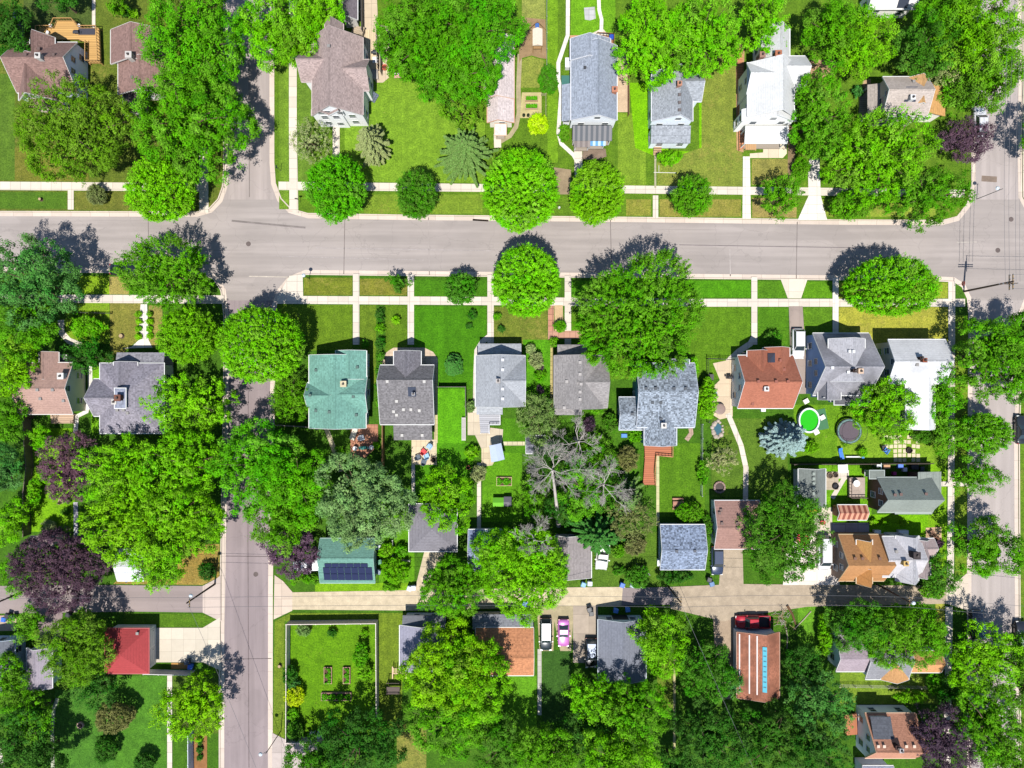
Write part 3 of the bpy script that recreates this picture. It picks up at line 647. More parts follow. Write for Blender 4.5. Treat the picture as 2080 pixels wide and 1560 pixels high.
        do = bb.build('garage_door' if w > 1.6 else 'door', paint(C(*d[5])), root); kn.build('handle', paint(C(60, 60, 60), .4, .8), do)
    return root, B
def deck(root, poly, z, mat, name='deck', rail=None, railed=None):
    """raised timber floor on posts, with an open railing along the chosen edges"""
    pts = [W(x, y, z)[:2] for x, y in poly]; b = MB(); b.prism(pts, z-.22, z); d = b.build(name, mat, root)
    for x, y in pts:
        q = MB(); q.box(x-.06, y-.06, 0, x+.06, y+.06, z-.22); q.build('deck_post', rail or mat, root)
    if railed:
        for i in railed:
            p, q = Vector(pts[i]), Vector(pts[(i+1) % len(pts)]); L = (q-p).length; a = math.atan2(q.y-p.y, q.x-p.x); c = (p+q)/2; r = MB()
            r.obox(c.x, c.y, z+.88, z+.96, L, .1, a); r.obox(c.x, c.y, z+.12, z+.18, L, .06, a)
            for k in range(int(L/.45)+1):
                t = k/max(1, int(L/.45)); v = p.lerp(q, t); r.obox(v.x, v.y, z, z+.88, .06, .06, a)
            r.build('railing', rail or mat, root)
    return d
def stairs(root, px, py, ang, n, z, w, mat, name='steps', local=None):
    """n treads going down from height z, starting at the mark (px,py), heading ang"""
    x, y, _ = W(px, py, z); b = MB(); ca, sa = math.cos(ang), math.sin(ang)
    for i in range(n):
        zz = z*(n-i)/(n+1) ; t = .3*(i+.5); b.obox(x+ca*t, y+sa*t, 0 if i < n else 0, zz, .31, w, ang)
    return b.build(name, mat, root)
GREYM = dict(speck=.3)
BROWN = (158, 122, 112)
# ---- north-west
r, B = house('brown-roofed house with pale grey-blue gable wall and timber deck behind, far upper left', BROWN, (226, 234, 250), [
  ('gx', 34, 86, 157, 188, 2.9, 6.2, {'ws': 'E', 'ov': .2}), ('gy', 38, 122, 118, 204, 2.8, 5.7, {'cap': True}), ('gy', 61, 76, 111, 130, 3.3, 5.6, {}), ('shedS', 60, 200, 130, 218, 2.4, 2.8, {'n': 'porch_roof', 'open': 1})],
  chim=[(84, 118, (220, 216, 210), .7)], vents=[(53, 112), (25, 112), (110, 112), (80, 100)], vcol=(110, 90, 84))
wood = planks(C(226, 178, 108), 'x', .28)
deck(r, [(80, 80), (80, 58), (110, 58), (116, 43), (152, 43), (163, 58), (202, 58), (205, 128), (180, 128), (180, 88), (160, 80)], .7, wood, 'deck', planks(C(214, 168, 106)), (0, 1, 2, 3, 4, 5, 6, 7, 8))
house('single-storey brown house with plain low roof half hidden by bright green trees', BROWN, (206, 198, 190), [
  ('gy', 225, 60, 338, 130, 3.0, 5.2, {'t': (225, 220, 216)}), ('gy', 240, 124, 356, 192, 2.9, 5.0, {}), ('gy', 250, 190, 285, 232, 2.6, 3.4, {'r': (96, 84, 84), 'n': 'porch_roof', 'open': 1})],
  chim=[(267, 116, (220, 214, 208), .8)], vents=[(280, 66), (308, 100), (282, 165), (269, 157)], trim=(236, 232, 228), vcol=(120, 110, 106))
r, B = house('large pinkish-brown cross-gabled house with white front gables beside the upper street', (184, 160, 154), (240, 240, 240), [
  ('gy', 634, 76, 737, 233, 4.8, 8.2, {'ro': .45, 'ov': .15}), ('gx', 612, 106, 690, 166, 4.6, 7.2, {}), ('gx', 690, 121, 750, 184, 4.6, 7.0, {}),
  ('gy', 660, 48, 697, 110, 5.6, 7.6, {}), ('gy', 666, 168, 697, 235, 5.0, 6.9, {'t': (245, 245, 245), 'ro': .9, 'ov': .12}), ('gy', 633, 222, 676, 235, 4.7, 6.4, {'ov': .12})],
  vents=[(668, 94)], trim=(206, 190, 184), doors=[(0, 'S', .42, .95, 2.1, (230, 226, 220))], streak=.08)
cr = planks(C(240, 216, 176), 'y', .3)
deck(r, [(742, 60), (766, 60), (768, 140), (742, 140)], .6, cr, 'deck', paint(C(120, 112, 104)), (1,))
deck(r, [(752, 130), (766, 130), (768, 160), (752, 160)], .5, planks(C(210, 200, 190), 'y'), 'deck')
stairs(r, 738, 62, math.radians(160), 7, 1.1, 1.2, planks(C(206, 186, 160)), 'steps')
stairs(r, 750, 190, math.radians(-30), 4, .7, 1.4, planks(C(120, 130, 146)), 'steps')
house('long pale pinkish-white garage beside the big dark green tree', (226, 208, 204), (244, 236, 226), [
  ('gy', 984, 72, 1044, 200, 3.0, 4.2, {'ro': .42, 'ws': 'S'}), ('gy', 990, 196, 1044, 249, 2.8, 4.0, {'ro': .4, 'ws': 'S', 't': (226, 170, 136)}), ('flat', 1005, 252, 1028, 274, 2.3, 2.3, {'r': (244, 232, 220), 'n': 'porch_roof', 'open': 1})],
  name='garage', cat='garage', speck=.18, caps=False, trim=(228, 196, 170))
r, B = house('long light grey-blue house with a dark screened porch at its street end', (160, 170, 186), (236, 240, 246), [
  ('gy', 1160, 92, 1253, 244, 3.4, 5.5, {'ro': .56, 'ov': .1}), ('gy', 1159, 78, 1240, 122, 3.6, 5.25, {'ro': .45}), ('shedW', 1141, 172, 1163, 246, 2.4, 3.0, {'n': 'lean_to_roof'}),
  ('shedS', 1163, 257, 1243, 286, 2.5, 2.9, {'n': 'porch_roof', 'm': metalroof(C(74, 80, 88), C(128, 126, 128)), 'open': 1}), ('shedS', 1166, 280, 1199, 299, 2.3, 2.5, {'n': 'porch_roof', 'm': metalroof(C(120, 108, 104), C(150, 138, 132)), 'open': 1}), ('shedS', 1196, 284, 1230, 296, 2.1, 2.3, {'n': 'awning', 'm': metalroof(C(70, 150, 210), C(190, 220, 240)), 'open': 1})],
  chim=[(1247, 186, (206, 140, 112), .7)], vents=[(1188, 138)], vcol=(60, 60, 66), streak=.08, trim=(240, 240, 244))
deck(r, [(1212, 72), (1246, 74), (1246, 90), (1212, 82)], .6, planks(C(176, 120, 84), 'x'), 'deck', planks(C(150, 110, 80)), (0, 1))
b = MB(); x, y, _ = W(1154, 126, 1.2); b.box(x-.4, y-.7, 0, x+.4, y+.7, 1.0); b.box(x-.44, y-.74, 1.0, x+.44, y+.74, 1.1); b.top('storage_box', paint(C(250, 250, 250)), 'white storage box against the left side of the long grey-blue house', 'box')
b = MB(); x, y, _ = W(1149, 165, 1.0); b.box(x-.6, y-.7, 0, x+.6, y+.9, .8); b.box(x-.65, y-.75, .8, x+.65, y+.95, .88); b.top('storage_bench', paint(C(60, 120, 110)), 'dark green chest beside the left wall of the long grey-blue house', 'chest')
r, B = house('small grey-shingled house with white gable and wooden entry steps', (166, 172, 180), (232, 240, 250), [
  ('gy', 1324, 146, 1407, 246, 3.3, 5.8, {'ro': .62, 'ov': .1}), ('gx', 1370, 144, 1425, 206, 3.2, 5.0, {}), ('shedS', 1322, 257, 1402, 291, 2.5, 2.9, {'n': 'porch_roof', 'ov': .12})],
  chim=[(1378, 174, (206, 150, 124), .55)], vents=[(1380, 193), (1380, 209), (1380, 224)], vcol=(110, 100, 98), trim=(235, 235, 240), streak=.08)
stairs(r, 1337, 292, math.radians(-90), 5, .9, 1.2, planks(C(214, 178, 140)), 'steps')
r, B = house('tall white two-storey house with very pale roof and cream side walls', (232, 232, 230), (232, 226, 212), [
  ('gy', 1519, 128, 1613, 236, 5.2, 7.8, {'ro': .62}), ('gy', 1548, 58, 1604, 140, 4.8, 7.0, {}), ('gx', 1580, 114, 1636, 178, 5.0, 7.0, {}), ('gx', 1517, 128, 1570, 190, 5.3, 7.2, {}), ('gy', 1508, 222, 1616, 246, 4.6, 7.0, {'ro': .55, 'w': (250, 250, 250), 'ov': .12}), ('shedS', 1512, 258, 1600, 292, 2.8, 3.3, {'n': 'porch_roof', 'open': 1})],
  chim=[(1545, 116, (176, 136, 120), .7), (1577, 114, (186, 120, 90), .8)], trim=(250, 250, 250), speck=.08, streak=.12)
deck(r, [(1497, 95), (1508, 95), (1512, 300), (1502, 304)], .5, planks(C(222, 150, 108), 'x', .4), 'deck')
deck(r, [(1514, 292), (1536, 292), (1536, 304), (1514, 304)], .4, planks(C(226, 180, 130), 'y', .3), 'landing')
r, B = house('grey-brown roofed house with orange side slope half buried in trees, upper right', (200, 184, 172), (196, 186, 176), [
  ('gx', 1793, 156, 1884, 236, 4.8, 6.6, {'ro': .45}), ('gy', 1846, 157, 1886, 215, 4.9, 6.2, {'r': (226, 172, 102)}), ('shedE', 1874, 174, 1920, 236, 3.2, 4.6, {'r': (226, 166, 84), 'w': (248, 240, 230)}), ('shedW', 1762, 172, 1794, 236, 2.9, 3.6, {'r': (176, 164, 154), 'n': 'porch_roof', 'open': 1})],
  skyl=[(1852, 190, 1.7, 2.0)], chim=[(1848, 202, (240, 240, 240), .6)], vents=[(1855, 166)], speck=.15)
house('white-roofed building just cut off by the top edge, upper right', (248, 244, 240), (214, 160, 130), [('gx', 1764, -24, 1862, 18, 3.2, 4.4, {'w': (240, 236, 230)})], speck=.08, skyl=[(1834, 8, 1.6, .9)], caps=False)
# ---- south row
r, B = house('pinkish-brown house with cream right gable wall on the lower left corner lot', (190, 150, 134), (212, 206, 186), [
  ('gx', 38, 737, 148, 841, 3.6, 5.5, {'ws': 'E'}), ('gy', 80, 715, 119, 770, 3.5, 5.0, {}), ('flat', 118, 722, 134, 745, 2.7, 2.7, {'r': (120, 116, 116), 'n': 'porch_roof', 'open': 1})],
  chim=[(130, 764, (240, 236, 230), .8)], vents=[(77, 792), (108, 792), (83, 810), (130, 814)], speck=.12, streak=.1, trim=(236, 230, 222))
deck(r, [(102, 842), (150, 842), (148, 860), (104, 860)], .5, planks(C(216, 184, 156), 'x'), 'deck')
house('purplish-grey hipped house with a flat boxed chimney well, left of the lower street', (152, 146, 158), (206, 200, 190), [
  ('hip', 203, 738, 333, 880, 3.5, 5.9, {}), ('gx', 190, 770, 262, 845, 3.4, 5.7, {}), ('gy', 231, 735, 279, 800, 3.7, 5.4, {}), ('shedN', 237, 716, 335, 746, 2.9, 3.4, {'n': 'porch_roof', 'r': (150, 148, 156), 'open': 1}), ('flat', 233, 789, 255, 829, 6.1, 6.1, {'r': (150, 156, 176), 'zb': 4.5, 'n': 'flat_roof', 'ov': .1})],
  chim=[(238, 816, (220, 214, 206), .6), (245, 808, (130, 90, 76), .8)], vents=[(239, 833), (252, 833), (260, 839)], streak=.14, speck=.3)
house('teal-green roofed house with white gutters beside the lower street', (116, 176, 158), (206, 214, 206), [
  ('gy', 628, 721, 743, 870, 3.8, 5.6, {'ro': .5}), ('gy', 682, 712, 744, 770, 3.9, 5.2, {}), ('gx', 624, 778, 676, 828, 3.7, 5.3, {}), ('gx', 680, 764, 746, 838, 3.8, 5.4, {})],
  chim=[(700, 780, (226, 212, 176), .75)], vents=[(642, 752), (726, 746), (630, 803), (718, 806), (642, 834), (724, 843), (669, 837)], vcol=(70, 100, 92), streak=.2, speck=.22, trim=(240, 240, 236))
house('dark grey saltbox house with a steep gabled front porch', (132, 128, 130), (186, 180, 176), [
  ('gx', 772, 742, 882, 862, 3.3, 5.6, {'ro': .25}), ('gy', 800, 713, 855, 775, 3.2, 5.2, {'r': (134, 130, 138)}), ('shedS', 800, 858, 878, 894, 2.6, 3.2, {'n': 'rear_roof'})],
  vents=[(787, 775), (862, 775), (806, 815), (820, 832), (835, 832), (852, 834), (800, 836), (806, 843), (817, 884), (858, 884)], vcol=(200, 196, 190), skyl=[(837, 796, 1.2, 1.4)], chim=[(841, 800, (216, 214, 214), .3)], streak=.14, speck=.3)
r, B = house('light grey cross-gabled bungalow with grey back stairs', (176, 180, 186), (226, 228, 232), [
  ('gy', 966, 722, 1066, 826, 3.9, 6.6, {}), ('gx', 1010, 724, 1067, 823, 3.85, 6.4, {}), ('shedN', 971, 698, 1059, 724, 2.8, 3.3, {'n': 'porch_roof', 'open': 1}), ('shedS', 968, 822, 1021, 842, 2.7, 3.3, {'n': 'rear_roof'})],
  chim=[(1012, 774, (196, 190, 186), .5)], vents=[(1021, 731), (1021, 751), (1021, 790), (1021, 810)], vcol=(216, 216, 220), streak=.1, speck=.16)
deck(r, [(973, 842), (1016, 842), (1016, 862), (994, 862), (994, 880), (976, 880)], .5, planks(C(200, 200, 206), 'x'), 'back_porch', paint(C(236, 236, 240)), (1, 2, 3))
house('taupe-roofed bungalow tucked beside the largest front-yard tree', (160, 154, 152), (206, 200, 196), [
  ('gy', 1126, 722, 1226, 830, 3.8, 6.3, {'ro': .55}), ('gx', 1170, 724, 1234, 828, 3.7, 6.1, {}), ('shedN', 1132, 700, 1192, 724, 2.8, 3.3, {'n': 'porch_roof', 'open': 1}), ('shedS', 1126, 822, 1182, 843, 2.7, 3.2, {'n': 'rear_roof'})],
  vents=[(1178, 736), (1178, 760), (1151, 775), (1178, 796), (1178, 811), (1146, 828), (1180, 780)], vcol=(176, 170, 166), speck=.22, trim=(170, 164, 160))
r, B = house('blue-grey mottled house with teal side walls and red-brown back deck', (146, 158, 172), (52, 120, 140), [
  ('gx', 1293, 738, 1411, 868, 4.3, 6.3, {'ro': .44, 'ov': .15}), ('gx', 1257, 807, 1318, 873, 3.0, 4.4, {'ov': .3}), ('gy', 1309, 790, 1374, 905, 4.0, 5.6, {'ov': .15}), ('shedS', 1370, 838, 1403, 870, 3.4, 4.2, {}), ('gy', 1350, 730, 1400, 790, 4.4, 5.9, {})],
  chim=[(1346, 864, (236, 232, 226), .65)], vents=[(1312, 789), (1331, 789), (1369, 789), (1392, 789), (1325, 818), (1342, 818), (1342, 851), (1284, 841)], vcol=(70, 76, 84), speck=.62, streak=.1, trim=(226, 230, 236), caps=False)
dk = planks(C(206, 126, 90), 'x', .3)
deck(r, [(1309, 905), (1364, 905), (1364, 927), (1331, 924), (1328, 960), (1330, 985), (1306, 985), (1310, 930)], .7, dk, 'deck', planks(C(220, 150, 112)), (1, 2, 3, 4))
r, B = house('red-brown roofed house with white left wall next to the paved drive', (192, 112, 80), (240, 244, 250), [
  ('gx', 1498, 722, 1611, 829, 3.4, 6.7, {'ro': .5, 'ov': .2}), ('gy', 1518, 712, 1562, 776, 3.6, 5.6, {}), ('gy', 1550, 706, 1604, 776, 3.6, 5.9, {}), ('shedN', 1508, 716, 1532, 732, 2.7, 3.0, {'n': 'porch_roof', 'r': (110, 106, 110), 'open': 1})],
  chim=[(1553, 790, (240, 234, 230), .55)], vents=[(1585, 732), (1592, 751), (1540, 775), (1576, 775), (1600, 775), (1528, 820)], vcol=(150, 84, 64), speck=.14, streak=.12, trim=(240, 240, 240), skyl=[(1566, 727, .8, 1.4)])
house('light-blue sided house with big grey front dormer', (172, 170, 178), (130, 160, 206), [
  ('gx', 1651, 677, 1765, 803, 2.9, 7.2, {'ro': .55, 'ws': 'W', 'ov': .2}), ('gy', 1683, 688, 1757, 775, 4.9, 7.3, {'r': (196, 194, 200), 'streak': .1, 'zb': 3.0}), ('gy', 1662, 756, 1708, 812, 3.4, 5.2, {'ro': .2}), ('flat', 1695, 801, 1767, 822, 2.8, 2.8, {'r': (110, 110, 116), 'n': 'flat_roof'})],
  chim=[(1743, 754, (226, 196, 170), .6), (1731, 753, (70, 56, 52), .4)], vents=[(1725, 714), (1733, 714), (1690, 747), (1777, 746), (1722, 756)], vcol=(226, 226, 226), speck=.16, streak=.3)
house('white L-shaped house with streaked pale roof and cream gable wall', (222, 222, 224), (202, 192, 176), [
  ('gx', 1804, 690, 1921, 779, 4.6, 6.5, {'ro': .5, 'ws': 'W', 'streak': .24}), ('gy', 1840, 740, 1899, 872, 3.6, 5.2, {'ro': .6, 'r': (246, 246, 246), 'streak': .05})],
  chim=[(1872, 732, (160, 90, 66), .5), (1866, 728, (70, 56, 52), .4)], vents=[(1862, 741)], speck=.07, streak=.1, trim=(246, 246, 246))
r, B = house('sage-grey roofed brown-walled house on the right corner with stone terrace', (152, 162, 152), (96, 66, 58), [
  ('gx', 1782, 970, 1892, 1040, 3.1, 6.2, {'ro': .55, 'ws': 'W', 'ov': .2}), ('shedE', 1860, 958, 1912, 1008, 2.8, 3.4, {'n': 'porch_roof'}), ('gx', 1818, 1012, 1893, 1043, 2.9, 4.4, {'ro': .1}), ('shedS', 1783, 1018, 1823, 1042, 2.7, 3.1, {'n': 'lean_to_roof'}), ('flat', 1767, 956, 1796, 972, 3.0, 3.0, {'n': 'flat_roof'})],
  vents=[(1817, 1005), (1829, 1004), (1880, 1003)], vcol=(110, 84, 76), speck=.1, trim=(176, 186, 180), caps=False)
deck(r, [(1724, 970), (1757, 970), (1757, 1010), (1724, 1010)], .6, dirt(C(196, 178, 164)), 'terrace', paint(C(90, 70, 60)), (2, 3))
house('ochre and brown roofed house with two small dormers by the alley', (206, 144, 80), (136, 116, 104), [
  ('gx', 1703, 1086, 1796, 1180, 2.8, 6.0, {'ro': .55, 'ws': 'W', 'ov': .2}), ('gy', 1740, 1096, 1772, 1150, 3.9, 5.7, {'r': (226, 162, 76), 'zb': 2, 't': (240, 236, 230)}), ('gy', 1740, 1140, 1772, 1186, 3.6, 5.5, {'r': (222, 150, 66), 'zb': 2, 't': (226, 206, 170)})],
  vents=[(1736, 1134), (1751, 1134), (1786, 1134), (1801, 1134)], vcol=(120, 80, 56), speck=.12, streak=.14, trim=(206, 180, 140), caps=False)
house('pale grey cross-gabled house joined close behind the ochre-roofed one', (206, 202, 206), (226, 226, 232), [
  ('gx', 1792, 1090, 1868, 1172, 3.8, 5.8, {}), ('gy', 1820, 1088, 1866, 1180, 4.0, 6.0, {'r': (216, 214, 220)}), ('gy', 1856, 1096, 1890, 1172, 3.6, 4.8, {'r': (176, 158, 158)}), ('gx', 1858, 1094, 1898, 1130, 3.7, 4.7, {'r': (196, 172, 168)})],
  chim=[(1834, 1142, (226, 190, 120), .6), (1856, 1126, (80, 72, 72), .9)], speck=.1, vents=[(1820, 1120)])
# ---- garages and outbuildings
def gar(label, roof, wall, blocks, **k): return house(label, roof, wall, blocks, name=k.pop('name', 'garage'), cat=k.pop('cat', 'garage'), **k)
gar('sage-grey garage with low roof left of the stone terrace', (132, 140, 134), (190, 186, 180), [('gy', 1622, 952, 1677, 1030, 2.7, 3.9, {'ro': .56})], speck=.12, vents=[(1652, y) for y in (962, 972, 982, 992, 1002)], vcol=(150, 160, 150))
gar('small shed with red-brown striped metal roof on the bright lawn', (176, 110, 86), (176, 130, 90), [('gx', 1701, 1026, 1761, 1056, 2.3, 3.0, {'m': metalroof(C(150, 84, 66), C(226, 166, 136))})], name='shed', cat='shed', nowin=(0,), doors=[(0, 'W', .5, 1.2, 1.7, (150, 100, 70))])
gar('pinkish-brown roofed garage at the end of the curved garden path', (176, 132, 118), (224, 226, 232), [('gx', 1451, 1017, 1543, 1115, 2.9, 4.4, {'ro': .52})], vents=[(1466, 1063), (1497, 1063), (1533, 1063), (1461, 1042), (1464, 1036), (1497, 1073)], vcol=(110, 84, 76), speck=.12, trim=(226, 226, 226), doors=[(0, 'S', .55, 4.6, 2.2, (236, 236, 236))])
gar('blue-grey mottled garage with two vents below the straight garden path', (134, 150, 176), (150, 170, 196), [('gx', 1341, 1066, 1432, 1157, 2.9, 4.2, {'ro': .52})], vents=[(1374, 1119), (1411, 1119)], vcol=(70, 76, 88), speck=.62, streak=.1, doors=[(0, 'S', .5, 4.6, 2.2, (226, 230, 236))])
gar('dark grey hip-roofed garage partly covered by a bright young tree', (138, 134, 142), (206, 200, 190), [('hip', 831, 1024, 928, 1120, 2.8, 4.1, {})], speck=.12, doors=[(0, 'S', .45, 4.6, 2.2, (240, 236, 226))])
r, B = gar('teal-green garage with dark solar panels facing the alley', (110, 166, 148), (196, 206, 200), [('gx', 650, 1094, 762, 1184, 2.9, 4.4, {'ro': .39})], speck=.14, trim=(150, 180, 170))
bb = B[0]; pm = mk(('pv',), lambda t: t.out(t.bsdf((.012, .014, .04, 1), .18, .5)))
def panels(px0, py0, px1, py1, nx, ny):
    z0 = 3.8; a = W(px0, py0, z0); c = W(px1, py1, z0); dx = (c[0]-a[0])/nx; dy = (c[1]-a[1])/ny
    for i in range(nx):
        for j in range(ny):
            x0, x1 = a[0]+dx*i+.03, a[0]+dx*(i+1)-.03; y0, y1 = sorted((a[1]+dy*j, a[1]+dy*(j+1))); y0 += .03; y1 -= .03
            q = MB(); q.add([(x, y, bb.height(x, y)+d) for d in (.08, .14) for x, y in ((x0,y0),(x1,y0),(x1,y1),(x0,y1))], [(0,3,2,1),(4,5,6,7),(0,1,5,4),(1,2,6,5),(2,3,7,6),(3,0,4,7)]); q.build('solar_panel', pm, r)
panels(660, 1143, 748, 1152, 6, 1); panels(656, 1152, 756, 1181, 7, 2)
gar('blue-grey garage under the leafy tree in the middle of the alley row', (136, 150, 186), (196, 200, 210), [('gx', 951, 1076, 1020, 1160, 2.8, 4.0, {})], speck=.3)
gar('weathered taupe garage below the dark pine', (162, 152, 150), (186, 180, 176), [('gy', 1128, 1088, 1201, 1174, 2.8, 4.0, {'ro': .3})], speck=.14)
gar('small grey shed at the end of the stepping-stone path', (136, 136, 146), (150, 140, 130), [('gx', 1068, 885, 1108, 921, 2.2, 2.9, {})], name='shed', cat='shed', nowin=(0,))
gar('red hip-roofed garage with white doors facing the wide concrete drive', (186, 56, 58), (236, 232, 226), [('hip', 213, 1277, 302, 1368, 2.8, 4.4, {})], speck=.07, streak=.08, trim=(190, 90, 90), nowin=(0,), doors=[(0, 'E', .27, 2.6, 2.2, (246, 244, 240)), (0, 'E', .74, 2.6, 2.2, (246, 244, 240))], vents=[(280, 1286)])
gar('small mauve-grey garage between trees at the lower left', (176, 164, 176), (196, 206, 210), [('gy', 54, 1316, 106, 1398, 2.7, 3.8, {'ro': .46, 'ws': 'N'})], speck=.08)
gar('slate-roofed building cut by the left edge, under trees', (120, 126, 138), (176, 196, 216), [('gy', -40, 1300, 30, 1402, 2.8, 3.9, {})], speck=.14, trim=(196, 210, 226))
gar('little shed with teal roof edge between the purple trees', (196, 176, 166), (196, 206, 200), [('shedN', 61, 1088, 112, 1112, 2.4, 2.8, {}), ], name='shed', cat='shed', trim=(90, 150, 140), nowin=(0,))
gar('white-roofed garage glimpsed beneath the huge olive-green tree', (236, 238, 244), (206, 206, 206), [('gx', 238, 1116, 292, 1180, 2.7, 3.7, {})], speck=.06, caps=False)
gar('mauve-grey garage with slate porch roof beside the big yellow-green tree', (158, 156, 176), (176, 190, 206), [('gy', 812, 1270, 902, 1362, 2.8, 4.0, {'ro': .5}), ('shedN', 818, 1250, 906, 1272, 2.3, 3.0, {'n': 'lean_to_roof', 'r': (130, 132, 140)})], speck=.1)
gar('orange-brown roofed garage with white doors and grey lean-to on the alley', (212, 138, 86), (206, 202, 196), [('gx', 966, 1275, 1084, 1372, 2.9, 4.3, {'ro': .56}), ('shedN', 960, 1248, 1083, 1276, 2.4, 2.9, {'n': 'lean_to_roof', 'r': (136, 138, 146)})], speck=.22, streak=.06, doors=[(0, 'N', .3, 2.6, 2.2, (245, 245, 245))])
gar('blue-grey garage with a pale ridge line between the parked cars and a lime tree', (132, 136, 150), (196, 216, 216), [('gy', 1215, 1258, 1312, 1382, 2.9, 4.4, {'ro': .5})], speck=.12, streak=.1, doors=[(0, 'N', .5, 2.4, 2.1, (60, 66, 66))], trim=(196, 206, 210))
r, B = gar('long brown-roofed shed with white battens and a bright turquoise tarp', (192, 118, 84), (186, 196, 206), [('gy', 1497, 1284, 1583, 1418, 2.9, 4.3, {'ro': .62, 'streak': .3})], speck=.26, nowin=(0,), trim=(176, 140, 120))
bb = B[0]
def onroof(name, px0, py0, px1, py1, mat, h=.05, t=.06):
    a = W(px0, py0, 4); c = W(px1, py1, 4); x0, x1 = a[0], c[0]; y1, y0 = a[1], c[1]; q = MB()
    q.add([(x, y, bb.height(x, y)+d) for d in (h, h+t) for x, y in ((x0,y0),(x1,y0),(x1,y1),(x0,y1))], [(0,3,2,1),(4,5,6,7),(0,1,5,4),(1,2,6,5),(2,3,7,6),(3,0,4,7)]); return q.build(name, mat, r)
wb = paint(C(240, 220, 214))
for px in (1505, 1523, 1537): onroof('batten', px, 1292, px+2.4, 1412, wb)
tarp = onroof('tarp', 1548, 1313, 1556, 1405, paint(C(40, 176, 200), .6))
for k in range(8):
    onroof('clip', 1549.5, 1320+k*10.5, 1554.5, 1322+k*10.5, paint(C(24, 110, 130)), .115, .03)
r, B = house('patchwork mauve and orange roofed house mostly hidden below an olive-green tree', (176, 158, 168), (206, 220, 230), [
  ('gx', 1698, 1282, 1764, 1364, 3.4, 4.9, {'ro': .6}), ('gx', 1758, 1290, 1845, 1380, 3.6, 5.2, {'r': (150, 150, 156), 'ro': .5}), ('gy', 1790, 1330, 1846, 1381, 3.7, 5.0, {'r': (230, 168, 96), 'ro': .4}), ('gx', 1838, 1322, 1912, 1366, 3.3, 4.5, {'r': (226, 160, 92), 'ro': .5})], speck=.14, chim=[(1812, 1350, (206, 130, 90), .5)], caps=False)
r, B = house('house with rust and orange roof and pale wall, lowest at the right', (214, 146, 112), (226, 228, 240), [
  ('gx', 1757, 1449, 1860, 1540, 3.0, 6.2, {'ro': .62, 'ws': 'NW', 'ov': .15}), ('shedN', 1768, 1456, 1809, 1502, 4.2, 5.3, {'r': (96, 100, 110), 'zb': 2.5, 'w': (240, 240, 246), 'n': 'dormer_roof', 'f': False})],
  chim=[(1825, 1519, (196, 190, 190), .5), (1817, 1513, (80, 60, 56), .5)], vents=[(1783, 1515), (1795, 1515), (1840, 1515), (1856, 1515)], vcol=(226, 200, 180), speck=.18, streak=.1, trim=(226, 190, 160))
deck(r, [(1716, 1452), (1740, 1450), (1742, 1492), (1718, 1494)], .6, planks(C(206, 130, 90), 'y', .3), 'deck', planks(C(190, 140, 110)), (0,))
house('roof corner of a building on the bottom edge at right', (150, 156, 176), (200, 200, 206), [('gx', 1752, 1556, 1815, 1640, 3, 4.2, {})], nowin=(0,), name='garage', cat='garage')
house('roof of a building at the top edge behind the pinkish-brown house', (130, 118, 124), (200, 196, 190), [('gy', 690, -60, 726, 40, 3.0, 4.2, {})], nowin=(0,), name='garage', cat='garage')
# ---------------------------------------------------------------- trees and shrubs
FOL = foliage()
def nrmz(v): return v / np.maximum(1e-6, np.linalg.norm(v, axis=1, keepdims=True))
def leaf_mesh(name, P, N, size, asp, tint, mat):
    n = len(P); rng = np.random.default_rng(n)
    R = rng.normal(size=(n, 3)); T = nrmz(np.cross(N, R)); B = np.cross(N, T); s = size[:, None]
    fold = N*s*.10
    V = np.stack([P+T*s*.55, P+B*s*.5*asp+fold, P-T*s*.55, P-B*s*.5*asp+fold], 1).reshape(-1, 3)
    me = bpy.data.meshes.new(name)
    me.vertices.add(4*n); me.vertices.foreach_set('co', V.astype(np.float32).ravel())
    me.loops.add(4*n); me.loops.foreach_set('vertex_index', np.arange(4*n, dtype=np.int32))
    me.polygons.add(n); me.polygons.foreach_set('loop_start', np.arange(0, 4*n, 4, dtype=np.int32))
    me.update(calc_edges=True)
    a = me.attributes.new('tint', 'FLOAT_COLOR', 'FACE')
    c = np.ones((n, 4), np.float32); c[:, 0] = tint[0]; c[:, 1] = tint[1]; a.data.foreach_set('color', c.ravel())
    me.materials.append(mat); return me
KIND = {  # spray spacing, leaves per spray, spray length, spray radius, leaf size, billow height, billow radius, crease loss, outline noise, inner leaves, upward pull
 'maple': (.60, 20, .80, .17, .30, .25, 1.0, .15, .05, .9, .75),
 'lumpy': (.72, 32, .50, .28, .32, 1.4, 1.45, .6, .11, .9, .9),
 'loose': (.68, 22, .75, .21, .32, 1.2, 1.3, .7, .15, .9, .7),
 'olive': (.58, 19, .45, .21, .28, 1.0, 1.3, .45, .12, .9, .8),
 'spray': (.76, 30, 1.35, .17, .31, 1.0, 1.6, .45, .11, .9, .55),
 'airy':  (.60, 13, .70, .15, .28, .5, .9, .75, .22, .15, .6),
 'shrub': (.34, 14, .30, .12, .22, .15, .5, .25, .13, .9, .8),
}
def sphere(n, z0, rng, jit):
    i = np.arange(n)+.5; z = 1-(1-z0)*i/n; th = i*2.399963+rng.uniform(0, 6.28); q = np.sqrt(np.maximum(0, 1-z*z))
    return nrmz(np.stack([q*np.cos(th), q*np.sin(th), z], 1) + rng.normal(size=(n, 3))*jit)
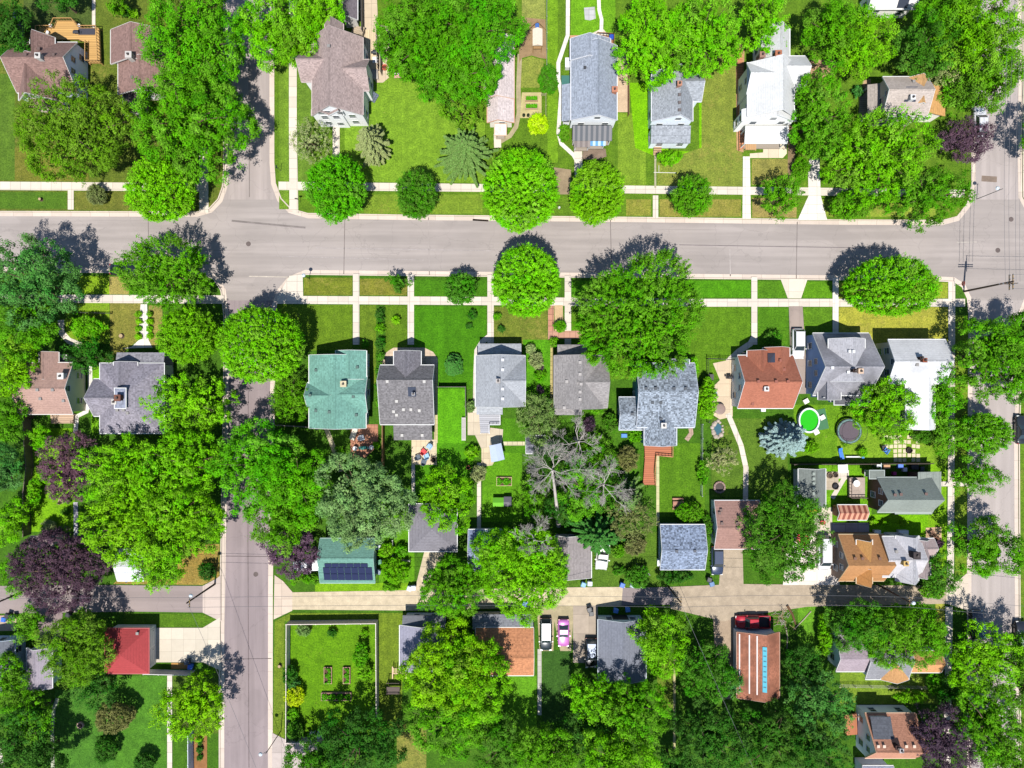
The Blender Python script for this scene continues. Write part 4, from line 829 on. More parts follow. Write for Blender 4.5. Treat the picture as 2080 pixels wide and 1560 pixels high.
def crown(seed, a, b, c, kind):
    sp, nl, sl, sr, ls, bh, br, loss, A, core, upw = KIND[kind]; sp *= 1.13; sl *= 1.15; bh *= 1.25; ls *= .78; nl = int(nl*1.55)
    rng = np.random.default_rng(seed)
    mean = (a*b)**.5
    if mean < 3.5 and kind != 'shrub': q = .72+.08*mean; sp *= q; sl *= q; sr *= q; ls *= .92; bh *= .8; br *= .8
    area = 2*math.pi*mean*(.45*mean+.55*c)*1.35
    n = max(24, int(area/(sp*sp*.87))); sc3 = np.array([a, b, c])
    D = sphere(n, -.42, rng, .33*sp/mean); D = np.concatenate([D, sphere(int(n*1.25), -.32, rng, .3*sp/mean)[-int(n*.42):]]) if kind != 'airy' else D; n = len(D)
    KV = [(rng.normal(size=3)*rng.uniform(1.5, 4.5), rng.uniform(0, 6.28)) for _ in range(7)]
    def F(d): return 1 + A*.5*sum(np.cos(d@kv+ph) for kv, ph in KV)
    nb = max(5, int(area/(br*br*2.4))); BC = sphere(nb, -.5, rng, .5*br/mean)*sc3; bo = rng.uniform(-.5, .5, nb)
    S0 = D*sc3
    dist = np.linalg.norm(S0[:, None, :]-BC[None], axis=2); bi = dist.argmin(1); u = np.minimum(1.3, dist.min(1)/br)
    rel = bh*(1-u*u*1.1) + bo[bi]*bh*.9
    sh = max(.3, 1-(sl*.75+bh*.5)/mean)
    off = nrmz(D*np.array([1, 1, mean/c])*.8 + np.array([0, 0, .35]))
    CP = S0*(F(D)*sh)[:, None] + off*rel[:, None] + rng.normal(size=(n, 3))*sp*.12
    keep = rng.random(n) > loss*np.clip((u-.55)/.45, 0, 1)
    nh = 0 if kind in ('maple', 'shrub', 'airy') else int(area/{'spray': 13.0, 'olive': 14.0}.get(kind, 10.0)); HC = sphere(max(1, nh), .0, rng, 1.1)*sc3; HR = rng.uniform(.45, 1.0, max(1, nh))*min(1.0, mean/4.5)
    if nh: keep &= (np.linalg.norm(S0[:, None, :]-HC[None], axis=2) > HR[None]).all(1)
    CP, D, bi, u = CP[keep], D[keep], bi[keep], u[keep]; n = len(D)
    bd = nrmz(CP-(BC*.75)[bi])
    ax = nrmz(D*.6 + bd*.5 + rng.normal(size=(n, 3))*.25 + np.array([0, 0, upw]))
    ct = np.where(rng.random(n) < .3, -.24, .05) + (rng.normal(0, .09, nb))[bi] + rng.normal(0, .13, n)
    k = np.repeat(np.arange(n), nl); N = len(k)
    t = rng.uniform(0, 1, N); slen = (sl*rng.uniform(.55, 1.4, n))[k]
    lat = rng.normal(size=(N, 3))*(sr*(1.2-.65*t))[:, None]
    P = CP[k] + ax[k]*((t-.25)*slen)[:, None] + lat
    Nn = nrmz(ax[k]*.3 + lat/sr*.6 + rng.normal(size=(N, 3))*.22 + np.array([0, 0, .62]))
    t1 = .48 + ct[k] + rng.normal(0, .07, N); t2 = .5 + rng.normal(0, .22, nb)[bi][k] + rng.normal(0, .12, N)
    S = ls*rng.uniform(.65, 1.25, N)*(1.1-.3*t)
    nc_ = int(area*core*9.0); DD = sphere(nc_, -.6, rng, .3)          # leaves along the inner branches
    rim = np.clip(1.25-np.abs(DD[:, 2])*1.6, .25, 1); depth = (sl*.5+bh*.5)*(1.2-rim*.75)+rng.uniform(.12, .46, nc_)*mean*(1.15-rim*.7)
    if nh: depth = depth + np.where((np.linalg.norm((DD*sc3)[:, None, :]-HC[None], axis=2) < HR[None]*1.15).any(1), .35*mean, 0)
    PC = DD*sc3*(F(DD)*sh)[:, None] - nrmz(DD*sc3)*depth[:, None]
    NC = nrmz(rng.normal(size=(nc_, 3))*.5 + np.array([0, 0, .8]))
    P = np.concatenate([P, PC]); Nn = np.concatenate([Nn, NC]); S = np.concatenate([S, ls*2.1*rng.uniform(.8, 1.3, nc_)])
    t1 = np.concatenate([t1, rng.normal(.45, .1, nc_)]); t2 = np.concatenate([t2, rng.normal(.5, .2, nc_)])
    return P, Nn, S, (np.clip(t1, .05, 1.1), np.clip(t2, 0, 1)), CP, D
def trunk(root, x, y, h, r0, targets, rng, mat, name='trunk'):
    b = MB(); top = h*.55; wob = [(x+rng.normal()*.08*i, y+rng.normal()*.08*i, top*i/4) for i in range(5)]
    wob[0] = (x, y, -.1)
    b.tube(wob, [r0*1.35, r0, r0*.85, r0*.72, r0*.55], 8)
    for t in targets:
        s = Vector(wob[2+int(rng.integers(0, 3))]); e = Vector(t); mid = s.lerp(e, .5) + Vector((0, 0, .12*(e-s).length))
        b.tube([s, mid, s.lerp(e, .95)], [r0*.42, r0*.26, r0*.07], 5)
    return b.build(name, mat, root)
def conifer(root, x, y, r, rz_, h, rng, lev, arms, col, needle=.34, dens=15, droop=.12, fill=1.0):
    P = []; N = []; b = MB(); b.tube([(x, y, 0), (x, y, h*.6), (x, y, h*.99)], [.06*r+.05, .04*r+.03, .02], 7)
    for l in range(lev):
        t = (l+.35)/lev; z = h*(.14+.84*t); R = r*(1-t)**.85*rng.uniform(.92, 1.06)+.12; na = max(4, int(arms*(1-t*.55)))
        o = rng.uniform(0, 6.28)
        for k in range(na):
            a = o+2*np.pi*k/na+rng.normal()*.12; Rk = R*rng.uniform(.74, 1.1); ry = rz_/r
            tip = np.array([x+Rk*math.cos(a), y+Rk*math.sin(a)*ry, z-droop*Rk+rng.normal()*.1]); base = np.array([x, y, z])
            b.tube([base, (base+tip)/2, tip], [.045, .03, .012], 4)
            n = max(8, int(dens*Rk*3.4)); s = np.sqrt(rng.uniform(.04, 1, n)); w = .30*(1.12-s)*min(1.4, Rk)*fill+.05
            side = np.array([-math.sin(a), math.cos(a), 0]); u = rng.uniform(-1, 1, n)
            p = base+(tip-base)*s[:, None]+side*(u*w)[:, None]; p[:, 2] += rng.normal(0, .05, n)+.05-abs(u)*.06
            P.append(p); N.append(nrmz(np.tile([0, 0, 1.0], (n, 1))+rng.normal(size=(n, 3))*.45))
    P = np.concatenate(P); N = np.concatenate(N); n = len(P)
    me = leaf_mesh('crown', P-np.array(ROOT[root.name]), N, needle*rng.uniform(.6, 1.2, n), .45, (np.clip(rng.normal(.5, .17, n), 0, 1.1), rng.random(n)), FOL)
    o = link(bpy.data.objects.new('crown', me)); o.parent = root; o.color = col
    b.build('trunk', BARK(), root)
TC = {k: C(*v, 1.06) for k, v in {'lime': (124, 206, 10), 'bright': (100, 186, 14), 'mid': (100, 172, 20), 'dark': (80, 146, 30), 'olive': (110, 166, 32), 'teal': (84, 152, 64), 'silver': (136, 176, 102), 'purple': (114, 84, 102), 'plum': (96, 74, 88), 'yellow': (196, 236, 8), 'spruce': (178, 208, 206), 'grey': (166, 180, 116), 'deep': (62, 122, 32), 'gold': (132, 204, 12), 'brown': (130, 138, 78), 'fresh': (118, 196, 12), 'pine': (124, 164, 84), 'forest': (86, 168, 10)}.items()}
TSEED = [100]
def tree(px, py, rx, ry, kind, col, label, h=None, name='tree', cat='tree', group=None, r0=None):
    TSEED[0] += 1; rng = np.random.default_rng(TSEED[0]); rm = (rx+ry)/2/S
    shrub = kind == 'shrub'
    h = h or (max(.7, rm*1.5) if shrub else 3.2+1.05*rm)
    zc = h*.6; k = (H-zc)/H/S; x, y, _ = W(px, py, zc); root = thing(name, label, cat, (x, y, 0), 0, group)
    if kind in ('spruce', 'pine', 'fir'):
        q = (H-h*.3)/H/S; x, y, _ = W(px, py, h*.35); root.location = (x, y, 0); ROOT[root.name] = Vector((x, y, 0))
        lv, ar, dn = {'spruce': (15, 21, 40), 'pine': (10, 18, 44), 'fir': (12, 14, 34)}[kind]
        conifer(root, x, y, rx*q, ry*q, h, rng, lv, ar, TC[col], .32 if kind != 'pine' else .3, dn, .1 if kind != 'pine' else .02, 1.35 if kind == 'spruce' else .95)
        return root
    q_ = .93 if not shrub else 1.0; a, b, c = rx*k*q_, ry*k*q_, h*(.5 if shrub else .4)
    P, N, s, t, L, D = crown(TSEED[0], a, b, c, kind)
    me = leaf_mesh('crown', P+np.array([0, 0, zc-c*.08]), N, s, .62 if not shrub else .7, t, FOL)
    o = link(bpy.data.objects.new('foliage' if shrub else 'crown', me)); o.parent = root
    cc = TC[col]; j = rng.normal(0, .05, 3); o.color = (cc[0]*(1+j[0]), cc[1]*(1+j[1]*.6), cc[2]*(1+j[2]), 1)
    big = np.argsort(-np.linalg.norm(L[:, :2], axis=1))[::max(1, len(L)//(4 if shrub else 10))][:9]
    tg = [(x+L[i, 0]*.9, y+L[i, 1]*.9, zc+L[i, 2]*.9) for i in big]
    trunk(root, x, y, h, r0 or (.05 if shrub else .07+.032*rm), tg, rng, BARK(), 'stem' if shrub else 'trunk')
    return root
def shrub(px, py, r, col, label, ry=None, h=None, group=None, name='shrub', cat='shrub'):
    return tree(px, py, r, ry or r, 'shrub', col, label, h, name, cat, group)
ST = 'maples along the long street'
for t in (
 # upper left block
 (400, 88, 98, 112, 'lumpy', 'bright', 'tall bright green tree against the upper street, right of the plain brown roof', 12), (388, 252, 118, 102, 'lumpy', 'mid', 'broad medium green tree below the tall bright green one by the upper street', 12),
 (150, 268, 128, 100, 'olive', 'olive', 'wide speckled olive tree in front of the brown-roofed house with pale gable wall', 11), (326, 386, 78, 68, 'maple', 'lime', 'round lime tree on the street corner left of the upper crossing', 9.5),
 (556, 62, 76, 66, 'lumpy', 'fresh', 'yellow-green tree overhanging the top of the upper street', 10), (650, 30, 56, 46, 'lumpy', 'lime', 'lime tree on the top edge above the pinkish-brown house', 9), (612, 95, 42, 42, 'lumpy', 'fresh', 'small yellow-green crown touching the left wing of the pinkish-brown house', 8),
 (860, 75, 96, 92, 'lumpy', 'forest', 'left and larger of the two deep green crowns at the top centre', 13), (965, 70, 92, 88, 'lumpy', 'forest', 'deep green crown leaning over the long pale garage', 13), (925, 160, 100, 56, 'lumpy', 'forest', 'deep green crown lowest of the top centre group, over the big lawn', 10),
 (935, 222, 60, 44, 'airy', 'olive', 'sparse olive tree with pale twigs between the dark group and the dark radial pine', 6.5),
 (682, 381, 66, 74, 'maple', 'bright', 'round rich green maple on the verge right of the upper crossing', 9), (845, 394, 44, 58, 'maple', 'dark', 'narrow dark green tree between the rich green maple and the dark radial pine', 7.5),
 (1057, 383, 80, 92, 'maple', 'lime', 'largest lime maple on the upper verge, left of the dome-shaped smaller one', 10.5, 'tree', 'tree', ST), (1211, 392, 60, 67, 'maple', 'lime', 'smaller dome-shaped lime maple in front of the dark screened porch', 8.5, 'tree', 'tree', ST),
 (1406, 398, 45, 48, 'maple', 'mid', 'small medium green street tree in front of the small grey house', 6.5), (1588, 396, 45, 44, 'loose', 'mid', 'small loose street tree left of the pale concrete drive', 6.5),
 (1318, 86, 72, 92, 'loose', 'lime', 'olive-lime tree over the rear of the long grey-blue house', 11), (1428, 76, 84, 82, 'loose', 'fresh', 'leafy fresh green tree behind the small grey house', 11), (1552, 42, 48, 64, 'loose', 'lime', 'lime crown hanging over the back of the tall white house', 10),
 (1690, 58, 66, 66, 'lumpy', 'mid', 'medium green tree at the top edge right of the tall white house', 11), (1748, 86, 56, 66, 'olive', 'gold', 'yellowish green tree between two darker crowns at the top right', 10), (1662, 236, 58, 96, 'loose', 'mid', 'tall green tree right of the tall white house', 10),
 (1790, 320, 112, 86, 'loose', 'fresh', 'wide open-crowned tree in front of the grey-brown roofed house', 10.5), (1880, 395, 86, 58, 'loose', 'mid', 'open-crowned tree on the upper right street corner', 8), (1728, 415, 50, 32, 'maple', 'mid', 'low bushy tree by the kerb right of the pale concrete drive', 4.5),
 (1872, 96, 62, 66, 'loose', 'dark', 'dark feathery tree behind the grey-brown roofed house', 10), (1986, 70, 86, 84, 'lumpy', 'fresh', 'big fresh green tree in the upper right corner', 12), (2010, 165, 66, 54, 'lumpy', 'mid', 'green tree leaning over the top of the right street', 10), (1920, 30, 66, 50, 'lumpy', 'mid', 'tree on the top edge next to the white-roofed cut-off building', 10), (1945, 190, 46, 40, 'loose', 'mid', 'small green tree between the silvery tree and the right street', 7),
 (1918, 158, 46, 30, 'airy', 'grey', 'silvery grey-green tree above the orange roof slope', 6.5), (1964, 286, 54, 44, 'olive', 'purple', 'purple-leaved tree by the parked van at the upper right', 6.5),
 # long street, south verge
 (70, 572, 88, 84, 'lumpy', 'teal', 'bluish green tree at the left edge below the long street', 12), (340, 552, 102, 72, 'spray', 'mid', 'wide green tree on the corner left of the lower street mouth', 10), (383, 682, 66, 62, 'maple', 'fresh', 'green tree in front of the purplish-grey house', 9), (530, 700, 94, 86, 'maple', 'lime', 'big lime tree overhanging the mouth of the lower street', 11.5),
 (50, 660, 60, 60, 'lumpy', 'mid', 'shadowed green tree beneath the bluish one at the left edge', 9), (26, 748, 42, 66, 'olive', 'gold', 'yellowish olive tree at the left edge beside the pinkish-brown house', 9), (183, 722, 40, 38, 'loose', 'deep', 'small dark tree between the two lower-left houses', 5), 
 (936, 585, 38, 40, 'maple', 'dark', 'small dark street tree in front of the saltbox house', 5.5), (808, 575, 20, 24, 'loose', 'dark', 'tiny dark sapling tree on the verge near the street lamp', 4), (1070, 572, 75, 80, 'maple', 'lime', 'lime maple on the lower verge facing the largest lime maple', 10.5, 'tree', 'tree', ST),
 (1305, 642, 136, 126, 'spray', 'mid', 'huge spreading maple with finger-like sprays in front of the blue-grey house', 13), (1812, 583, 102, 66, 'maple', 'fresh', 'lime street tree with its shadow on the road, near the right crossing', 10),
 (2012, 722, 78, 88, 'loose', 'mid', 'ragged green tree beside the right street below the utility pole', 11), (2074, 690, 32, 74, 'lumpy', 'mid', 'tree cut by the right edge below the crossing', 9), (1803, 832, 58, 64, 'loose', 'fresh', 'feathery yellow-green tree between the trampoline and the white L-shaped house', 8), (1915, 805, 34, 46, 'lumpy', 'bright', 'upright green tree right of the white L-shaped wing', 6.5), (1998, 880, 62, 46, 'maple', 'mid', 'upper of the three verge trees on the right street', 7), (1984, 967, 50, 42, 'loose', 'mid', 'thin middle tree of the three on the right street verge', 6), (2008, 1115, 67, 58, 'lumpy', 'mid', 'dense round lowest tree of the three on the right street verge', 8.5), (2068, 735, 30, 90, 'lumpy', 'dark', 'dark tree on the right edge by the street', 8),
 # left middle
 (390, 822, 83, 60, 'loose', 'lime', 'lime tree leaning on the purplish-grey house', 9.5), (250, 960, 82, 72, 'loose', 'lime', 'upper left crown of the huge olive-green cluster by the lower street', 12), (380, 945, 86, 66, 'loose', 'lime', 'upper right crown of the huge olive-green cluster by the lower street', 12), (255, 1065, 80, 76, 'loose', 'gold', 'left crown of the huge olive-green cluster, nearest the purple tree', 12), (370, 1050, 88, 84, 'loose', 'fresh', 'right crown of the huge olive-green cluster, nearest the lower street', 13), (320, 1145, 66, 48, 'loose', 'lime', 'lowest crown of the huge olive-green cluster, above the asphalt alley', 9),
 (528, 945, 86, 84, 'lumpy', 'bright', 'large green tree covering the lower street above the purple one', 12), (606, 985, 64, 84, 'lumpy', 'bright', 'green tree between the lower street and the silvery maple', 11), (572, 1060, 62, 52, 'lumpy', 'mid', 'lower green crown right above the purple tree by the garage car', 9),
 (735, 1022, 98, 90, 'lumpy', 'silver', 'silvery grey-green maple above the solar-panel garage', 11), (144, 952, 56, 74, 'olive', 'purple', 'plum-coloured tree left of the huge olive-green cluster', 8), (125, 1152, 98, 78, 'olive', 'plum', 'widest dark purple tree, beside the asphalt alley', 10), (592, 1118, 58, 46, 'olive', 'purple', 'low purple tree over the white car by the solar-panel garage', 6),
 (590, 812, 42, 46, 'olive', 'mid', 'olive bushy tree against the teal-green house', 6), (20, 850, 32, 60, 'lumpy', 'mid', 'green tree at the left edge above the long board fence', 8), (14, 950, 30, 62, 'lumpy', 'teal', 'bluish green tree left of the long board fence', 8), (88, 890, 22, 24, 'loose', 'fresh', 'light green sapling tree right of the long board fence', 4), (24, 1060, 30, 48, 'lumpy', 'fresh', 'bushy tree left of the widest dark purple tree', 5), (32, 1165, 26, 40, 'lumpy', 'mid', 'green shrubby tree squeezed between left edge and widest purple tree', 5),
 # middle yards
 (906, 1018, 60, 60, 'loose', 'fresh', 'young bright tree over the dark grey hip garage', 8), (924, 1198, 70, 58, 'olive', 'mid', 'soft mid-green tree over the gravel alley', 9), (1070, 1166, 96, 92, 'olive', 'lime', 'big lime tree over the alley, below the dead tree', 11), (1012, 1120, 60, 50, 'olive', 'fresh', 'leafy green tree over the blue-grey alley garage', 9), (1092, 846, 42, 50, 'olive', 'pine', 'dark bushy tree beside the light grey bungalow', 5.5), (1180, 985, 46, 66, 'lumpy', 'bright', 'dark leafy tree growing under the dead branches', 7), (1082, 1010, 26, 40, 'loose', 'mid', 'small tree with a forked trunk below the dead branches', 6),
 (1128, 925, 40, 44, 'olive', 'deep', 'dark low tree left of the bare dead crowns', 4.5), (1215, 925, 44, 40, 'olive', 'mid', 'low green tree beneath the upper bare crown', 4.5), (1140, 1030, 34, 34, 'olive', 'deep', 'dark low tree around the leaning dead trunk', 3.6), (1235, 1000, 34, 44, 'olive', 'dark', 'dark green tree under the smaller bare crown', 4.8), (1282, 1050, 52, 62, 'airy', 'brown', 'olive feathery tree right of the dark pine', 7), (1594, 1085, 82, 98, 'olive', 'dark', 'dark spreading tree over the concrete drive and red pool', 10.5), (1905, 1165, 40, 44, 'loose', 'dark', 'bushy tree at the corner of the pale grey house and the alley', 6), (1920, 885, 36, 40, 'olive', 'mid', 'soft green tree right of the stepping-stone patio', 5),
 # bottom
 (905, 1355, 88, 82, 'lumpy', 'gold', 'upper crown of the big yellow-green tree by the orange-brown garage', 11.5), (962, 1380, 76, 86, 'lumpy', 'lime', 'right crown of the big yellow-green tree by the orange-brown garage', 11), (920, 1465, 90, 66, 'lumpy', 'mid', 'shaded lower crown under the big yellow-green tree', 8),
 (1340, 1300, 50, 70, 'lumpy', 'fresh', 'lime tree over the right side of the blue-grey garage', 9), (1436, 1362, 58, 60, 'olive', 'dark', 'dark green tree left of the turquoise tarp shed', 8), (1486, 1378, 30, 30, 'loose', 'teal', 'bluish small tree at the foot of the turquoise tarp shed', 5),
 (1204, 1414, 58, 50, 'loose', 'fresh', 'tree with lit sprays below the black parked car', 9), (1290, 1440, 66, 62, 'loose', 'mid', 'loose green tree below the pale ridge garage', 12), (1200, 1490, 66, 66, 'lumpy', 'deep', 'dark tree in the deep shade at the bottom centre', 6.5), (1110, 1530, 74, 56, 'olive', 'mid', 'olive green tree on the bottom edge left of the deep shade', 10), (1260, 1540, 76, 62, 'lumpy', 'fresh', 'bright green tree on the bottom edge at centre', 13.5), (1020, 1510, 50, 70, 'olive', 'dark', 'dark olive tree on the bottom edge beneath the yellow-green tree', 8),
 (1440, 1500, 76, 74, 'loose', 'deep', 'dark green tree on the bottom edge right of the narrow garden path', 10), (1566, 1500, 84, 68, 'loose', 'deep', 'wide dark tree below the turquoise tarp shed', 8), (1668, 1428, 58, 58, 'loose', 'teal', 'green tree left of the rust-roofed lowest house', 10), (1660, 1525, 60, 56, 'loose', 'deep', 'dark tree on the bottom edge left of the rust-roofed house', 11), (1370, 1560, 44, 40, 'loose', 'deep', 'small dark crown on the bottom edge', 8),
 (1745, 1274, 66, 54, 'olive', 'dark', 'darker left crown over the patchwork-roofed house', 10), (1835, 1290, 98, 66, 'olive', 'mid', 'wider right crown over the patchwork-roofed house', 10.5), (2006, 1340, 76, 64, 'loose', 'lime', 'lime tree beside the right street below the alley', 10), (2005, 1470, 76, 84, 'loose', 'mid', 'green tree on the right street above the bottom corner', 10.5), (2040, 1530, 56, 60, 'lumpy', 'mid', 'tree in the bottom right corner', 9), (1915, 1505, 66, 70, 'olive', 'plum', 'dark purple tree right of the rust-roofed house', 9), (1930, 1405, 30, 34, 'lumpy', 'deep', 'small dark tree by the right pavement below the patchwork house', 5), (1632, 1356, 38, 50, 'olive', 'deep', 'dark twiggy tree right of the turquoise tarp shed', 6),
 (156, 1318, 70, 72, 'olive', 'olive', 'olive-green tree left of the red-roofed garage', 9.5), (388, 1436, 76, 66, 'loose', 'gold', 'yellow-green tree beside the lower street below the white fence', 9), (18, 1384, 36, 60, 'olive', 'mid', 'green tree on the left edge over the slate-roofed building', 8), (35, 1490, 50, 60, 'lumpy', 'deep', 'dark shaded tree at the lower left edge', 8), (66, 1450, 40, 50, 'loose', 'mid', 'green tree between the small mauve garage and the garden path', 7), (75, 1540, 60, 44, 'lumpy', 'deep', 'dark tree at the bottom left corner', 8), (195, 1400, 46, 34, 'loose', 'deep', 'dark tree under the olive-green one by the red-roofed garage', 5), (728, 1512, 96, 64, 'lumpy', 'deep', 'very dark tree at the bottom of the white-fenced yard', 8), (640, 1545, 70, 40, 'lumpy', 'dark', 'dark crown on the bottom edge beside the concrete drive', 7), (60, 1268, 26, 36, 'lumpy', 'mid', 'bushy tree between the gravel pad and the asphalt drive at left', 5),
 (18, 60, 44, 60, 'lumpy', 'deep', 'dark tree in the upper left corner by the white canoe', 8), (118, -6, 46, 20, 'lumpy', 'deep', 'dark crown cut by the top edge above the left lawn', 7), (235, 12, 26, 22, 'loose', 'mid', 'small tree on the top edge beside the narrow left path', 4.5),
 (2162, 276, 64, 62, 'lumpy', 'mid', 'tree just beyond the right edge throwing shade on the upper right street', 11), (2078, 1360, 24, 90, 'lumpy', 'dark', 'dark tree cut by the right edge in the lower corner', 9)):
    tree(*t)
# conifers
tree(944, 313, 64, 60, 'pine', 'pine', 'dark radial pine on the big lawn by the pavement', 9, 'pine_tree', 'pine tree')
tree(628, 288, 46, 44, 'airy', 'grey', 'dusty olive tree over the pavement by the pinkish-brown house', 6)
tree(755, 292, 38, 46, 'fir', 'grey', 'khaki conifer at the front corner of the pinkish-brown house', 9, 'fir_tree', 'fir tree')
tree(1597, 893, 50, 40, 'spruce', 'spruce', 'blue spruce beside the green-watered pool', 8, 'spruce_tree', 'spruce tree')
tree(1210, 1084, 62, 58, 'fir', 'teal', 'dark drooping pine above the white pickup', 8, 'pine_tree', 'pine tree')
tree(921, 741, 19, 24, 'spruce', 'teal', 'small bluish conifer alone on the deep green front lawn', 3.2, 'spruce_tree', 'spruce tree')
tree(1272, 1010, 40, 46, 'fir', 'pine', 'dark conifer behind the olive feathery tree', 8, 'pine_tree', 'pine tree')
tree(1465, 935, 36, 30, 'airy', 'grey', 'grey-green airy tree below the small garden pond', 4)
# dead tree
TWIG = lambda: dirt(C(206, 198, 190))
def dead(px, py, z, R, n, label, seed, base=None):
    rng = random.Random(seed); x, y, _ = W(px, py, z)
    bx, by = base or (x, y); root = thing('dead_tree', label, 'dead tree', (bx, by, 0)); T = MB(); T.tube([(bx, by, 0), (bx*.7+x*.3, by*.7+y*.3, z*.4), (x, y, z)], [.30*R/6+.08, .2*R/6+.06, .1*R/6+.04], 9); T.build('trunk', TWIG(), root)
    def grow(b, p, d, L, r, dep):
        q = p + d*L; m = p.lerp(q, .5) + Vector((rng.gauss(0, .07)*L, rng.gauss(0, .07)*L, .05*L)); b.tube([p, m, q], [r, r*.8, r*.6], 5 if dep < 2 else 3)
        if dep >= 4: return
        for k in range(4 if dep < 3 else 5):
            t = rng.uniform(.35, 1.0) if k else 1.0; s = p.lerp(m, t*2) if t < .5 else m.lerp(q, t*2-1)
            dd = (d + Vector((rng.gauss(0, .45), rng.gauss(0, .45), rng.gauss(.05, .2)))).normalized()
            grow(b, s, dd, L*rng.uniform(.5, .8), max(.011, r*.55), dep+1)
    for k in range(n):
        a = 2*math.pi*k/n + rng.uniform(-.3, .3); b = MB(); el = rng.uniform(-.05, 1.0)
        grow(b, Vector((x, y, z*rng.uniform(.72, 1.0))), Vector((math.cos(a), math.sin(a), el)).normalized(), R*rng.uniform(.24, .46), .05*R/6+.016, 0); b.build('limb', TWIG(), root)
    return root
bx_, by_, _ = W(1135, 1068, 0)
dead(1122, 955, 6.3, 6.4, 8, 'bare grey dead tree with a pale leaning trunk and wide limbs', 5, (bx_, by_))
dead(1226, 986, 6.2, 5.8, 7, 'smaller bare grey dead crown right of the leaning dead trunk', 8)
dead(1176, 898, 6.4, 5.4, 6, 'bare grey dead crown nearest the taupe-roofed bungalow', 21)
dead(1085, 1098, 10.2, 4.0, 6, 'bare grey branches poking out of the big lime tree over the alley', 11)
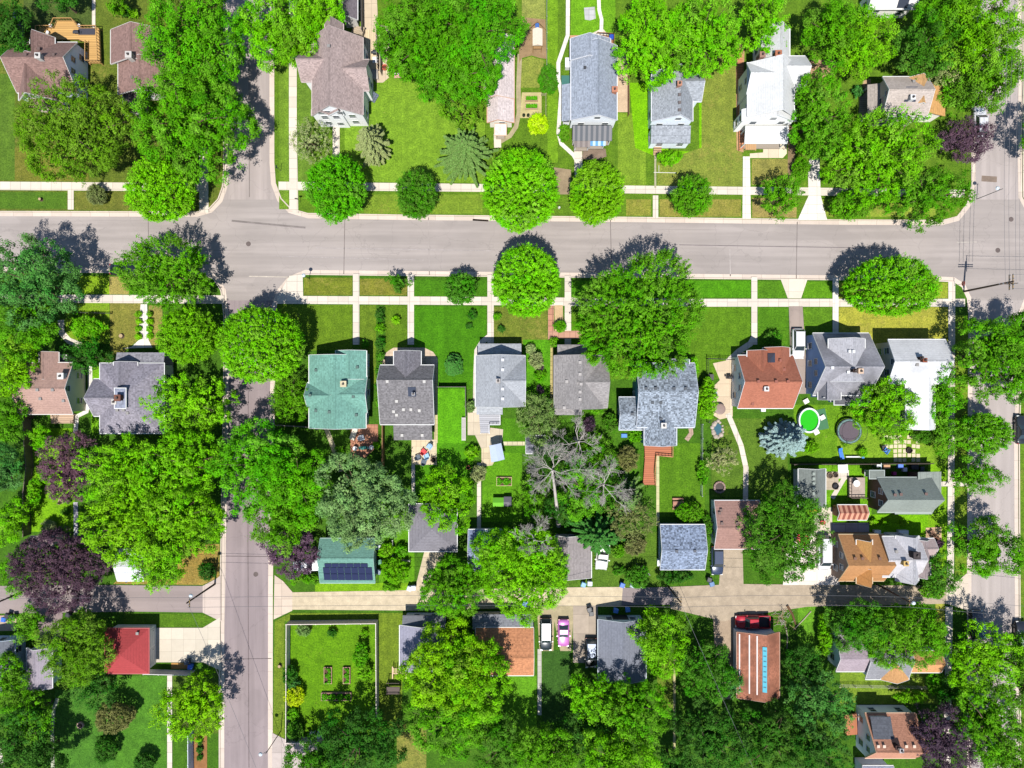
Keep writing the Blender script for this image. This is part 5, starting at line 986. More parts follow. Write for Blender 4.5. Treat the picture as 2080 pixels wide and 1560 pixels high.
# shrubs, hedges and beds
SH = 'garden shrubs'
for t in ((1113, 161, 20, 'dark', 'clipped dark green egg-shaped shrub beside the white curved path', 28), (1092, 253, 21, 'yellow', 'bright yellow round shrub beside the pale garage path', 20), (598, 1415, 20, 'yellow', 'bright yellow shrub on the left side of the white-fenced yard', 19), (420, 1161, 17, 'deep', 'dark round shrub at the foot of the left alley pole'), (1628, 342, 17, 'mid', 'green shrub beside the top of the pale concrete drive', 22), (195, 396, 18, 'brown', 'feathery brownish shrub on the upper left verge', 22),
 (1743, 185, 13, 'teal', 'small bluish shrub left of the grey-brown roofed house', 11), (1571, 686, 19, 'dark', 'dark dome shrub in front of the red-brown house', 14), (1137, 663, 12, 'mid', 'rounded shrub on the sandy bed by the pink pavers', 14), (1019, 668, 8, 'deep', 'dark ball shrub at the corner of the light grey bungalow lawn'), (960, 640, 9, 'deep', 'small dark shrub on the deep green front lawn', 14), (953, 662, 6, 'deep', 'tiny dark shrub on the deep green front lawn, left of the taller one'), (803, 650, 10, 'gold', 'round flower bed of yellow-green blooms on the saltbox lawn'),
 (1078, 710, 11, 'grey', 'white-flowering shrub nearest the light grey bungalow porch', 13), (1090, 732, 14, 'grey', 'larger white-flowering shrub beside the light grey bungalow', 18), (1096, 762, 12, 'mid', 'green shrub below the white-flowering ones'), (1097, 790, 6, 'plum', 'small dark red shrub beside the light grey bungalow', 9), (1097, 748, 7, 'plum', 'dark red shrub just under the white flowers', 6), (1125, 695, 8, 'mid', 'light shrub beside the pink paver terrace', 11), (955, 825, 11, 'pine', 'dark shrub at the rear left of the light grey bungalow', 13),
 (742, 700, 9, 'dark', 'shrub in the shade in front of the teal-green house'), (640, 742, 13, 'mid', 'shrub squeezed left of the teal-green house', 20), (972, 962, 16, 'grey', 'pale flowering shrub beside the long straight concrete path', 18), (958, 920, 14, 'fresh', 'light green shrub by the slatted gate', 15), (765, 905, 6, 'fresh', 'small shrub by the wooden board fence'), (690, 920, 8, 'fresh', 'light shrub right of the diagonal pale path', 16),
 (1435, 812, 18, 'fresh', 'tall lime hedge shrub right of the blue-grey house', 46), (1405, 745, 14, 'fresh', 'lime shrub under the huge spreading maple', 20), (1290, 880, 13, 'mid', 'shrub below the left annex of the blue-grey house', 20), (1210, 830, 16, 'mid', 'shrubs behind the taupe-roofed bungalow', 14), (1240, 860, 15, 'dark', 'dark shrub between the bare crowns and the left annex of the blue-grey house', 22), (1196, 862, 11, 'plum', 'dark reddish shrub above the upper bare crown', 16), (1275, 930, 20, 'brown', 'dull olive shrub left of the red-brown back deck', 28), (1290, 1110, 22, 'brown', 'dull olive shrub on the lawn left of the mottled garage', 18), (1258, 1160, 14, 'dark', 'low dark shrub above the bright blue bin', 10), (1400, 1040, 28, 'mid', 'leafy hedge shrub above the blue-grey mottled garage', 18), (1428, 960, 10, 'mid', 'low shrub along the garden boundary by the long deck', 26), (1432, 1070, 13, 'dark', 'dark shrub between the two alley garages', 24), (1372, 1170, 36, 'deep', 'dark shrub row below the blue-grey mottled garage', 12), (1295, 1172, 22, 'dark', 'shrub beside the old trailer'), (1255, 1120, 14, 'mid', 'light shrub right of the white pickup'),
 (1648, 908, 16, 'fresh', 'lime shrub below the blue spruce', 14), (1752, 918, 10, 'fresh', 'low lime shrub by the board fence below the trampoline'), (1880, 885, 22, 'dark', 'dark evergreen shrub right of the stepping-stone patio', 16), (1775, 1060, 9, 'gold', 'yellow-green border shrub on the bright lawn, left one', 5, 1, 'border shrubs on the bright lawn'), (1800, 1062, 9, 'gold', 'yellow-green border shrub on the bright lawn, middle one', 5, 1, 'border shrubs on the bright lawn'), (1836, 1062, 10, 'gold', 'yellow-green border shrub on the bright lawn, right one', 5, 1, 'border shrubs on the bright lawn'), (1905, 1105, 10, 'plum', 'dark red shrub on the right corner terrace', 12), (1895, 1200, 26, 'mid', 'bush where the alley meets the right street', 16),
 (590, 1370, 13, 'deep', 'dark shrub uppermost on the left side of the white-fenced yard', 22), (596, 1392, 13, 'teal', 'bluish shrub above the bright yellow one'), (594, 1450, 13, 'mid', 'green shrub below the bright yellow one', 14), (598, 1482, 17, 'dark', 'dark shrub in the lower left corner of the white-fenced yard', 20), (674, 1284, 11, 'deep', 'dark shrub along the top fence of the white-fenced yard', 8), (617, 1280, 14, 'pine', 'low grey-green shrub in the top left of the white-fenced yard', 12), (740, 1287, 9, 'fresh', 'light shrub in the top right of the white-fenced yard'), (735, 1330, 15, 'bright', 'bright shrub right of the raised beds', 26), (740, 1365, 14, 'fresh', 'shrub right of the right raised bed', 18),
 (600, 1172, 17, 'mid', 'flowering shrub on the alley corner left of the solar-panel garage', 13), (632, 1176, 20, 'mid', 'shrub below the white car by the solar-panel garage', 10), (800, 1160, 26, 'fresh', 'leafy shrub in the kitchen garden right of the solar-panel garage', 26), (785, 1118, 18, 'fresh', 'bean bed shrub in the upper kitchen garden', 14), (815, 1118, 13, 'bright', 'green bed shrub inside the kitchen garden fence', 14), (795, 1192, 22, 'mid', 'shrubs on the alley edge below the kitchen garden', 8), (1675, 1290, 13, 'fresh', 'tall lime hedge left of the patchwork-roofed house', 40), (235, 1455, 38, 'brown', 'brownish shrub in the lower left lawn', 30), (215, 1520, 20, 'deep', 'dark shrub at the bottom of the lower left lawn', 30), (295, 1548, 24, 'deep', 'dark round shrub on the bottom edge of the lower left lawn', 18), (135, 1018, 9, 'gold', 'yellow-green shrub with pale leaves on the left back lawn', 8), (133, 1040, 8, 'dark', 'dark shrub on the left back lawn'), (100, 1070, 14, 'grey', 'white-flowered shrub above the little teal shed'), (70, 1000, 12, 'fresh', 'light shrub right of the lower board fence', 34), (90, 960, 13, 'fresh', 'light shrub right of the middle board fence', 20), (178, 665, 34, 'fresh', 'wide lime planting in the left front garden', 22), (150, 642, 14, 'mid', 'shrub along the thin fence of the left front garden', 6), (1360, 320, 26, 'fresh', 'low lime ground shrub in front of the small grey house', 12), (1145, 270, 9, 'mid', 'shrub left of the dark screened porch', 20), (1010, 642, 8, 'mid', 'low plant beside the walk of the light grey bungalow'), (1716, 900, 7, 'olive', 'low pale shrub right of the blue spruce'), (1850, 1415, 40, 'fresh', 'hedge along the fence above the rust-roofed house', 9), (1898, 1385, 16, 'mid', 'shrub right of the fence above the rust-roofed house', 26), (270, 28, 12, 'gold', 'yellowish shrub above the plain brown roof', 10), (252, 22, 16, 'deep', 'dark shrub above the plain brown roof', 12)):
    px, py, r, col, lab = t[:5]; ry = t[5] if len(t) > 5 else r; shrub(px, py, r, col, lab, ry, t[6] if len(t) > 6 else None, t[7] if len(t) > 7 else None)
# clipped hedge row on the saltbox lot
for k, (py, ry, c) in enumerate(((640, 16, 'deep'), (668, 13, 'mid'), (696, 15, 'deep'), (724, 13, 'dark'), (752, 16, 'dark'), (782, 16, 'dark'), (812, 16, 'mid'))):
    shrub(772, py, 9, c, ('topmost', 'second from the street', 'third from the street', 'middle', 'fifth from the street', 'sixth from the street', 'lowest')[k] + ' clump of the hedge row left of the saltbox house', ry, 1.2, 'hedge row by the saltbox house')
for k in range(4):
    for s_, x in (('left', 282), ('right', 305)):
        shrub(x, 638+k*15, 4.2, 'gold' if k % 2 else 'fresh', '%s-side flower tuft %s along the white front walk of the purplish-grey house' % (s_, ('nearest the street', 'second from the street', 'third from the street', 'nearest the porch')[k]), 4.6, .5, 'flower tufts along the white front walk', 'flower_tuft', 'flowers')
for k in range(3): shrub(406, 1505+k*17, 4, 'deep', ('upper', 'middle', 'lower')[k] + ' small plant in the brown mulch bed beside the lower street', 4, .5, 'plants in the mulch bed', 'small_plant', 'plant')
# ---------------------------------------------------------------- vehicles
TYRE = paint(C(34, 34, 36), .8); RIM = paint(C(170, 172, 176), .35, .7); CGL = glass((.02, .03, .035, 1), .06); LAMP = paint(C(240, 240, 236), .2); RLAMP = paint(C(190, 30, 30), .3); BLK = paint(C(40, 40, 44), .7)
def carpaint(c): return paint(c, .28, .15, .8, .04)
def car(px, py, deg, kind, rgb, label, L=4.7, roofc=None, name=None, z0=0.0):
    x, y, _ = W(px, py, 1.0); a = math.radians(deg)
    nm = name or {'suv': 'parked_car', 'sedan': 'parked_car', 'pickup': 'pickup_truck', 'van': 'parked_van'}[kind]
    r = thing(nm, label, {'pickup': 'pickup truck', 'van': 'van'}.get(kind, 'car'), (x, y, z0), a)
    w = {'suv': .94, 'sedan': .9, 'pickup': .98, 'van': .98}[kind]; bl = {'suv': 1.0, 'sedan': .92, 'pickup': 1.08, 'van': 1.1}[kind]; top = {'suv': 1.68, 'sedan': 1.42, 'pickup': 1.75, 'van': 1.9}[kind]
    P = carpaint(C(*rgb)); h = L/2
    end = -h if kind != 'pickup' else -h+1.75
    st = [(h, .78, .42, .62), (h-.12, .9, .30, .74), (h-.55, .98, .26, bl-.10), (h-1.25, 1.0, .26, bl-.02), (0, 1.0, .26, bl), (end+.5, 1.0, .26, bl), (end+.12, .94, .30, bl-.03), (end, .84, .42, bl-.12)]
    if kind == 'pickup': st = st[:5] + [(end+.05, 1.0, .26, bl), (end, .99, .26, bl)]
    V = []
    for sx, k, zl, zt in st:
        u = w*k; V += [(sx, -u, zl), (sx, -u*1.0, (zl+zt)/2+.08), (sx, -u*.95, zt-.05), (sx, -u*.80, zt), (sx, 0, zt+.03), (sx, u*.80, zt), (sx, u*.95, zt-.05), (sx, u, (zl+zt)/2+.08), (sx, u, zl)]
    n = 9; F = [(i*n+j, (i+1)*n+j, (i+1)*n+j+1, i*n+j+1) for i in range(len(st)-1) for j in range(n-1)] + [(i*n, i*n+n-1, (i+1)*n+n-1, (i+1)*n) for i in range(len(st)-1)] + [tuple(range(n)), tuple(range(len(st)*n-1, (len(st)-1)*n-1, -1))]
    b = MB(); b.add(V, F); b.build('body', P, r, True, True)
    if kind == 'pickup':
        q = MB(); q.box(-h, -w, .45, end, -w+.1, bl); q.box(-h, w-.1, .45, end, w, bl); q.box(-h, -w+.1, .45, -h+.1, w-.1, bl-.03); q.build('bed_side', P, r, False, True)
        q = MB(); q.box(-h+.1, -w+.1, .45, end, w-.1, .62 if not roofc else bl+.02); q.build('bed_cover' if roofc else 'bed_floor', BLK if not roofc else carpaint(C(*roofc)), r, False, True)
    # cabin: base ring and roof ring
    f0, f1, r1, r0 = {'suv': (h-1.25, h-1.95, -h+.55, -h+.12), 'sedan': (h-1.45, h-2.2, -h+1.45, -h+.75), 'pickup': (h-1.35, h-1.95, end+.35, end+.06), 'van': (h-.75, h-1.5, -h+.3, -h+.08)}[kind]
    wb, wt = w*.90, w*.70; z0_, z1 = bl-.03, top
    base = [(f0, -wb*.92), (f0, wb*.92), (r0, wb*.95), (r0, -wb*.95)]; rf = [(f1, -wt), (f1, wt), (r1, wt), (r1, -wt)]
    def pane(nm, i, j):
        q = MB(); q.add([(base[i][0], base[i][1], z0_), (base[j][0], base[j][1], z0_), (rf[j][0], rf[j][1], z1-.04), (rf[i][0], rf[i][1], z1-.04)], [(0, 1, 2, 3)]); return q.build(nm, CGL, r, False, True)
    pane('windscreen', 0, 1); pane('side_window', 1, 2); pane('rear_window', 2, 3); pane('side_window', 3, 0)
    q = MB(); e = .05; R = [(f1+e, -wt-e), (f1+e, wt+e), (r1-e, wt+e), (r1-e, -wt-e)]
    q.add([(x_, y_, z1-.05) for x_, y_ in R] + [(x_*.97+(f1+r1)/2*.03, y_*.88, z1+.03) for x_, y_ in R], [(3,2,1,0),(4,5,6,7),(0,1,5,4),(1,2,6,5),(2,3,7,6),(3,0,4,7)])
    for i in range(4):
        q.tube([(base[i][0], base[i][1], z0_), (rf[i][0], rf[i][1], z1-.03)], .045, 5)
    q.build('roof', P if not roofc or kind == 'pickup' else carpaint(C(*roofc)), r, False, True)
    for sx in (h-.85, -h+.9):
        for sy in (-1, 1):
            q = MB(); q.tube([(sx, sy*(w-.2), .33), (sx, sy*(w+.01), .33)], .33, 14); wl = q.build('wheel', TYRE, r, False, True); q = MB(); q.tube([(sx, sy*(w-.02), .33), (sx, sy*(w+.025), .33)], .19, 10); q.build('rim', RIM, wl, False, True)
    for sy in (-1, 1):
        q = MB(); q.box(h-.16, sy*w*.72-.17, .58, h+.0, sy*w*.72+.17, .72); q.build('headlight', LAMP, r, False, True)
        q = MB(); q.box(-h-.02, sy*w*.78-.1, .62, -h+.1, sy*w*.78+.1, .84); q.build('tail_light', RLAMP, r, False, True)
        q = MB(); q.box(f0-.35, sy*(w+.08)-.1, bl, f0-.2, sy*(w+.08)+.1, bl+.15); q.build('mirror', P, r, False, True)
    return r
car(1623, 698, -90, 'suv', (248, 248, 250), 'white car with dark windows parked on the asphalt drive between red and blue houses', 4.7)
car(624, 1149, 0, 'sedan', (244, 246, 248), 'white car half under the low purple tree left of the solar-panel garage', 4.5)
car(1224, 1128, -95, 'pickup', (246, 246, 240), 'old white pickup truck standing on the grass right of the taupe garage', 4.6, (240, 240, 236))
car(1458, 1140, -90, 'suv', (58, 70, 96), 'dark blue car parked beside the pinkish-brown garage', 4.4)
car(1109, 1290, -90, 'suv', (40, 52, 54), 'dark green car with a pale sky reflection painted on its roof, left of the purple car', 5.0, (214, 222, 228))  # roof colour paints in the sky mirrored by the glossy dark roof
car(1145, 1287, -90, 'sedan', (214, 126, 204), 'bright purple car parked on the grassy drive', 4.2)
car(1201, 1328, -90, 'suv', (30, 32, 38), 'black car in the shade left of the blue-grey garage', 4.6, (70, 90, 120))
car(1530, 1264, 180, 'pickup', (196, 16, 40), 'shiny red pickup truck with black bed in front of the brown-roofed shed', 5.3)
car(1676, 1124, -90, 'van', (246, 246, 246), 'white van on the concrete drive left of the ochre-roofed house', 5.4)
car(1994, 246, 90, 'suv', (240, 240, 244), 'white car with dark glass parked on the upper right street by the purple-leaved tree', 4.6, z0=-.13)
car(1989, 1272, 90, 'suv', (34, 40, 52), 'black car with bluish roof at the kerb of the lower right street', 4.6, (96, 120, 156), z0=-.13)
car(2078, 1292, 90, 'suv', (44, 44, 50), 'dark car with white roof cut by the right edge, lower down', 4.4, (230, 234, 240), z0=0)
car(2079, 873, 90, 'sedan', (44, 48, 52), 'dark car cut by the right edge beside the right street', 4.4, z0=0)
car(250, 546, 0, 'sedan', (30, 34, 44), 'black car under the wide tree at the kerb of the long street', 4.5, z0=-.13)
# ---------------------------------------------------------------- poles, lamps, signs and wires
WOODP = dirt(C(96, 82, 72)); METAL = paint(C(120, 124, 130), .5, .6); DARKM = paint(C(46, 46, 50), .6)
def upole(px, py, h, label, arms=(), lamp=None, rad=.15, cat='utility pole', nm='utility_pole', mat=None):
    x, y, _ = W(px, py, 0); r = thing(nm, label, cat, (x, y, 0)); m = mat or WOODP
    b = MB(); b.tube([(x, y, -.1), (x, y, h)], [rad, rad*.7], 9); b.build('pole', m, r)
    for z, ang, l in arms:
        ca, sa = math.cos(ang), math.sin(ang); b = MB(); b.obox(x+sa*.16, y-ca*.16, z, z+.12, l, .1, ang); ar = b.build('crossarm', dirt(C(170, 140, 90)) if ang else WOODP, r)
        for k in (-.46, -.2, .2, .46):
            q = MB(); q.lathe(x+sa*.16+ca*l*k, y-ca*.16+sa*l*k, [(.05, z+.12), (.07, z+.2), (.03, z+.3)], 8); q.build('insulator', paint(C(150, 160, 170), .3), ar)
    if lamp:
        dx, dy = lamp; z = h-.5; b = MB(); b.tube([(x, y, z-.3), (x+dx*.5, y+dy*.5, z+.15), (x+dx, y+dy, z+.2)], .04, 6); b.build('lamp_arm', METAL, r)
        b = MB(); b.lathe(x+dx, y+dy, [(.05, z+.3), (.22, z+.22), (.30, z+.05), (.1, z-.02)], 12); b.build('lamp_head', paint(C(226, 236, 244), .4), r)
    return x, y, h
A_ = upole(1958, 592, 10.4, 'tall wooden utility pole with crossed timber arms on the right street corner', ((9.6, 0, 2.3), (8.9, 0, 2.3), (10.0, math.pi/2, 2.2), (9.3, math.pi/2, 2.2)), None, .16)
B_ = upole(437, 1186, 9.2, 'dark utility pole with a white lamp where the asphalt alley meets the lower street', ((8.6, math.pi/2, 1.6),), (.4, .9))
C_ = upole(1355, 1188, 8.6, 'wooden utility pole in the middle of the alley by the asphalt patch', ((8.0, math.pi/2, 1.5),))
D_ = upole(1780, 1186, 9.0, 'dark utility pole with a white lamp below the ochre-roofed house', ((8.4, math.pi/2, 1.6),), (.7, -.2))
upole(571, 1484, 6.6, 'thin black street light pole at the lower left corner of the white-fenced yard', (), (-.9, -.3), .07, 'street lamp', 'street_lamp', DARKM)
upole(60, 1196, 8.6, 'pole with a white lamp partly hidden by the widest purple tree', (), (.3, .8))
upole(629, 566, 3.6, 'short black lamp post on the verge beside the street corner ramp', (), (.02, .02), .06, 'lamp post', 'lamp_post', DARKM)
b = MB(); x, y, _ = W(1985, 352, 0); 
upole(1985, 404, 5.5, 'slim grey lamp pole on the upper right street corner', (), (-.5, .2), .06, 'street lamp', 'street_lamp', METAL)
def sign(px, py, h, ang, shape, mat, label):
    x, y, _ = W(px, py, 0); r = thing('road_sign', label, 'sign', (x, y, 0)); b = MB(); b.tube([(x, y, 0), (x, y, h)], .03, 6); b.build('sign_post', METAL, r)
    b = MB(); ca, sa = math.cos(ang), math.sin(ang); n = 8 if shape == 'oct' else 4; R = .40 if n == 8 else .34; vs = []
    for d in (.03, .05):
        for k in range(n):
            t = 2*math.pi*(k+.5)/n; u, v = R*math.cos(t), R*math.sin(t)*(1 if n == 8 else 1.15); vs.append((x+ca*d-sa*u, y+sa*d+ca*u, h-.3+v))
    b.add(vs, [tuple(range(n-1, -1, -1)), tuple(range(n, 2*n))] + [(i, (i+1) % n, n+(i+1) % n, n+i) for i in range(n)]); bd = b.build('sign_board', mat, r)
    if n == 8:
        c = bpy.data.curves.new('lettering', 'FONT'); c.body = 'STOP'; c.size = .26; c.align_x = 'CENTER'; c.align_y = 'CENTER'; c.extrude = .002
        tx = link(bpy.data.objects.new('lettering_curve', c)); me = bpy.data.meshes.new_from_object(tx.evaluated_get(bpy.context.evaluated_depsgraph_get())); bpy.data.objects.remove(tx); t = link(bpy.data.objects.new('lettering', me)); t.parent = bd; t.location = (ca*.053, sa*.053, h-.3); t.rotation_euler = (math.pi/2, 0, ang+math.pi/2); me.materials.clear(); me.materials.append(paint(C(245, 245, 245)))
    return r
sign(1938, 580, 2.5, math.pi, 'oct', paint(C(206, 30, 40), .4), 'red stop sign at the right crossing beside the lime street tree')
sign(432, 362, 2.4, 0, 'sq', paint(C(70, 80, 90)), 'sign on the shaded corner above the left end of the long street')
sign(571, 347, 2.3, math.pi, 'sq', paint(C(60, 80, 110)), 'small dark sign on the narrow verge of the upper street')
sign(610, 410, 2.3, -math.pi/2, 'sq', paint(C(60, 66, 70)), 'small dark sign beside the corner ramp under the rich green maple')
def wire(p, q, label, sag=.7, r=.022, grp='overhead wires'):
    p, q = Vector(p), Vector(q); pts = []
    for i in range(17):
        t = i/16; v = p.lerp(q, t); v.z -= sag*4*t*(1-t); pts.append(v)
    b = MB(); b.tube(pts, r, 4); b.top('overhead_wire', paint(C(120, 118, 122), .6), label, 'wire', grp)
def arm(P, dx, dy, dz=-.2): return (P[0]+dx, P[1]+dy, P[2]+dz)
for k, dx, nm in ((0, -1.0, 'leftmost'), (1, -.4, 'second from the left'), (2, .5, 'third from the left'), (3, 1.05, 'rightmost')):
    wire(arm(A_, dx, 0), (72.0+dx*1.4, 72, 11.5), nm + ' of the wires running up the right street from the corner pole', 1.2)
for dy, nm in ((-1, 'lower'), (1, 'upper')):
    wire(arm(A_, 0, dy), (110, A_[1]+dy, 10.2), nm + ' wire running right from the corner pole', .5)
for P, Q, nm in ((B_, C_, 'long alley section between the left lamp pole and the middle pole'), (C_, D_, 'alley section between the middle pole and the right lamp pole')):
    for dy, s_ in ((-.7, 'lower'), (.7, 'upper')): wire(arm(P, 0, dy), arm(Q, 0, dy), s_ + ' wire of the ' + nm, .9)
wire(arm(D_, 0, .7), (120, -36, 9), 'upper wire leaving the right lamp pole towards the right edge', .8); wire(arm(D_, 0, -.7), (120, -38, 9), 'lower wire leaving the right lamp pole towards the right edge', .8)
wire(arm(B_, 0, .7), (-100, -31.5, 8.6), 'wire running left over the asphalt alley from the left lamp pole', .8)
wire(arm(C_, 0, 0), (47, -83, 8), 'wire running down from the middle alley pole past the dark green tree', .5)
wire(arm(B_, 0, 0), (-33.5, -66, 7), 'wire slanting across the lower street from the left lamp pole', .5)
# ---------------------------------------------------------------- fences
def fence(pts, h, rgb, label, planked=True, gap=2.4, cat='fence', capc=None, zt=None):
    P = [Vector(W(a, b, h)[:2]) for a, b in pts]; r = thing('fence', label, cat, (P[0].x, P[0].y, 0)); mt = paint(C(*rgb)); cm = paint(C(*(capc or rgb)))
    done = 0
    for a, b_ in zip(P, P[1:]):
        L = (b_-a).length; n = max(1, round(L/gap)); ang = math.atan2(b_.y-a.y, b_.x-a.x); ax = 'y' if abs(b_.x-a.x) < abs(b_.y-a.y) else 'x'
        for i in range(n):
            p, q = a.lerp(b_, i/n), a.lerp(b_, (i+1)/n); c = (p+q)/2; b = MB(); l = (q-p).length-.1
            if planked:
                b.obox(c.x, c.y, .05, h-.08, l, .04, ang); b.obox(c.x, c.y, h-.08, h-.02, l, .09, ang); b.obox(c.x, c.y, .3, .4, l, .1, ang)
                for k in range(int(l/.3)): 
                    t = (k+.5)/int(l/.3)-.5; b.obox(c.x+math.cos(ang)*l*t, c.y+math.sin(ang)*l*t, .05, h-.09, .02, .055, ang)
            else:
                for z in (.2, h*.55, h-.1): b.obox(c.x, c.y, z, z+.04, l, .04, ang)
                for k in range(int(l/.35)):
                    t = (k+.5)/int(l/.35)-.5; b.obox(c.x+math.cos(ang)*l*t, c.y+math.sin(ang)*l*t, .05, h-.05, .03, .03, ang)
            b.build('fence_panel', mt, r)
        for i in range(n + (1 if b_ is P[-1] else 0)):
            p = a.lerp(b_, i/n); b = MB(); b.obox(p.x, p.y, 0, h, .1, .1, ang); b.obox(p.x, p.y, h, h+.05, .14, .14, ang); b.build('fence_post', cm, r)
    return r
WF = (240, 226, 214)
fence([(764, 1456), (763, 1267), (581, 1269), (580, 1510), (652, 1510)], 1.9, WF, 'white board fence around the big garden yard with raised beds')
fence([(46, 846), (48, 900), (52, 950), (46, 1000), (46, 1090)], 1.8, (126, 110, 96), 'long weathered board fence down the left back gardens')
fence([(889, 786), (945, 786), (946, 846)], 1.5, (96, 92, 88), 'grey fence cornering the lime lawn beside the light grey bungalow')
fence([(776, 862), (776, 948)], 1.8, (176, 120, 76), 'short brown wooden fence behind the saltbox house')
fence([(560, 864), (626, 868)], 1.7, (150, 140, 128), 'weathered fence between the lower street and the teal-green house')
fence([(1492, 730), (1440, 728), (1441, 858)], 1.5, (48, 44, 44), 'black fence around the paved yard left of the red-brown house', False)
fence([(1614, 944), (1770, 943), (1896, 942)], 1.8, (86, 70, 60), 'long dark fence between the trampoline lawn and the brown-walled house')
fence([(291, 1370), (384, 1372)], 1.9, (226, 222, 222), 'white-topped fence below the wide concrete drive')
fence([(381, 1496), (382, 1640)], 1.9, (226, 230, 240), 'white fence beside the brown mulch bed at the bottom edge')
fence([(1706, 1396), (1905, 1400)], 1.1, (170, 168, 150), 'low wire fence across the yard above the rust-roofed house', False)
fence([(733, -20), (734, 58)], 1.9, (90, 84, 86), 'tall dark fence at the top edge behind the pinkish-brown house')
fence([(772, 52), (772, 143)], 1.7, (150, 140, 130), 'tall screen fence beside the cream deck of the pinkish-brown house')
fence([(1111, 0), (1111, 132)], 1.1, (150, 150, 146), 'thin wire fence left of the white curved path', False)
fence([(1278, 104), (1278, 230)], 1.3, (140, 100, 74), 'brown fence right of the long light grey-blue house')
fence([(136, 634), (222, 636)], .8, (60, 60, 60), 'thin black garden fence across the left front lawn', False)
fence([(1428, 862), (1427, 1008)], 1.2, (150, 156, 160), 'thin wire fence between the deck lawn and the curved path garden', False)
fence([(797, 1098), (797, 1140), (832, 1140)], 1.0, (190, 190, 180), 'low fence around the small kitchen garden', False)
fence([(30, 18), (33, 84)], 1.8, (96, 104, 120), 'dark fence beside the white canoe in the upper left corner')
fence([(1100, 190), (1109, 190), (1109, 238)], .9, (170, 160, 130), 'low fence right of the two narrow vegetable beds', False)
# ---------------------------------------------------------------- garden and yard things
def bin_(px, py, rgb, label, grp='wheeled bins', a=0.0, lid=None):
    x, y, _ = W(px, py, 1.0); r = thing('wheeled_bin', label, 'bin', (x, y, 0), 0, grp); m = paint(C(*rgb), .5)
    b = MB(); b.obox(x, y, .08, .95, .62*.82, .66*.82, a, 0, 1.2); b.build('bin_body', m, r); b = MB(); b.obox(x, y, .955, 1.06, .7, .76, a, 0, .8); b.obox(x+math.cos(a)*.36, y+math.sin(a)*.36, .93, .99, .08, .6, a); b.build('lid', paint(C(*(lid or rgb)), .5), r)
    for s_ in (-1, 1):
        b = MB(); px_, py_ = x+math.cos(a)*.24-math.sin(a)*.27*s_, y+math.sin(a)*.24+math.cos(a)*.27*s_; b.tube([(px_-.03, py_, .13), (px_+.03, py_, .13)], .13, 10); b.build('wheel', TYRE, r)
BL, BK, WH = (40, 110, 216), (44, 46, 52), (226, 236, 246)
for t in ((6, 1259, BL, 'blue bin at the left edge beside the gravel pad'), (13, 1252, BK, 'black bin just above the blue one at the left edge'), (24, 1255, (66, 80, 100), 'slate bin right of the black one at the left edge'), (137, 1249, BK, 'black bin by the left asphalt drive'), (378, 1346, (70, 84, 100), 'slate bin on the wide concrete drive'), (385, 1356, BL, 'blue bin at the end of the white-topped fence'), (831, 1196, WH, 'left pale bin at the gravel alley edge'), (839, 1195, WH, 'right pale bin at the gravel alley edge'), (1185, 1188, (120, 180, 226), 'light blue bin beside the taupe garage'), (1198, 1186, WH, 'white bin beside the taupe garage'), (1264, 1189, BL, 'bright blue bin on the alley edge below the old trailer'), (1285, 1189, (206, 226, 246), 'left of two pale bins right of the bright blue one'), (1299, 1189, (206, 226, 246), 'right of two pale bins right of the bright blue one'), (1446, 1187, (90, 130, 180), 'steel blue bin at the foot of the dirt drive'), (1441, 1178, BK, 'black bin behind the steel blue one'), (1251, 1241, (90, 150, 230), 'left blue bin in the shade above the blue-grey garage'), (1275, 1239, (90, 150, 230), 'right blue bin in the shade above the blue-grey garage'), (1197, 1239, BK, 'upper black bin at the corner of the shaded concrete pad'), (1201, 1247, BK, 'lower black bin at the corner of the shaded concrete pad'), (768, 1112, WH, 'white bin beside the solar-panel garage'), (770, 1142, (30, 130, 90), 'green bin beside the solar-panel garage'), (768, 1162, (120, 140, 160), 'grey bin at the lower right corner of the solar-panel garage'), (258, 1177, BL, 'blue bin half hidden under the huge olive-green cluster'), (1242, 74, (40, 80, 190), 'blue bin behind the long light grey-blue house'), (1066, 1227, BL, 'blue bin in front of the orange-brown garage')):
    bin_(t[0], t[1], t[2], t[3], 'wheeled bins', random.uniform(-.4, .4))
def tub(px, py, w, d, h, rgb, label, a=0.0, nm='storage_tub', cat='box', lidk=1.06):
    x, y, _ = W(px, py, h); r = thing(nm, label, cat, (x, y, 0)); m = paint(C(*rgb), .5); b = MB(); b.obox(x, y, 0, h*.86, w*.94, d*.94, a, 0, 1.05); b.build('tub_body', m, r); b = MB(); b.obox(x, y, h*.86, h, w*1.04, d*1.04, a, 0, .94); b.build('lid', paint(C(*[min(255, int(v*lidk)) for v in rgb]), .5), r); return r
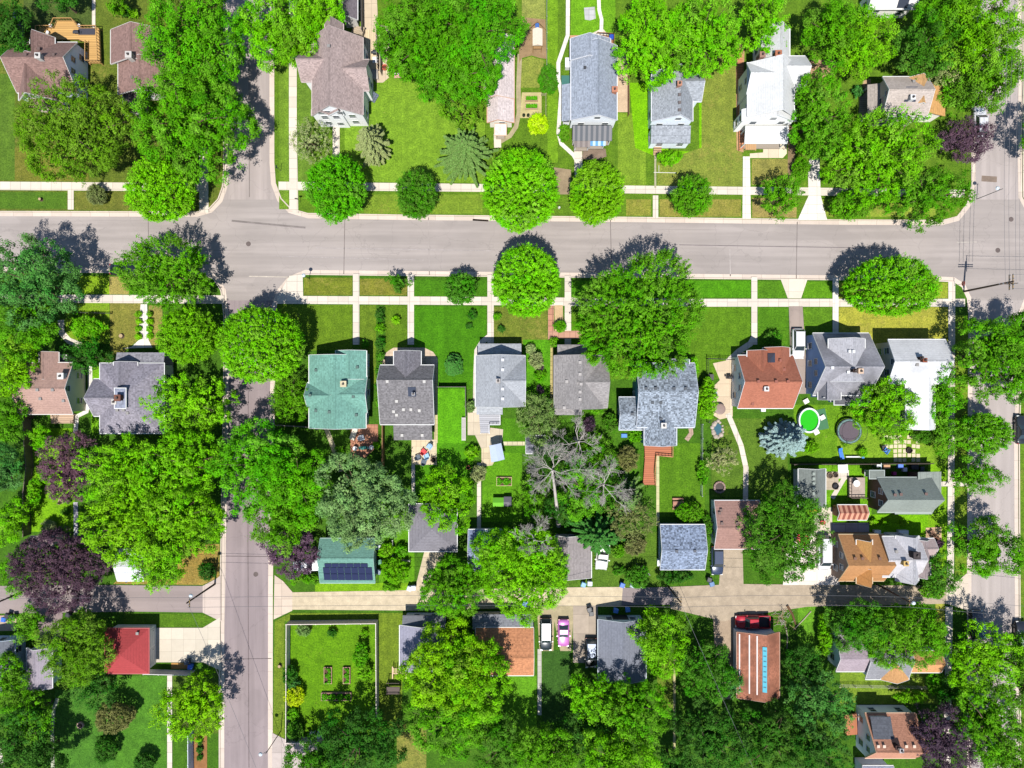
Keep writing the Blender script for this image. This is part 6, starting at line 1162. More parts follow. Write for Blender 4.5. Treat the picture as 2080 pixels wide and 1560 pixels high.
for t in ((1786, 945, .7, .5, .5, (230, 236, 240), 'white tub on the north side of the brown-walled house'), (1802, 948, 1.0, .6, .5, (196, 150, 110), 'tan wooden box on the north side of the brown-walled house'), (1818, 962, .5, .5, .6, (196, 40, 130), 'magenta tub on the north side of the brown-walled house'), (1830, 947, .8, .7, .6, (90, 130, 220), 'blue tub on the north side of the brown-walled house'), (1839, 954, .6, .6, .6, (226, 226, 246), 'pale tub beside the blue one'), (1859, 949, 1.1, .7, .8, (40, 40, 46), 'black chest on the north side of the brown-walled house'), (1874, 952, .6, .6, .6, (70, 76, 90), 'slate tub near the front corner of the brown-walled house'), (1339, 1143, .55, 1.1, .7, (236, 240, 246), 'white chest against the left wall of the blue-grey mottled garage'), (1783, 1081, 1.0, .6, .7, (240, 240, 246), 'small white box north of the ochre-roofed house'), (1836, 1082, 1.5, .7, .8, (232, 236, 244), 'larger white box north of the pale grey house'), (1493, 770, .8, .9, .8, (248, 248, 250), 'white box against the wall of the red-brown house'), (1551, 833, .7, .5, .6, (226, 226, 226), 'small pale unit below the red-brown house'), (1268, 885, .9, .6, .3, (60, 130, 200), 'blue bundle on the grass behind the blue-grey house'), (1672, 1062, .7, .6, .5, (226, 40, 80), 'red box beside the concrete drive'), (1446, 766, .6, .9, .7, (70, 66, 66), 'dark box by the black fence'), (762, 121, .8, .9, .9, (246, 246, 240), 'white cabinet on the cream deck'), (1782, 1020, .5, .5, .5, (120, 110, 110), 'grey box at the foot of the stone terrace')):
    tub(*t)
def chair(px, py, rgb, a, label, grp='garden chairs', w=.62):
    x, y, _ = W(px, py, .5); r = thing('garden_chair', label, 'chair', (x, y, 0), a, grp); m = paint(C(*rgb), .6)
    b = MB(); b.box(-.28, -w/2, .34, .3, w/2, .40); b.build('seat', m, r, False, True)
    b = MB(); b.add([(-.26, -w/2, .38), (-.26, w/2, .38), (-.55, w*.42, 1.0), (-.55, -w*.42, 1.0), (-.31, -w/2, .38), (-.31, w/2, .38), (-.60, w*.42, 1.0), (-.60, -w*.42, 1.0)], [(0,1,2,3),(7,6,5,4),(0,4,5,1),(1,5,6,2),(2,6,7,3),(3,7,4,0)]); b.build('backrest', m, r, False, True)
    for s_ in (-1, 1):
        b = MB(); b.box(-.4, s_*w*.56-.07, .56, .36, s_*w*.56+.07, .61); b.build('armrest', m, r, False, True)
        for u in (-.3, .26): b = MB(); b.box(u-.04, s_*w*.52-.04, 0, u+.04, s_*w*.52+.04, .56); b.build('leg', m, r, False, True)
for t in ((861, 917, (226, 40, 48), .9, 'red garden chair on the tan patio behind the saltbox house'), (872, 908, (150, 190, 226), -2.2, 'light blue garden chair uppermost on the tan patio'), (866, 926, (150, 196, 226), 1.9, 'light blue garden chair between red and dark ones on the tan patio'), (850, 929, (76, 90, 106), .4, 'dark slate garden chair leftmost on the tan patio'), (861, 938, (66, 84, 104), 1.3, 'dark slate garden chair lowest on the tan patio'), (635, 1491, (246, 246, 246), 1.6, 'left white chair at the bottom of the white-fenced yard'), (650, 1490, (246, 246, 246), 1.2, 'right white chair at the bottom of the white-fenced yard'), (1893, 1083, (160, 120, 96), 2.4, 'upper brown chair on the right corner terrace'), (1897, 1096, (150, 106, 84), -2.8, 'lower brown chair on the right corner terrace'), (735, 889, (236, 240, 246), .3, 'white chair on the red brick patio'), (1801, 915, (60, 130, 216), 1.0, 'blue chair on the stepping-stone patio'), (1797, 910, (60, 60, 62), .2, 'dark chair beside the blue one on the stepping stones'), (1450, 797, (150, 170, 206), 2.0, 'pale blue chair by the black fence'), (1664, 1020, (90, 84, 80), 0, 'dark chair beside the sage-grey garage'), (125, 1016, (176, 150, 120), 1.2, 'wooden chair on the left back lawn')):
    chair(*t)
def ring(px, py, R, rgb, inner, label, nm='fire_pit', cat='fire pit', h=.35):
    x, y, _ = W(px, py, h); r = thing(nm, label, cat, (x, y, 0)); b = MB(); n = 14
    for k in range(n):
        a = 2*math.pi*k/n; b.obox(x+R*math.cos(a), y+R*math.sin(a), 0, h*random.uniform(.85, 1.1), 2*math.pi*R/n*.92, R*.32, a+math.pi/2)
    b.build('stone_ring', dirt(C(*rgb)), r); b = MB(); b.lathe(x, y, [(R*.85, .02), (R*.8, .12), (R*.3, .16)], 14); b.build('ash_bed', dirt(C(*inner)), r)
ring(162, 1474, .45, (226, 190, 170), (90, 70, 66), 'round stone fire pit on the dark lower left lawn'); ring(880, 934, .42, (190, 160, 130), (60, 50, 46), 'fire pit on the tan patio behind the saltbox house'); ring(1462, 990, .8, (176, 150, 140), (100, 90, 86), 'rough stone fire ring above the pinkish-brown garage'); ring(1848, 915, .42, (70, 62, 60), (50, 46, 44), 'dark fire pit on the stepping-stone patio'); ring(781, 136, .38, (226, 120, 90), (120, 70, 60), 'orange fire bowl beside the cream deck'); ring(1687, 966, .42, (150, 130, 110), (90, 80, 70), 'round planter upper left on the small square patio', 'planter', 'planter'); ring(1698, 988, .42, (56, 54, 56), (70, 70, 74), 'dark round planter at the lower corner of the small square patio', 'planter', 'planter'); ring(1698, 965, .34, (110, 96, 86), (70, 60, 54), 'small round planter upper right on the small square patio', 'planter', 'planter'); ring(1064, 233, .2, (50, 50, 52), (60, 80, 40), 'left black pot by the vegetable beds', 'plant_pot', 'pot', .4); ring(1073, 233, .2, (50, 50, 52), (60, 80, 40), 'right black pot by the vegetable beds', 'plant_pot', 'pot', .4); ring(951, 950, .3, (190, 110, 90), (80, 90, 50), 'terracotta pot by the straight concrete path', 'plant_pot', 'pot', .4)
x, y, _ = W(1463, 831, .8); r = thing('hot_tub', 'round brown-covered hot tub on the paved yard', 'hot tub', (x, y, 0)); b = MB(); b.lathe(x, y, [(.72, 0), (.78, .1), (.78, .7)], 24); b.build('tub_shell', planks(C(110, 96, 86), 'y', .2), r); b = MB(); b.lathe(x, y, [(.84, .7), (.84, .78), (.6, .84), (.05, .86)], 24); b.build('cover', paint(C(150, 126, 116)), r)
def bed(px, py, w, d, label, rgb=(206, 160, 140)):
    x, y, _ = W(px, py, .35); r = thing('raised_bed', label, 'raised bed', (x, y, 0)); b = MB(); t = .1
    b.box(x-w/2, y-d/2, 0, x+w/2, y-d/2+t, .42); b.box(x-w/2, y+d/2-t, 0, x+w/2, y+d/2, .42); b.box(x-w/2, y-d/2+t, 0, x-w/2+t, y+d/2-t, .42); b.box(x+w/2-t, y-d/2+t, 0, x+w/2, y+d/2-t, .42); b.build('bed_frame', planks(C(*rgb), 'x'), r)
    b = MB(); b.box(x-w/2+t, y-d/2+t, 0, x+w/2-t, y+d/2-t, .32); b.build('soil', dirt(C(110, 84, 66)), r)
    n = int(220*w*d); rng = np.random.default_rng(int(px)); P = np.stack([rng.uniform(-w/2+.15, w/2-.15, n), rng.uniform(-d/2+.15, d/2-.15, n), rng.uniform(.34, .7, n)], 1)
    keep = np.sin(P[:, 0]*5+px)+np.cos(P[:, 1]*5) > -.3; P = P[keep]; n = len(P)
    o = link(bpy.data.objects.new('seedlings', leaf_mesh('seedlings', P, nrmz(rng.normal(size=(n, 3))*.5+np.array([0, 0, 1.])), rng.uniform(.14, .28, n), .7, (rng.uniform(.3, .9, n), rng.random(n)), FOL))); o.parent = r; o.color = TC['forest']
bed(666, 1372, 1.25, 2.6, 'left of the two upright raised beds in the white-fenced yard'); bed(704, 1372, 1.15, 2.6, 'right of the two upright raised beds in the white-fenced yard'); bed(683, 1415, 4.7, 1.25, 'long horizontal raised bed in the white-fenced yard', (176, 140, 124)); bed(1024, 978, 2.4, 1.4, 'raised bed on the lawn below the pale canopy', (206, 190, 140)); bed(1080, 200, 2.0, .8, 'upper of the two narrow vegetable beds', (216, 176, 140)); bed(1080, 216, 2.0, .8, 'lower of the two narrow vegetable beds', (216, 186, 150))
# pool, trampoline, canopy
x, y, _ = W(1643, 854, .9); r = thing('garden_pool', 'above-ground pool with white wall and bright green water', 'pool', (x, y, 0)); sx, sy = 1.5, 1.78; b = MB(); b.lathe(x, y, [(1.0, 0), (1.02, .5), (1.0, 1.02)], 32, 0, False, sx, sy); b.lathe(x, y, [(.96, .8), (.96, 1.02)], 32, 0, False, sx, sy); b.build('pool_wall', paint(C(206, 220, 236)), r); b = MB(); pr = [(.95, 1.02), (.95, 1.09), (1.1, 1.09), (1.1, 1.02), (.95, 1.02)]; b.lathe(x, y, pr, 32, 0, False, sx, sy); b.build('pool_rim', paint(C(236, 240, 246)), r); b = MB(); b.lathe(x, y, [(.97, .84), (.02, .845)], 32, 0, True, sx, sy); b.build('water', paint(C(50, 196, 20), .12, 0, .3), r)
b = MB(); b.tube([(x+1.3, y-1.5, 0), (x+1.15, y-1.25, 1.3)], .03, 6); b.tube([(x+1.0, y-1.8, 0), (x+.85, y-1.55, 1.3)], .03, 6); 
for k in range(4): b.tube([(x+1.3-.037*k, y-1.5+.06*k, .25+.28*k), (x+1.0-.037*k, y-1.8+.06*k, .25+.28*k)], .025, 5)
b.build('ladder', paint(C(240, 240, 240)), r)
b = MB(); x2, y2, _ = W(1668, 852, 0); b.obox(x2, y2, 0, .05, 1.8, 3.2, .2); b.top('groundsheet', paint(C(50, 116, 70)), 'green groundsheet showing at the right of the pool', 'groundsheet')
for k, (px, py) in enumerate(((1671, 848), (1659, 878), (1638, 815))): tub(px, py, .8, .7, .35, (246, 236, 220), ('cream pad right of the pool', 'cream pad below the pool', 'cream pile above the pool')[k], .5, 'garden_pad', 'pad')
x, y, _ = W(1725, 876, .9); r = thing('trampoline', 'round black trampoline with grey-green pad on the lawn', 'trampoline', (x, y, 0)); b = MB(); b.lathe(x, y, [(1.52, .9), (1.5, .92), (.02, .88)], 28); b.build('mat', paint(C(96, 84, 92), .8), r); b = MB(); b.lathe(x, y, [(1.56, .9), (1.56, .98), (1.93, .98), (1.93, .9), (1.56, .9)], 28, 0, False); b.build('edge_pad', paint(C(76, 92, 96)), r)
b = MB(); b.lathe(x, y, [(1.70, .985), (1.70, 1.0), (1.78, 1.0), (1.78, .985)], 28, 0, False); b.build('pad_trim', paint(C(120, 170, 160)), r)
for k in range(6):
    a = k*math.pi/3+.3; b = MB(); cx, cy = x+1.95*math.cos(a), y+1.95*math.sin(a); b.tube([(cx, cy, 0), (cx, cy, 2.6)], .03, 6); b.build('net_pole', METAL, r); b = MB(); b.tube([(x+1.6*math.cos(a-.2), y+1.6*math.sin(a-.2), 0), (x+1.8*math.cos(a), y+1.8*math.sin(a), .9)], .03, 6); b.build('leg', METAL, r)
b = MB(); b.lathe(x, y, [(1.93, 2.58), (1.97, 2.62), (1.97, 2.58)], 28, 0, False); b.build('net_hoop', BLK, r)
def canopy(pts, z, rgb, label, rise=.35, nm='canopy'):
    P = [Vector(W(a, b_, z)) for a, b_ in pts]; c = sum(P, Vector())/4; r = thing(nm, label, 'canopy', (c.x, c.y, 0)); b = MB(); m1, m2 = (P[0]+P[1])/2, (P[2]+P[3])/2; m1.z += rise; m2.z += rise
    V = P + [m1, m2]; b.add([tuple(v) for v in V] + [(v.x, v.y, v.z-.05) for v in V], [(0,4,5,3),(4,1,2,5),(6,9,11,10),(10,11,8,7),(0,3,9,6),(1,7,8,2),(0,6,10,4),(4,10,7,1),(3,5,11,9),(5,2,8,11)]); b.build('canopy_top', paint(C(*rgb), .7), r)
    for v in P:
        q = v.lerp(c, .06); b = MB(); b.tube([(q.x, q.y, 0), (q.x, q.y, z)], .035, 6); b.build('pole', METAL, r)
canopy([(994, 905), (1018, 900), (1025, 933), (998, 939)], 2.4, (190, 204, 230), 'pale blue-grey canopy standing on posts beside the small grey shed path')
canopy([(1702, 944), (1722, 943), (1723, 960), (1703, 961)], 2.2, (246, 240, 230), 'small square white canopy above the square patio', .25)
x, y, _ = W(1740, 982, 1.3); r = thing('round_table', 'round white table on the stone terrace', 'table', (x, y, 0)); b = MB(); b.lathe(x, y, [(.5, 1.3), (.52, 1.35), (.02, 1.37)], 20); b.build('tabletop', paint(C(248, 246, 240)), r); b = MB(); b.tube([(x, y, .6), (x, y, 1.3)], .05, 8); b.lathe(x, y, [(.3, .6), (.28, .65), (.06, .7)], 12); b.build('pedestal', METAL, r)
for px, py, lab in ((721, 911, 'left'), (754, 909, 'right')):
    x, y, _ = W(px, py, .7); r = thing('round_table', lab + ' small round white table on the red brick patio', 'table', (x, y, 0)); b = MB(); b.lathe(x, y, [(.36, .7), (.36, .74), (.02, .75)], 18); b.build('tabletop', paint(C(236, 232, 232)), r); b = MB(); b.tube([(x, y, 0), (x, y, .7)], .04, 7); b.lathe(x, y, [(.22, 0), (.2, .04), (.05, .08)], 10); b.build('pedestal', METAL, r)
def grill(px, py, rgb, label, w=.9, d=.55):
    x, y, _ = W(px, py, 1.0); r = thing('barbecue', label, 'barbecue', (x, y, 0)); m = paint(C(*rgb), .5)
    b = MB(); b.obox(x, y, .1, .8, w*.8, d*.9); b.build('cabinet', m, r); b = MB(); b.tube([(x-w*.4, y, .92), (x+w*.4, y, .92)], d*.5, 10); b.build('hood', m, r)
    for s_ in (-1, 1): b = MB(); b.box(x+s_*w*.62-.13, y-.2, .78, x+s_*w*.62+.13, y+.2, .83); b.build('side_shelf', m, r)
grill(738, 910, (40, 140, 130), 'teal-covered barbecue between the two white tables', 1.0); grill(762, 105, (40, 44, 54), 'black barbecue on the cream deck', .9, .7); grill(1483, 766, (50, 48, 50), 'black barbecue by the paved yard wall', .8); grill(155, 64, (56, 60, 70), 'dark barbecue on the timber deck at upper left')
x, y, _ = W(1378, 1024, .7); r = thing('picnic_table', 'pinkish-brown picnic table on the lawn above the mottled garage', 'picnic table', (x, y, 0)); pm_ = planks(C(206, 150, 126), 'x', .2)
b = MB(); b.box(x-.85, y-.42, .7, x+.85, y+.42, .76); b.build('tabletop', pm_, r)
for s_ in (-1, 1):
    b = MB(); b.box(x-.85, y+s_*.75-.15, .42, x+.85, y+s_*.75+.15, .47); b.build('bench_seat', pm_, r); b = MB(); b.tube([(x+s_*.6, y-.7, 0), (x+s_*.6, y, .7), (x+s_*.6, y+.7, 0)], .05, 5); b.box(x+s_*.6-.04, y-.75, .36, x+s_*.6+.04, y+.75, .42); b.build('leg_frame', pm_, r)
# play equipment
x, y, _ = W(1092, 75, 2.4); r = thing('play_tower', 'play tower with a pale roof and blue slide in the upper garden', 'play tower', (x, y, 0)); pw = planks(C(190, 150, 100), 'x', .2)
b = MB(); b.add([(x-.75, y-1.3, 2.3), (x+.75, y-1.3, 2.3), (x+.75, y+1.3, 2.3), (x-.75, y+1.3, 2.3), (x, y-1.3, 2.75), (x, y+1.3, 2.75)], [(0,4,5,3),(4,1,2,5),(0,1,4),(2,3,5)]); b.build('tower_roof', paint(C(246, 228, 206)), r)
b = MB(); b.box(x-.7, y-1.25, 1.2, x+.7, y+1.2, 1.3); b.build('platform', pw, r)
for u in (-.65, .65):
    for v in (-1.2, 1.15): b = MB(); b.box(x+u-.05, y+v-.05, 0, x+u+.05, y+v+.05, 2.35); b.build('post', pw, r)
b = MB(); b.add([(x-.28, y+1.3, 1.25), (x+.28, y+1.3, 1.25), (x+.28, y+3.3, .2), (x-.28, y+3.3, .2), (x-.3, y+1.3, 1.4), (x+.3, y+1.3, 1.4), (x+.3, y+3.3, .36), (x-.3, y+3.3, .36)], [(0,1,2,3),(0,3,7,4),(1,5,6,2)]); b.build('slide', paint(C(80, 130, 210), .4), r)
b = MB(); b.tube([(x-1.5, y+2.2, 0), (x, y+2.6, 2.1), (x+1.5, y+2.2, 0)], .05, 6); b.build('swing_frame', pw, r)
x, y, _ = W(798, 1398, 1.6); r = thing('climbing_frame', 'dark timber climbing frame beside the white-fenced yard', 'climbing frame', (x, y, 0)); dw = planks(C(110, 96, 90), 'x', .2)
for u in (-.9, .9):
    for v in (-.8, .8): b = MB(); b.box(x+u-.06, y+v-.06, 0, x+u+.06, y+v+.06, 1.7); b.build('post', dw, r)
b = MB(); b.box(x-1, y-.9, 1.3, x+1, y+.1, 1.4); b.build('platform', dw, r); b = MB(); b.box(x-1, y-.86, 1.65, x+1, y-.78, 1.75); b.box(x-1, y+.78, 1.65, x+1, y+.86, 1.75); b.build('rail', dw, r)
x, y, _ = W(811, 1366, 1.0); r = thing('timber_rack', 'pale timber rack standing below the mauve-grey garage', 'rack', (x, y, 0)); pl = paint(C(236, 196, 160))
for u in (-1.05, 1.05): b = MB(); b.box(x+u-.07, y-1.0, .9, x+u+.07, y+.9, 1.0); b.box(x+u-.05, y-.9, 0, x+u+.05, y-.8, .9); b.build('side_beam', pl, r)
for k in range(6): b = MB(); b.box(x-.9+k*.34, y-.1, .92, x-.78+k*.34, y+.7, 1.02); b.build('slat', pl, r)
b = MB(); b.box(x-1.0, y-.2, 1.0, x+1.0, y-.08, 1.08); b.build('cross_beam', pl, r)
def hut(px, py, w, d, h, rgb, roof, label, a=0):
    x, y, _ = W(px, py, h); r = thing('playhouse', label, 'playhouse', (x, y, 0)); b = MB(); b.box(x-w/2, y-d/2, 0, x+w/2, y+d/2, h*.65); b.build('wall', paint(C(*rgb)), r)
    b = MB(); e = .1; b.add([(x-w/2-e, y-d/2-e, h*.66), (x+w/2+e, y-d/2-e, h*.66), (x+w/2+e, y+d/2+e, h*.66), (x-w/2-e, y+d/2+e, h*.66), (x-w/2-e, y, h), (x+w/2+e, y, h)], [(0,1,5,4),(2,3,4,5),(0,4,3),(1,2,5),(0,3,2,1)]); b.build('roof', paint(C(*roof)), r); b = MB(); b.box(x-.2, y-d/2-.03, .05, x+.2, y-d/2-.005, h*.5); b.build('door', paint(C(90, 90, 80)), r)
hut(1012, 1021, 1.5, 1.2, 1.5, (230, 220, 60), (120, 200, 50), 'yellow and green playhouse below the garden bed'); hut(1031, 1020, 1.0, 1.3, 1.6, (150, 146, 160), (120, 116, 126), 'small grey playhouse right of the yellow and green one')
# other yard pieces
x, y, _ = W(28, 46, .5); r = thing('canoe', 'white canoe lying on the dark lawn in the upper left corner', 'canoe', (x, y, 0)); V = []; n = 9
for i in range(13):
    t = -1+i/6; wv = .38*(1-t*t)**.6+.01; zz = .42+.18*t*t
    V += [(x+wv*math.cos(math.pi*k/(n-1)), y+2.1*t, zz*.4+ .36*math.sin(math.pi*k/(n-1))*(1-t*t*.5)) for k in range(n)]
b = MB(); b.add(V, [(i*n+k, i*n+k+1, (i+1)*n+k+1, (i+1)*n+k) for i in range(12) for k in range(n-1)]); b.build('hull', paint(C(232, 238, 246), .4), r, True); b = MB(); b.tube([(x, y-2.1, .5), (x, y-1, .53), (x, y+1, .53), (x, y+2.1, .5)], .02, 5); b.build('keel', paint(C(200, 206, 214)), r)
x, y, _ = W(808, 155, .5); r = thing('garden_bench', 'small pink and white bench on the big lawn edge', 'bench', (x, y, 0)); b = MB(); b.box(x-.6, y-.2, .4, x+.6, y+.25, .46); b.build('seat', paint(C(226, 170, 160)), r); b = MB(); b.box(x-.6, y+.25, .46, x+.6, y+.31, .9); b.build('backrest', paint(C(246, 240, 236)), r)
for u in (-.5, .5): b = MB(); b.box(x+u-.05, y-.18, 0, x+u+.05, y+.28, .4); b.build('leg', paint(C(226, 170, 160)), r)
x, y, _ = W(941, 872, 1.2); r = thing('slatted_bench', 'long white slatted bench at the end of the lime lawn', 'bench', (x, y, 0))
for k in range(4): b = MB(); b.box(x-.3+k*.17, y-1.8, .45, x-.18+k*.17, y+1.8, .5); b.build('slat', paint(C(214, 206, 200)), r)
for v in (-1.6, 0, 1.6): b = MB(); b.box(x-.3, y+v-.05, 0, x+.33, y+v+.05, .45); b.build('leg', paint(C(190, 184, 180)), r)
x, y, _ = W(1308, 1163, .8); r = thing('utility_trailer', 'small old open trailer tilted among shrubs near the alley', 'trailer', (x, y, 0), math.radians(-50)); tm_ = paint(C(150, 150, 156)); b = MB(); b.box(-.95, -.45, .5, .95, .45, .56); b.build('trailer_bed', paint(C(96, 92, 98)), r, False, True)
for s_ in (-1, 1): b = MB(); b.box(-.95, s_*.45-.04, .5, .95, s_*.45+.04, .85); b.build('side_rail', tm_, r, False, True); b = MB(); b.tube([(.1, s_*.52, .28), (.1, s_*.66, .28)], .28, 12); b.build('wheel', TYRE, r, False, True)
b = MB(); b.box(-1.0, -.45, .5, -.94, .45, .85); b.box(.2, -.45, .56, .26, .45, .9); b.build('end_board', tm_, r, False, True); b = MB(); b.tube([(-.95, 0, .5), (-1.7, 0, .45)], .04, 6); b.build('drawbar', tm_, r, False, True)
x, y, _ = W(1657, 1038, .8); r = thing('garden_machine', 'yellow garden machine at the top of the concrete drive', 'machine', (x, y, 0)); ym = paint(C(240, 190, 30), .4); b = MB(); b.obox(x, y, .25, .7, 1.3, .6, .4, 0, .8); b.build('machine_body', ym, r); b = MB(); b.obox(x+.3, y+.12, .7, 1.1, .4, .5, .4, 0, .8); b.build('seat', BLK, r)
for u, v in ((-.45, -.5), (.45, -.25), (-.6, .15), (.3, .5)): b = MB(); b.tube([(x+u, y+v-.06, .25), (x+u, y+v+.06, .25)], .25, 10); b.build('wheel', TYRE, r)
x, y, _ = W(1631, 1096, .4); r = thing('paddling_pool', 'red paddling pool under the edge of the dark spreading tree', 'paddling pool', (x, y, 0)); b = MB(); b.lathe(x, y, [(.95, 0), (1.0, .15), (.95, .32), (.8, .34), (.78, .1)], 22, 0, False); b.build('pool_ring', paint(C(236, 20, 60), .35), r); b = MB(); b.lathe(x, y, [(.82, .16), (.02, .165)], 22); b.build('water', paint(C(250, 110, 120), .1), r)
x, y, _ = W(1709, 922, .4); r = thing('sun_lounger', 'blue sun lounger by the fence under the trampoline', 'lounger', (x, y, 0), math.radians(105)); bm_ = paint(C(60, 130, 226)); b = MB(); b.box(-.9, -.3, .3, .35, .3, .36); b.build('seat', bm_, r, False, True); b = MB(); b.add([(.35, -.3, .33), (.35, .3, .33), (.95, .3, .7), (.95, -.3, .7), (.35, -.3, .27), (.35, .3, .27), (.95, .3, .64), (.95, -.3, .64)], [(0,1,2,3),(7,6,5,4),(0,4,5,1),(1,5,6,2),(2,6,7,3),(3,7,4,0)]); b.build('backrest', bm_, r, False, True)
for u in (-.75, .3):
    for s_ in (-1, 1): b = MB(); b.box(u-.03, s_*.26-.03, 0, u+.03, s_*.26+.03, .3); b.build('leg', paint(C(226, 230, 236)), r, False, True)
x, y, _ = W(1737, 928, .5); r = thing('seesaw', 'white and blue seesaw beside the blue sun lounger', 'seesaw', (x, y, 0)); b = MB(); b.box(x-1.4, y-.1, .45, x+1.4, y+.1, .52); b.build('plank', paint(C(236, 236, 240)), r); b = MB(); b.obox(x, y, 0, .45, .5, .4, 0, 0, .3); b.build('stand', METAL, r); b = MB(); b.box(x+1.0, y-.22, .53, x+1.4, y+.22, .6); b.build('seat', paint(C(70, 140, 226)), r)
x, y, _ = W(1774, 945, 0); r = thing('clothes_post', 'thin white clothes line post beside the dark fence', 'clothes post', (x, y, 0)); b = MB(); b.tube([(x, y, 0), (x, y, 2.3)], .04, 6); b.build('post', paint(C(220, 226, 230)), r); b = MB(); b.box(x-.05, y-.6, 2.2, x+.05, y+.6, 2.28); b.build('cross_bar', paint(C(220, 226, 230)), r)
x, y, _ = W(1458, 872, .2); r = thing('garden_pond', 'small garden pond with blue water and pale boulders', 'pond', (x, y, 0)); b = MB(); b.lathe(x, y, [(1.05, .05), (1.0, .12), (.02, .13)], 20, 0, True, .65, .9); b.build('water', paint(C(70, 110, 124), .15), r); rg = random.Random(3); 
for k in range(13):
    a = 2*math.pi*k/13; cx, cy = x+.85*math.cos(a)*rg.uniform(.8, 1.2), y+1.1*math.sin(a)*rg.uniform(.8, 1.2); s_ = rg.uniform(.16, .42); q = MB(); q.lathe(cx, cy, [(s_*.8, 0), (s_, s_*.4), (s_*.6, s_*.8), (.03, s_*.9)], 7); q.build('boulder', dirt(C(206, 190, 176)), r)
def stump(px, py, R, label, h=.35):
    x, y, _ = W(px, py, h); r = thing('tree_stump', label, 'stump', (x, y, 0)); b = MB(); b.lathe(x, y, [(R*1.4, 0), (R*1.05, .12), (R, h)], 12); b.build('bark', BARK(), r); b = MB(); b.lathe(x, y, [(R*.92, h), (R*.9, h+.012)], 12); b.build('cut_face', dirt(C(206, 180, 140)), r)
stump(245, 682, .32, 'dark tree stump in the dry front lawn of the purplish-grey house'); stump(80, 404, .22, 'little stump with pale soil on the upper left verge', .5); stump(567, 1354, .25, 'small stump on the narrow verge left of the white-fenced yard', .5)
x, y, _ = W(1592, 1256, .3); r = thing('brush_pile', 'pile of pale cut branches on the grass right of the red pickup', 'brush pile', (x, y, 0)); rg = random.Random(9)
for k in range(46):
    a = rg.uniform(0, 6.28); L_ = rg.uniform(.5, 1.5); cx, cy = x+rg.gauss(0, .5), y+rg.gauss(0, .6); z = rg.uniform(.05, .5); b = MB(); b.tube([(cx, cy, z), (cx+L_*math.cos(a)*.5, cy+L_*math.sin(a)*.5, z+.12), (cx+L_*math.cos(a), cy+L_*math.sin(a), z+rg.uniform(-.05, .2))], [.04, .03, .012], 5); b.build('branch', BARKG() if k % 3 else dirt(C(214, 180, 140)), r)
for p, q, R, c, lab in (((1599, 1230), (1616, 1268), .2, (120, 90, 66), 'thick brown log beside the pile of cut branches'), ((1648, 1242), (1612, 1280), .09, (206, 190, 170), 'long thin pale branch lying on the grass right of the brush pile'), ((1597, 1275), (1599, 1318), .1, (190, 176, 156), 'pale straight branch below the brush pile')):
    a, c2 = W(p[0], p[1], .2), W(q[0], q[1], .2); b = MB(); m_ = [(a[0]+c2[0])/2+.15, (a[1]+c2[1])/2+.1, R*1.3]; b.tube([(a[0], a[1], R), m_, (c2[0], c2[1], R)], [R, R*.9, R*.7], 8); b.top('log', dirt(C(*c)), lab, 'log')
x, y, _ = W(1136, 421, .4); r = thing('fire_hydrant', 'small white hydrant between the two lime maples on the upper verge', 'hydrant', (x, y, 0)); b = MB(); b.lathe(x, y, [(.17, 0), (.13, .08), (.13, .5), (.16, .54), (.1, .68), (.03, .72)], 12); b.build('barrel', paint(C(240, 240, 236)), r)
for s_ in (-1, 1): b = MB(); b.tube([(x, y, .42), (x+s_*.2, y, .42)], .06, 8); b.build('nozzle', paint(C(226, 226, 222)), r)
b = MB(); a = W(1328, 350, .1); c2 = W(1373, 351, .1); b.tube([(a[0], a[1], .08), (c2[0], c2[1], .08)], .05, 6); b.tube([(a[0]+.8, a[1], .08), (a[0]+.8, a[1]+1.1, .08)], .04, 6); b.top('garden_pipe', paint(C(236, 236, 226)), 'white pipe lying on the lawn in front of the small grey house', 'pipe')
b = MB(); x, y, _ = W(718, 882, .5); b.obox(x, y, 0.02, .42, .7, 1.7, -.35); b.obox(x, y, .42, .5, .8, 1.8, -.35); b.top('garden_table', paint(C(236, 226, 206)), 'cream narrow table beside the back steps of the teal-green house', 'table')
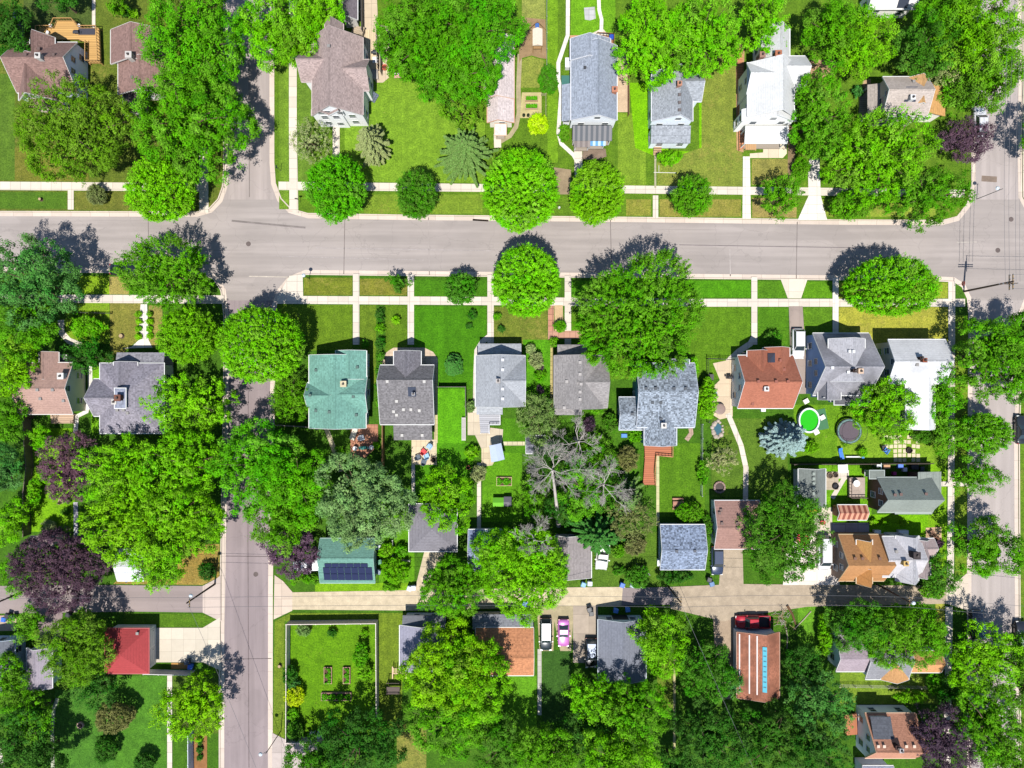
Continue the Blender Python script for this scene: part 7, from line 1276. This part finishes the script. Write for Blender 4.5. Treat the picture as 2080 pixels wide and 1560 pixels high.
for k, (px, py) in enumerate(((100, 50), (158, 50), (94, 64))):
    x, y, _ = W(px, py, 1.3); b = MB(); b.lathe(x, y, [(.18, .72), (.26, 1.1), (.24, 1.12), (.05, 1.05)], 12); b.top('deck_planter', paint(C(240, 240, 240)), ('left white pot at the bay of the upper left timber deck', 'right white pot at the bay of the upper left timber deck', 'white pot in the left corner of the upper left timber deck')[k], 'pot')
b = MB(); x, y, _ = W(176, 64, .75); b.obox(x, y, .71, .74, 2.6, 1.0); b.obox(x, y, .74, .76, 2.4, .9); b.top('outdoor_mat', paint(C(66, 66, 78)), 'dark mat on the upper left timber deck', 'mat')
# ---------------------------------------------------------------- light, sky, camera
w = bpy.data.worlds.new('World'); SC.world = w; w.use_nodes = True; nt = w.node_tree; nt.nodes.clear()
sky = nt.nodes.new('ShaderNodeTexSky'); sky.sky_type = 'NISHITA'; sky.sun_disc = False
d = Vector((.035, .446, -1)).normalized(); el = math.asin(-d.z)
sky.sun_elevation = el; sky.sun_rotation = math.atan2(-d.x, -d.y); sky.air_density = 1.0; sky.dust_density = .2; sky.ozone_density = 2.6
bg = nt.nodes.new('ShaderNodeBackground'); bg.inputs['Strength'].default_value = .1
ow = nt.nodes.new('ShaderNodeOutputWorld'); nt.links.new(sky.outputs[0], bg.inputs['Color']); nt.links.new(bg.outputs[0], ow.inputs['Surface'])
L = bpy.data.lights.new('sun', 'SUN'); L.energy = 5.0; L.angle = math.radians(.5); L.color = (1.0, .965, .91)
lo = link(bpy.data.objects.new('sun', L)); lo.rotation_euler = d.to_track_quat('-Z', 'Y').to_euler(); lo.location = (0, -40, 90)
cam = bpy.data.cameras.new('camera'); cam.sensor_width = 36; cam.lens = 36*H/160; cam.clip_end = 4000; cam.clip_start = 1
co = link(bpy.data.objects.new('camera', cam)); co.location = (0, 0, H); SC.camera = co
SC.view_settings.view_transform = 'Standard'; SC.view_settings.look = 'None'; SC.view_settings.exposure = .83; SC.view_settings.gamma = 1
SC.render.engine = 'CYCLES'; SC.cycles.use_denoising = True; SC.cycles.max_bounces = 6; SC.cycles.transparent_max_bounces = 4; SC.cycles.diffuse_bounces = 3
SC.cycles.sample_clamp_indirect = 8
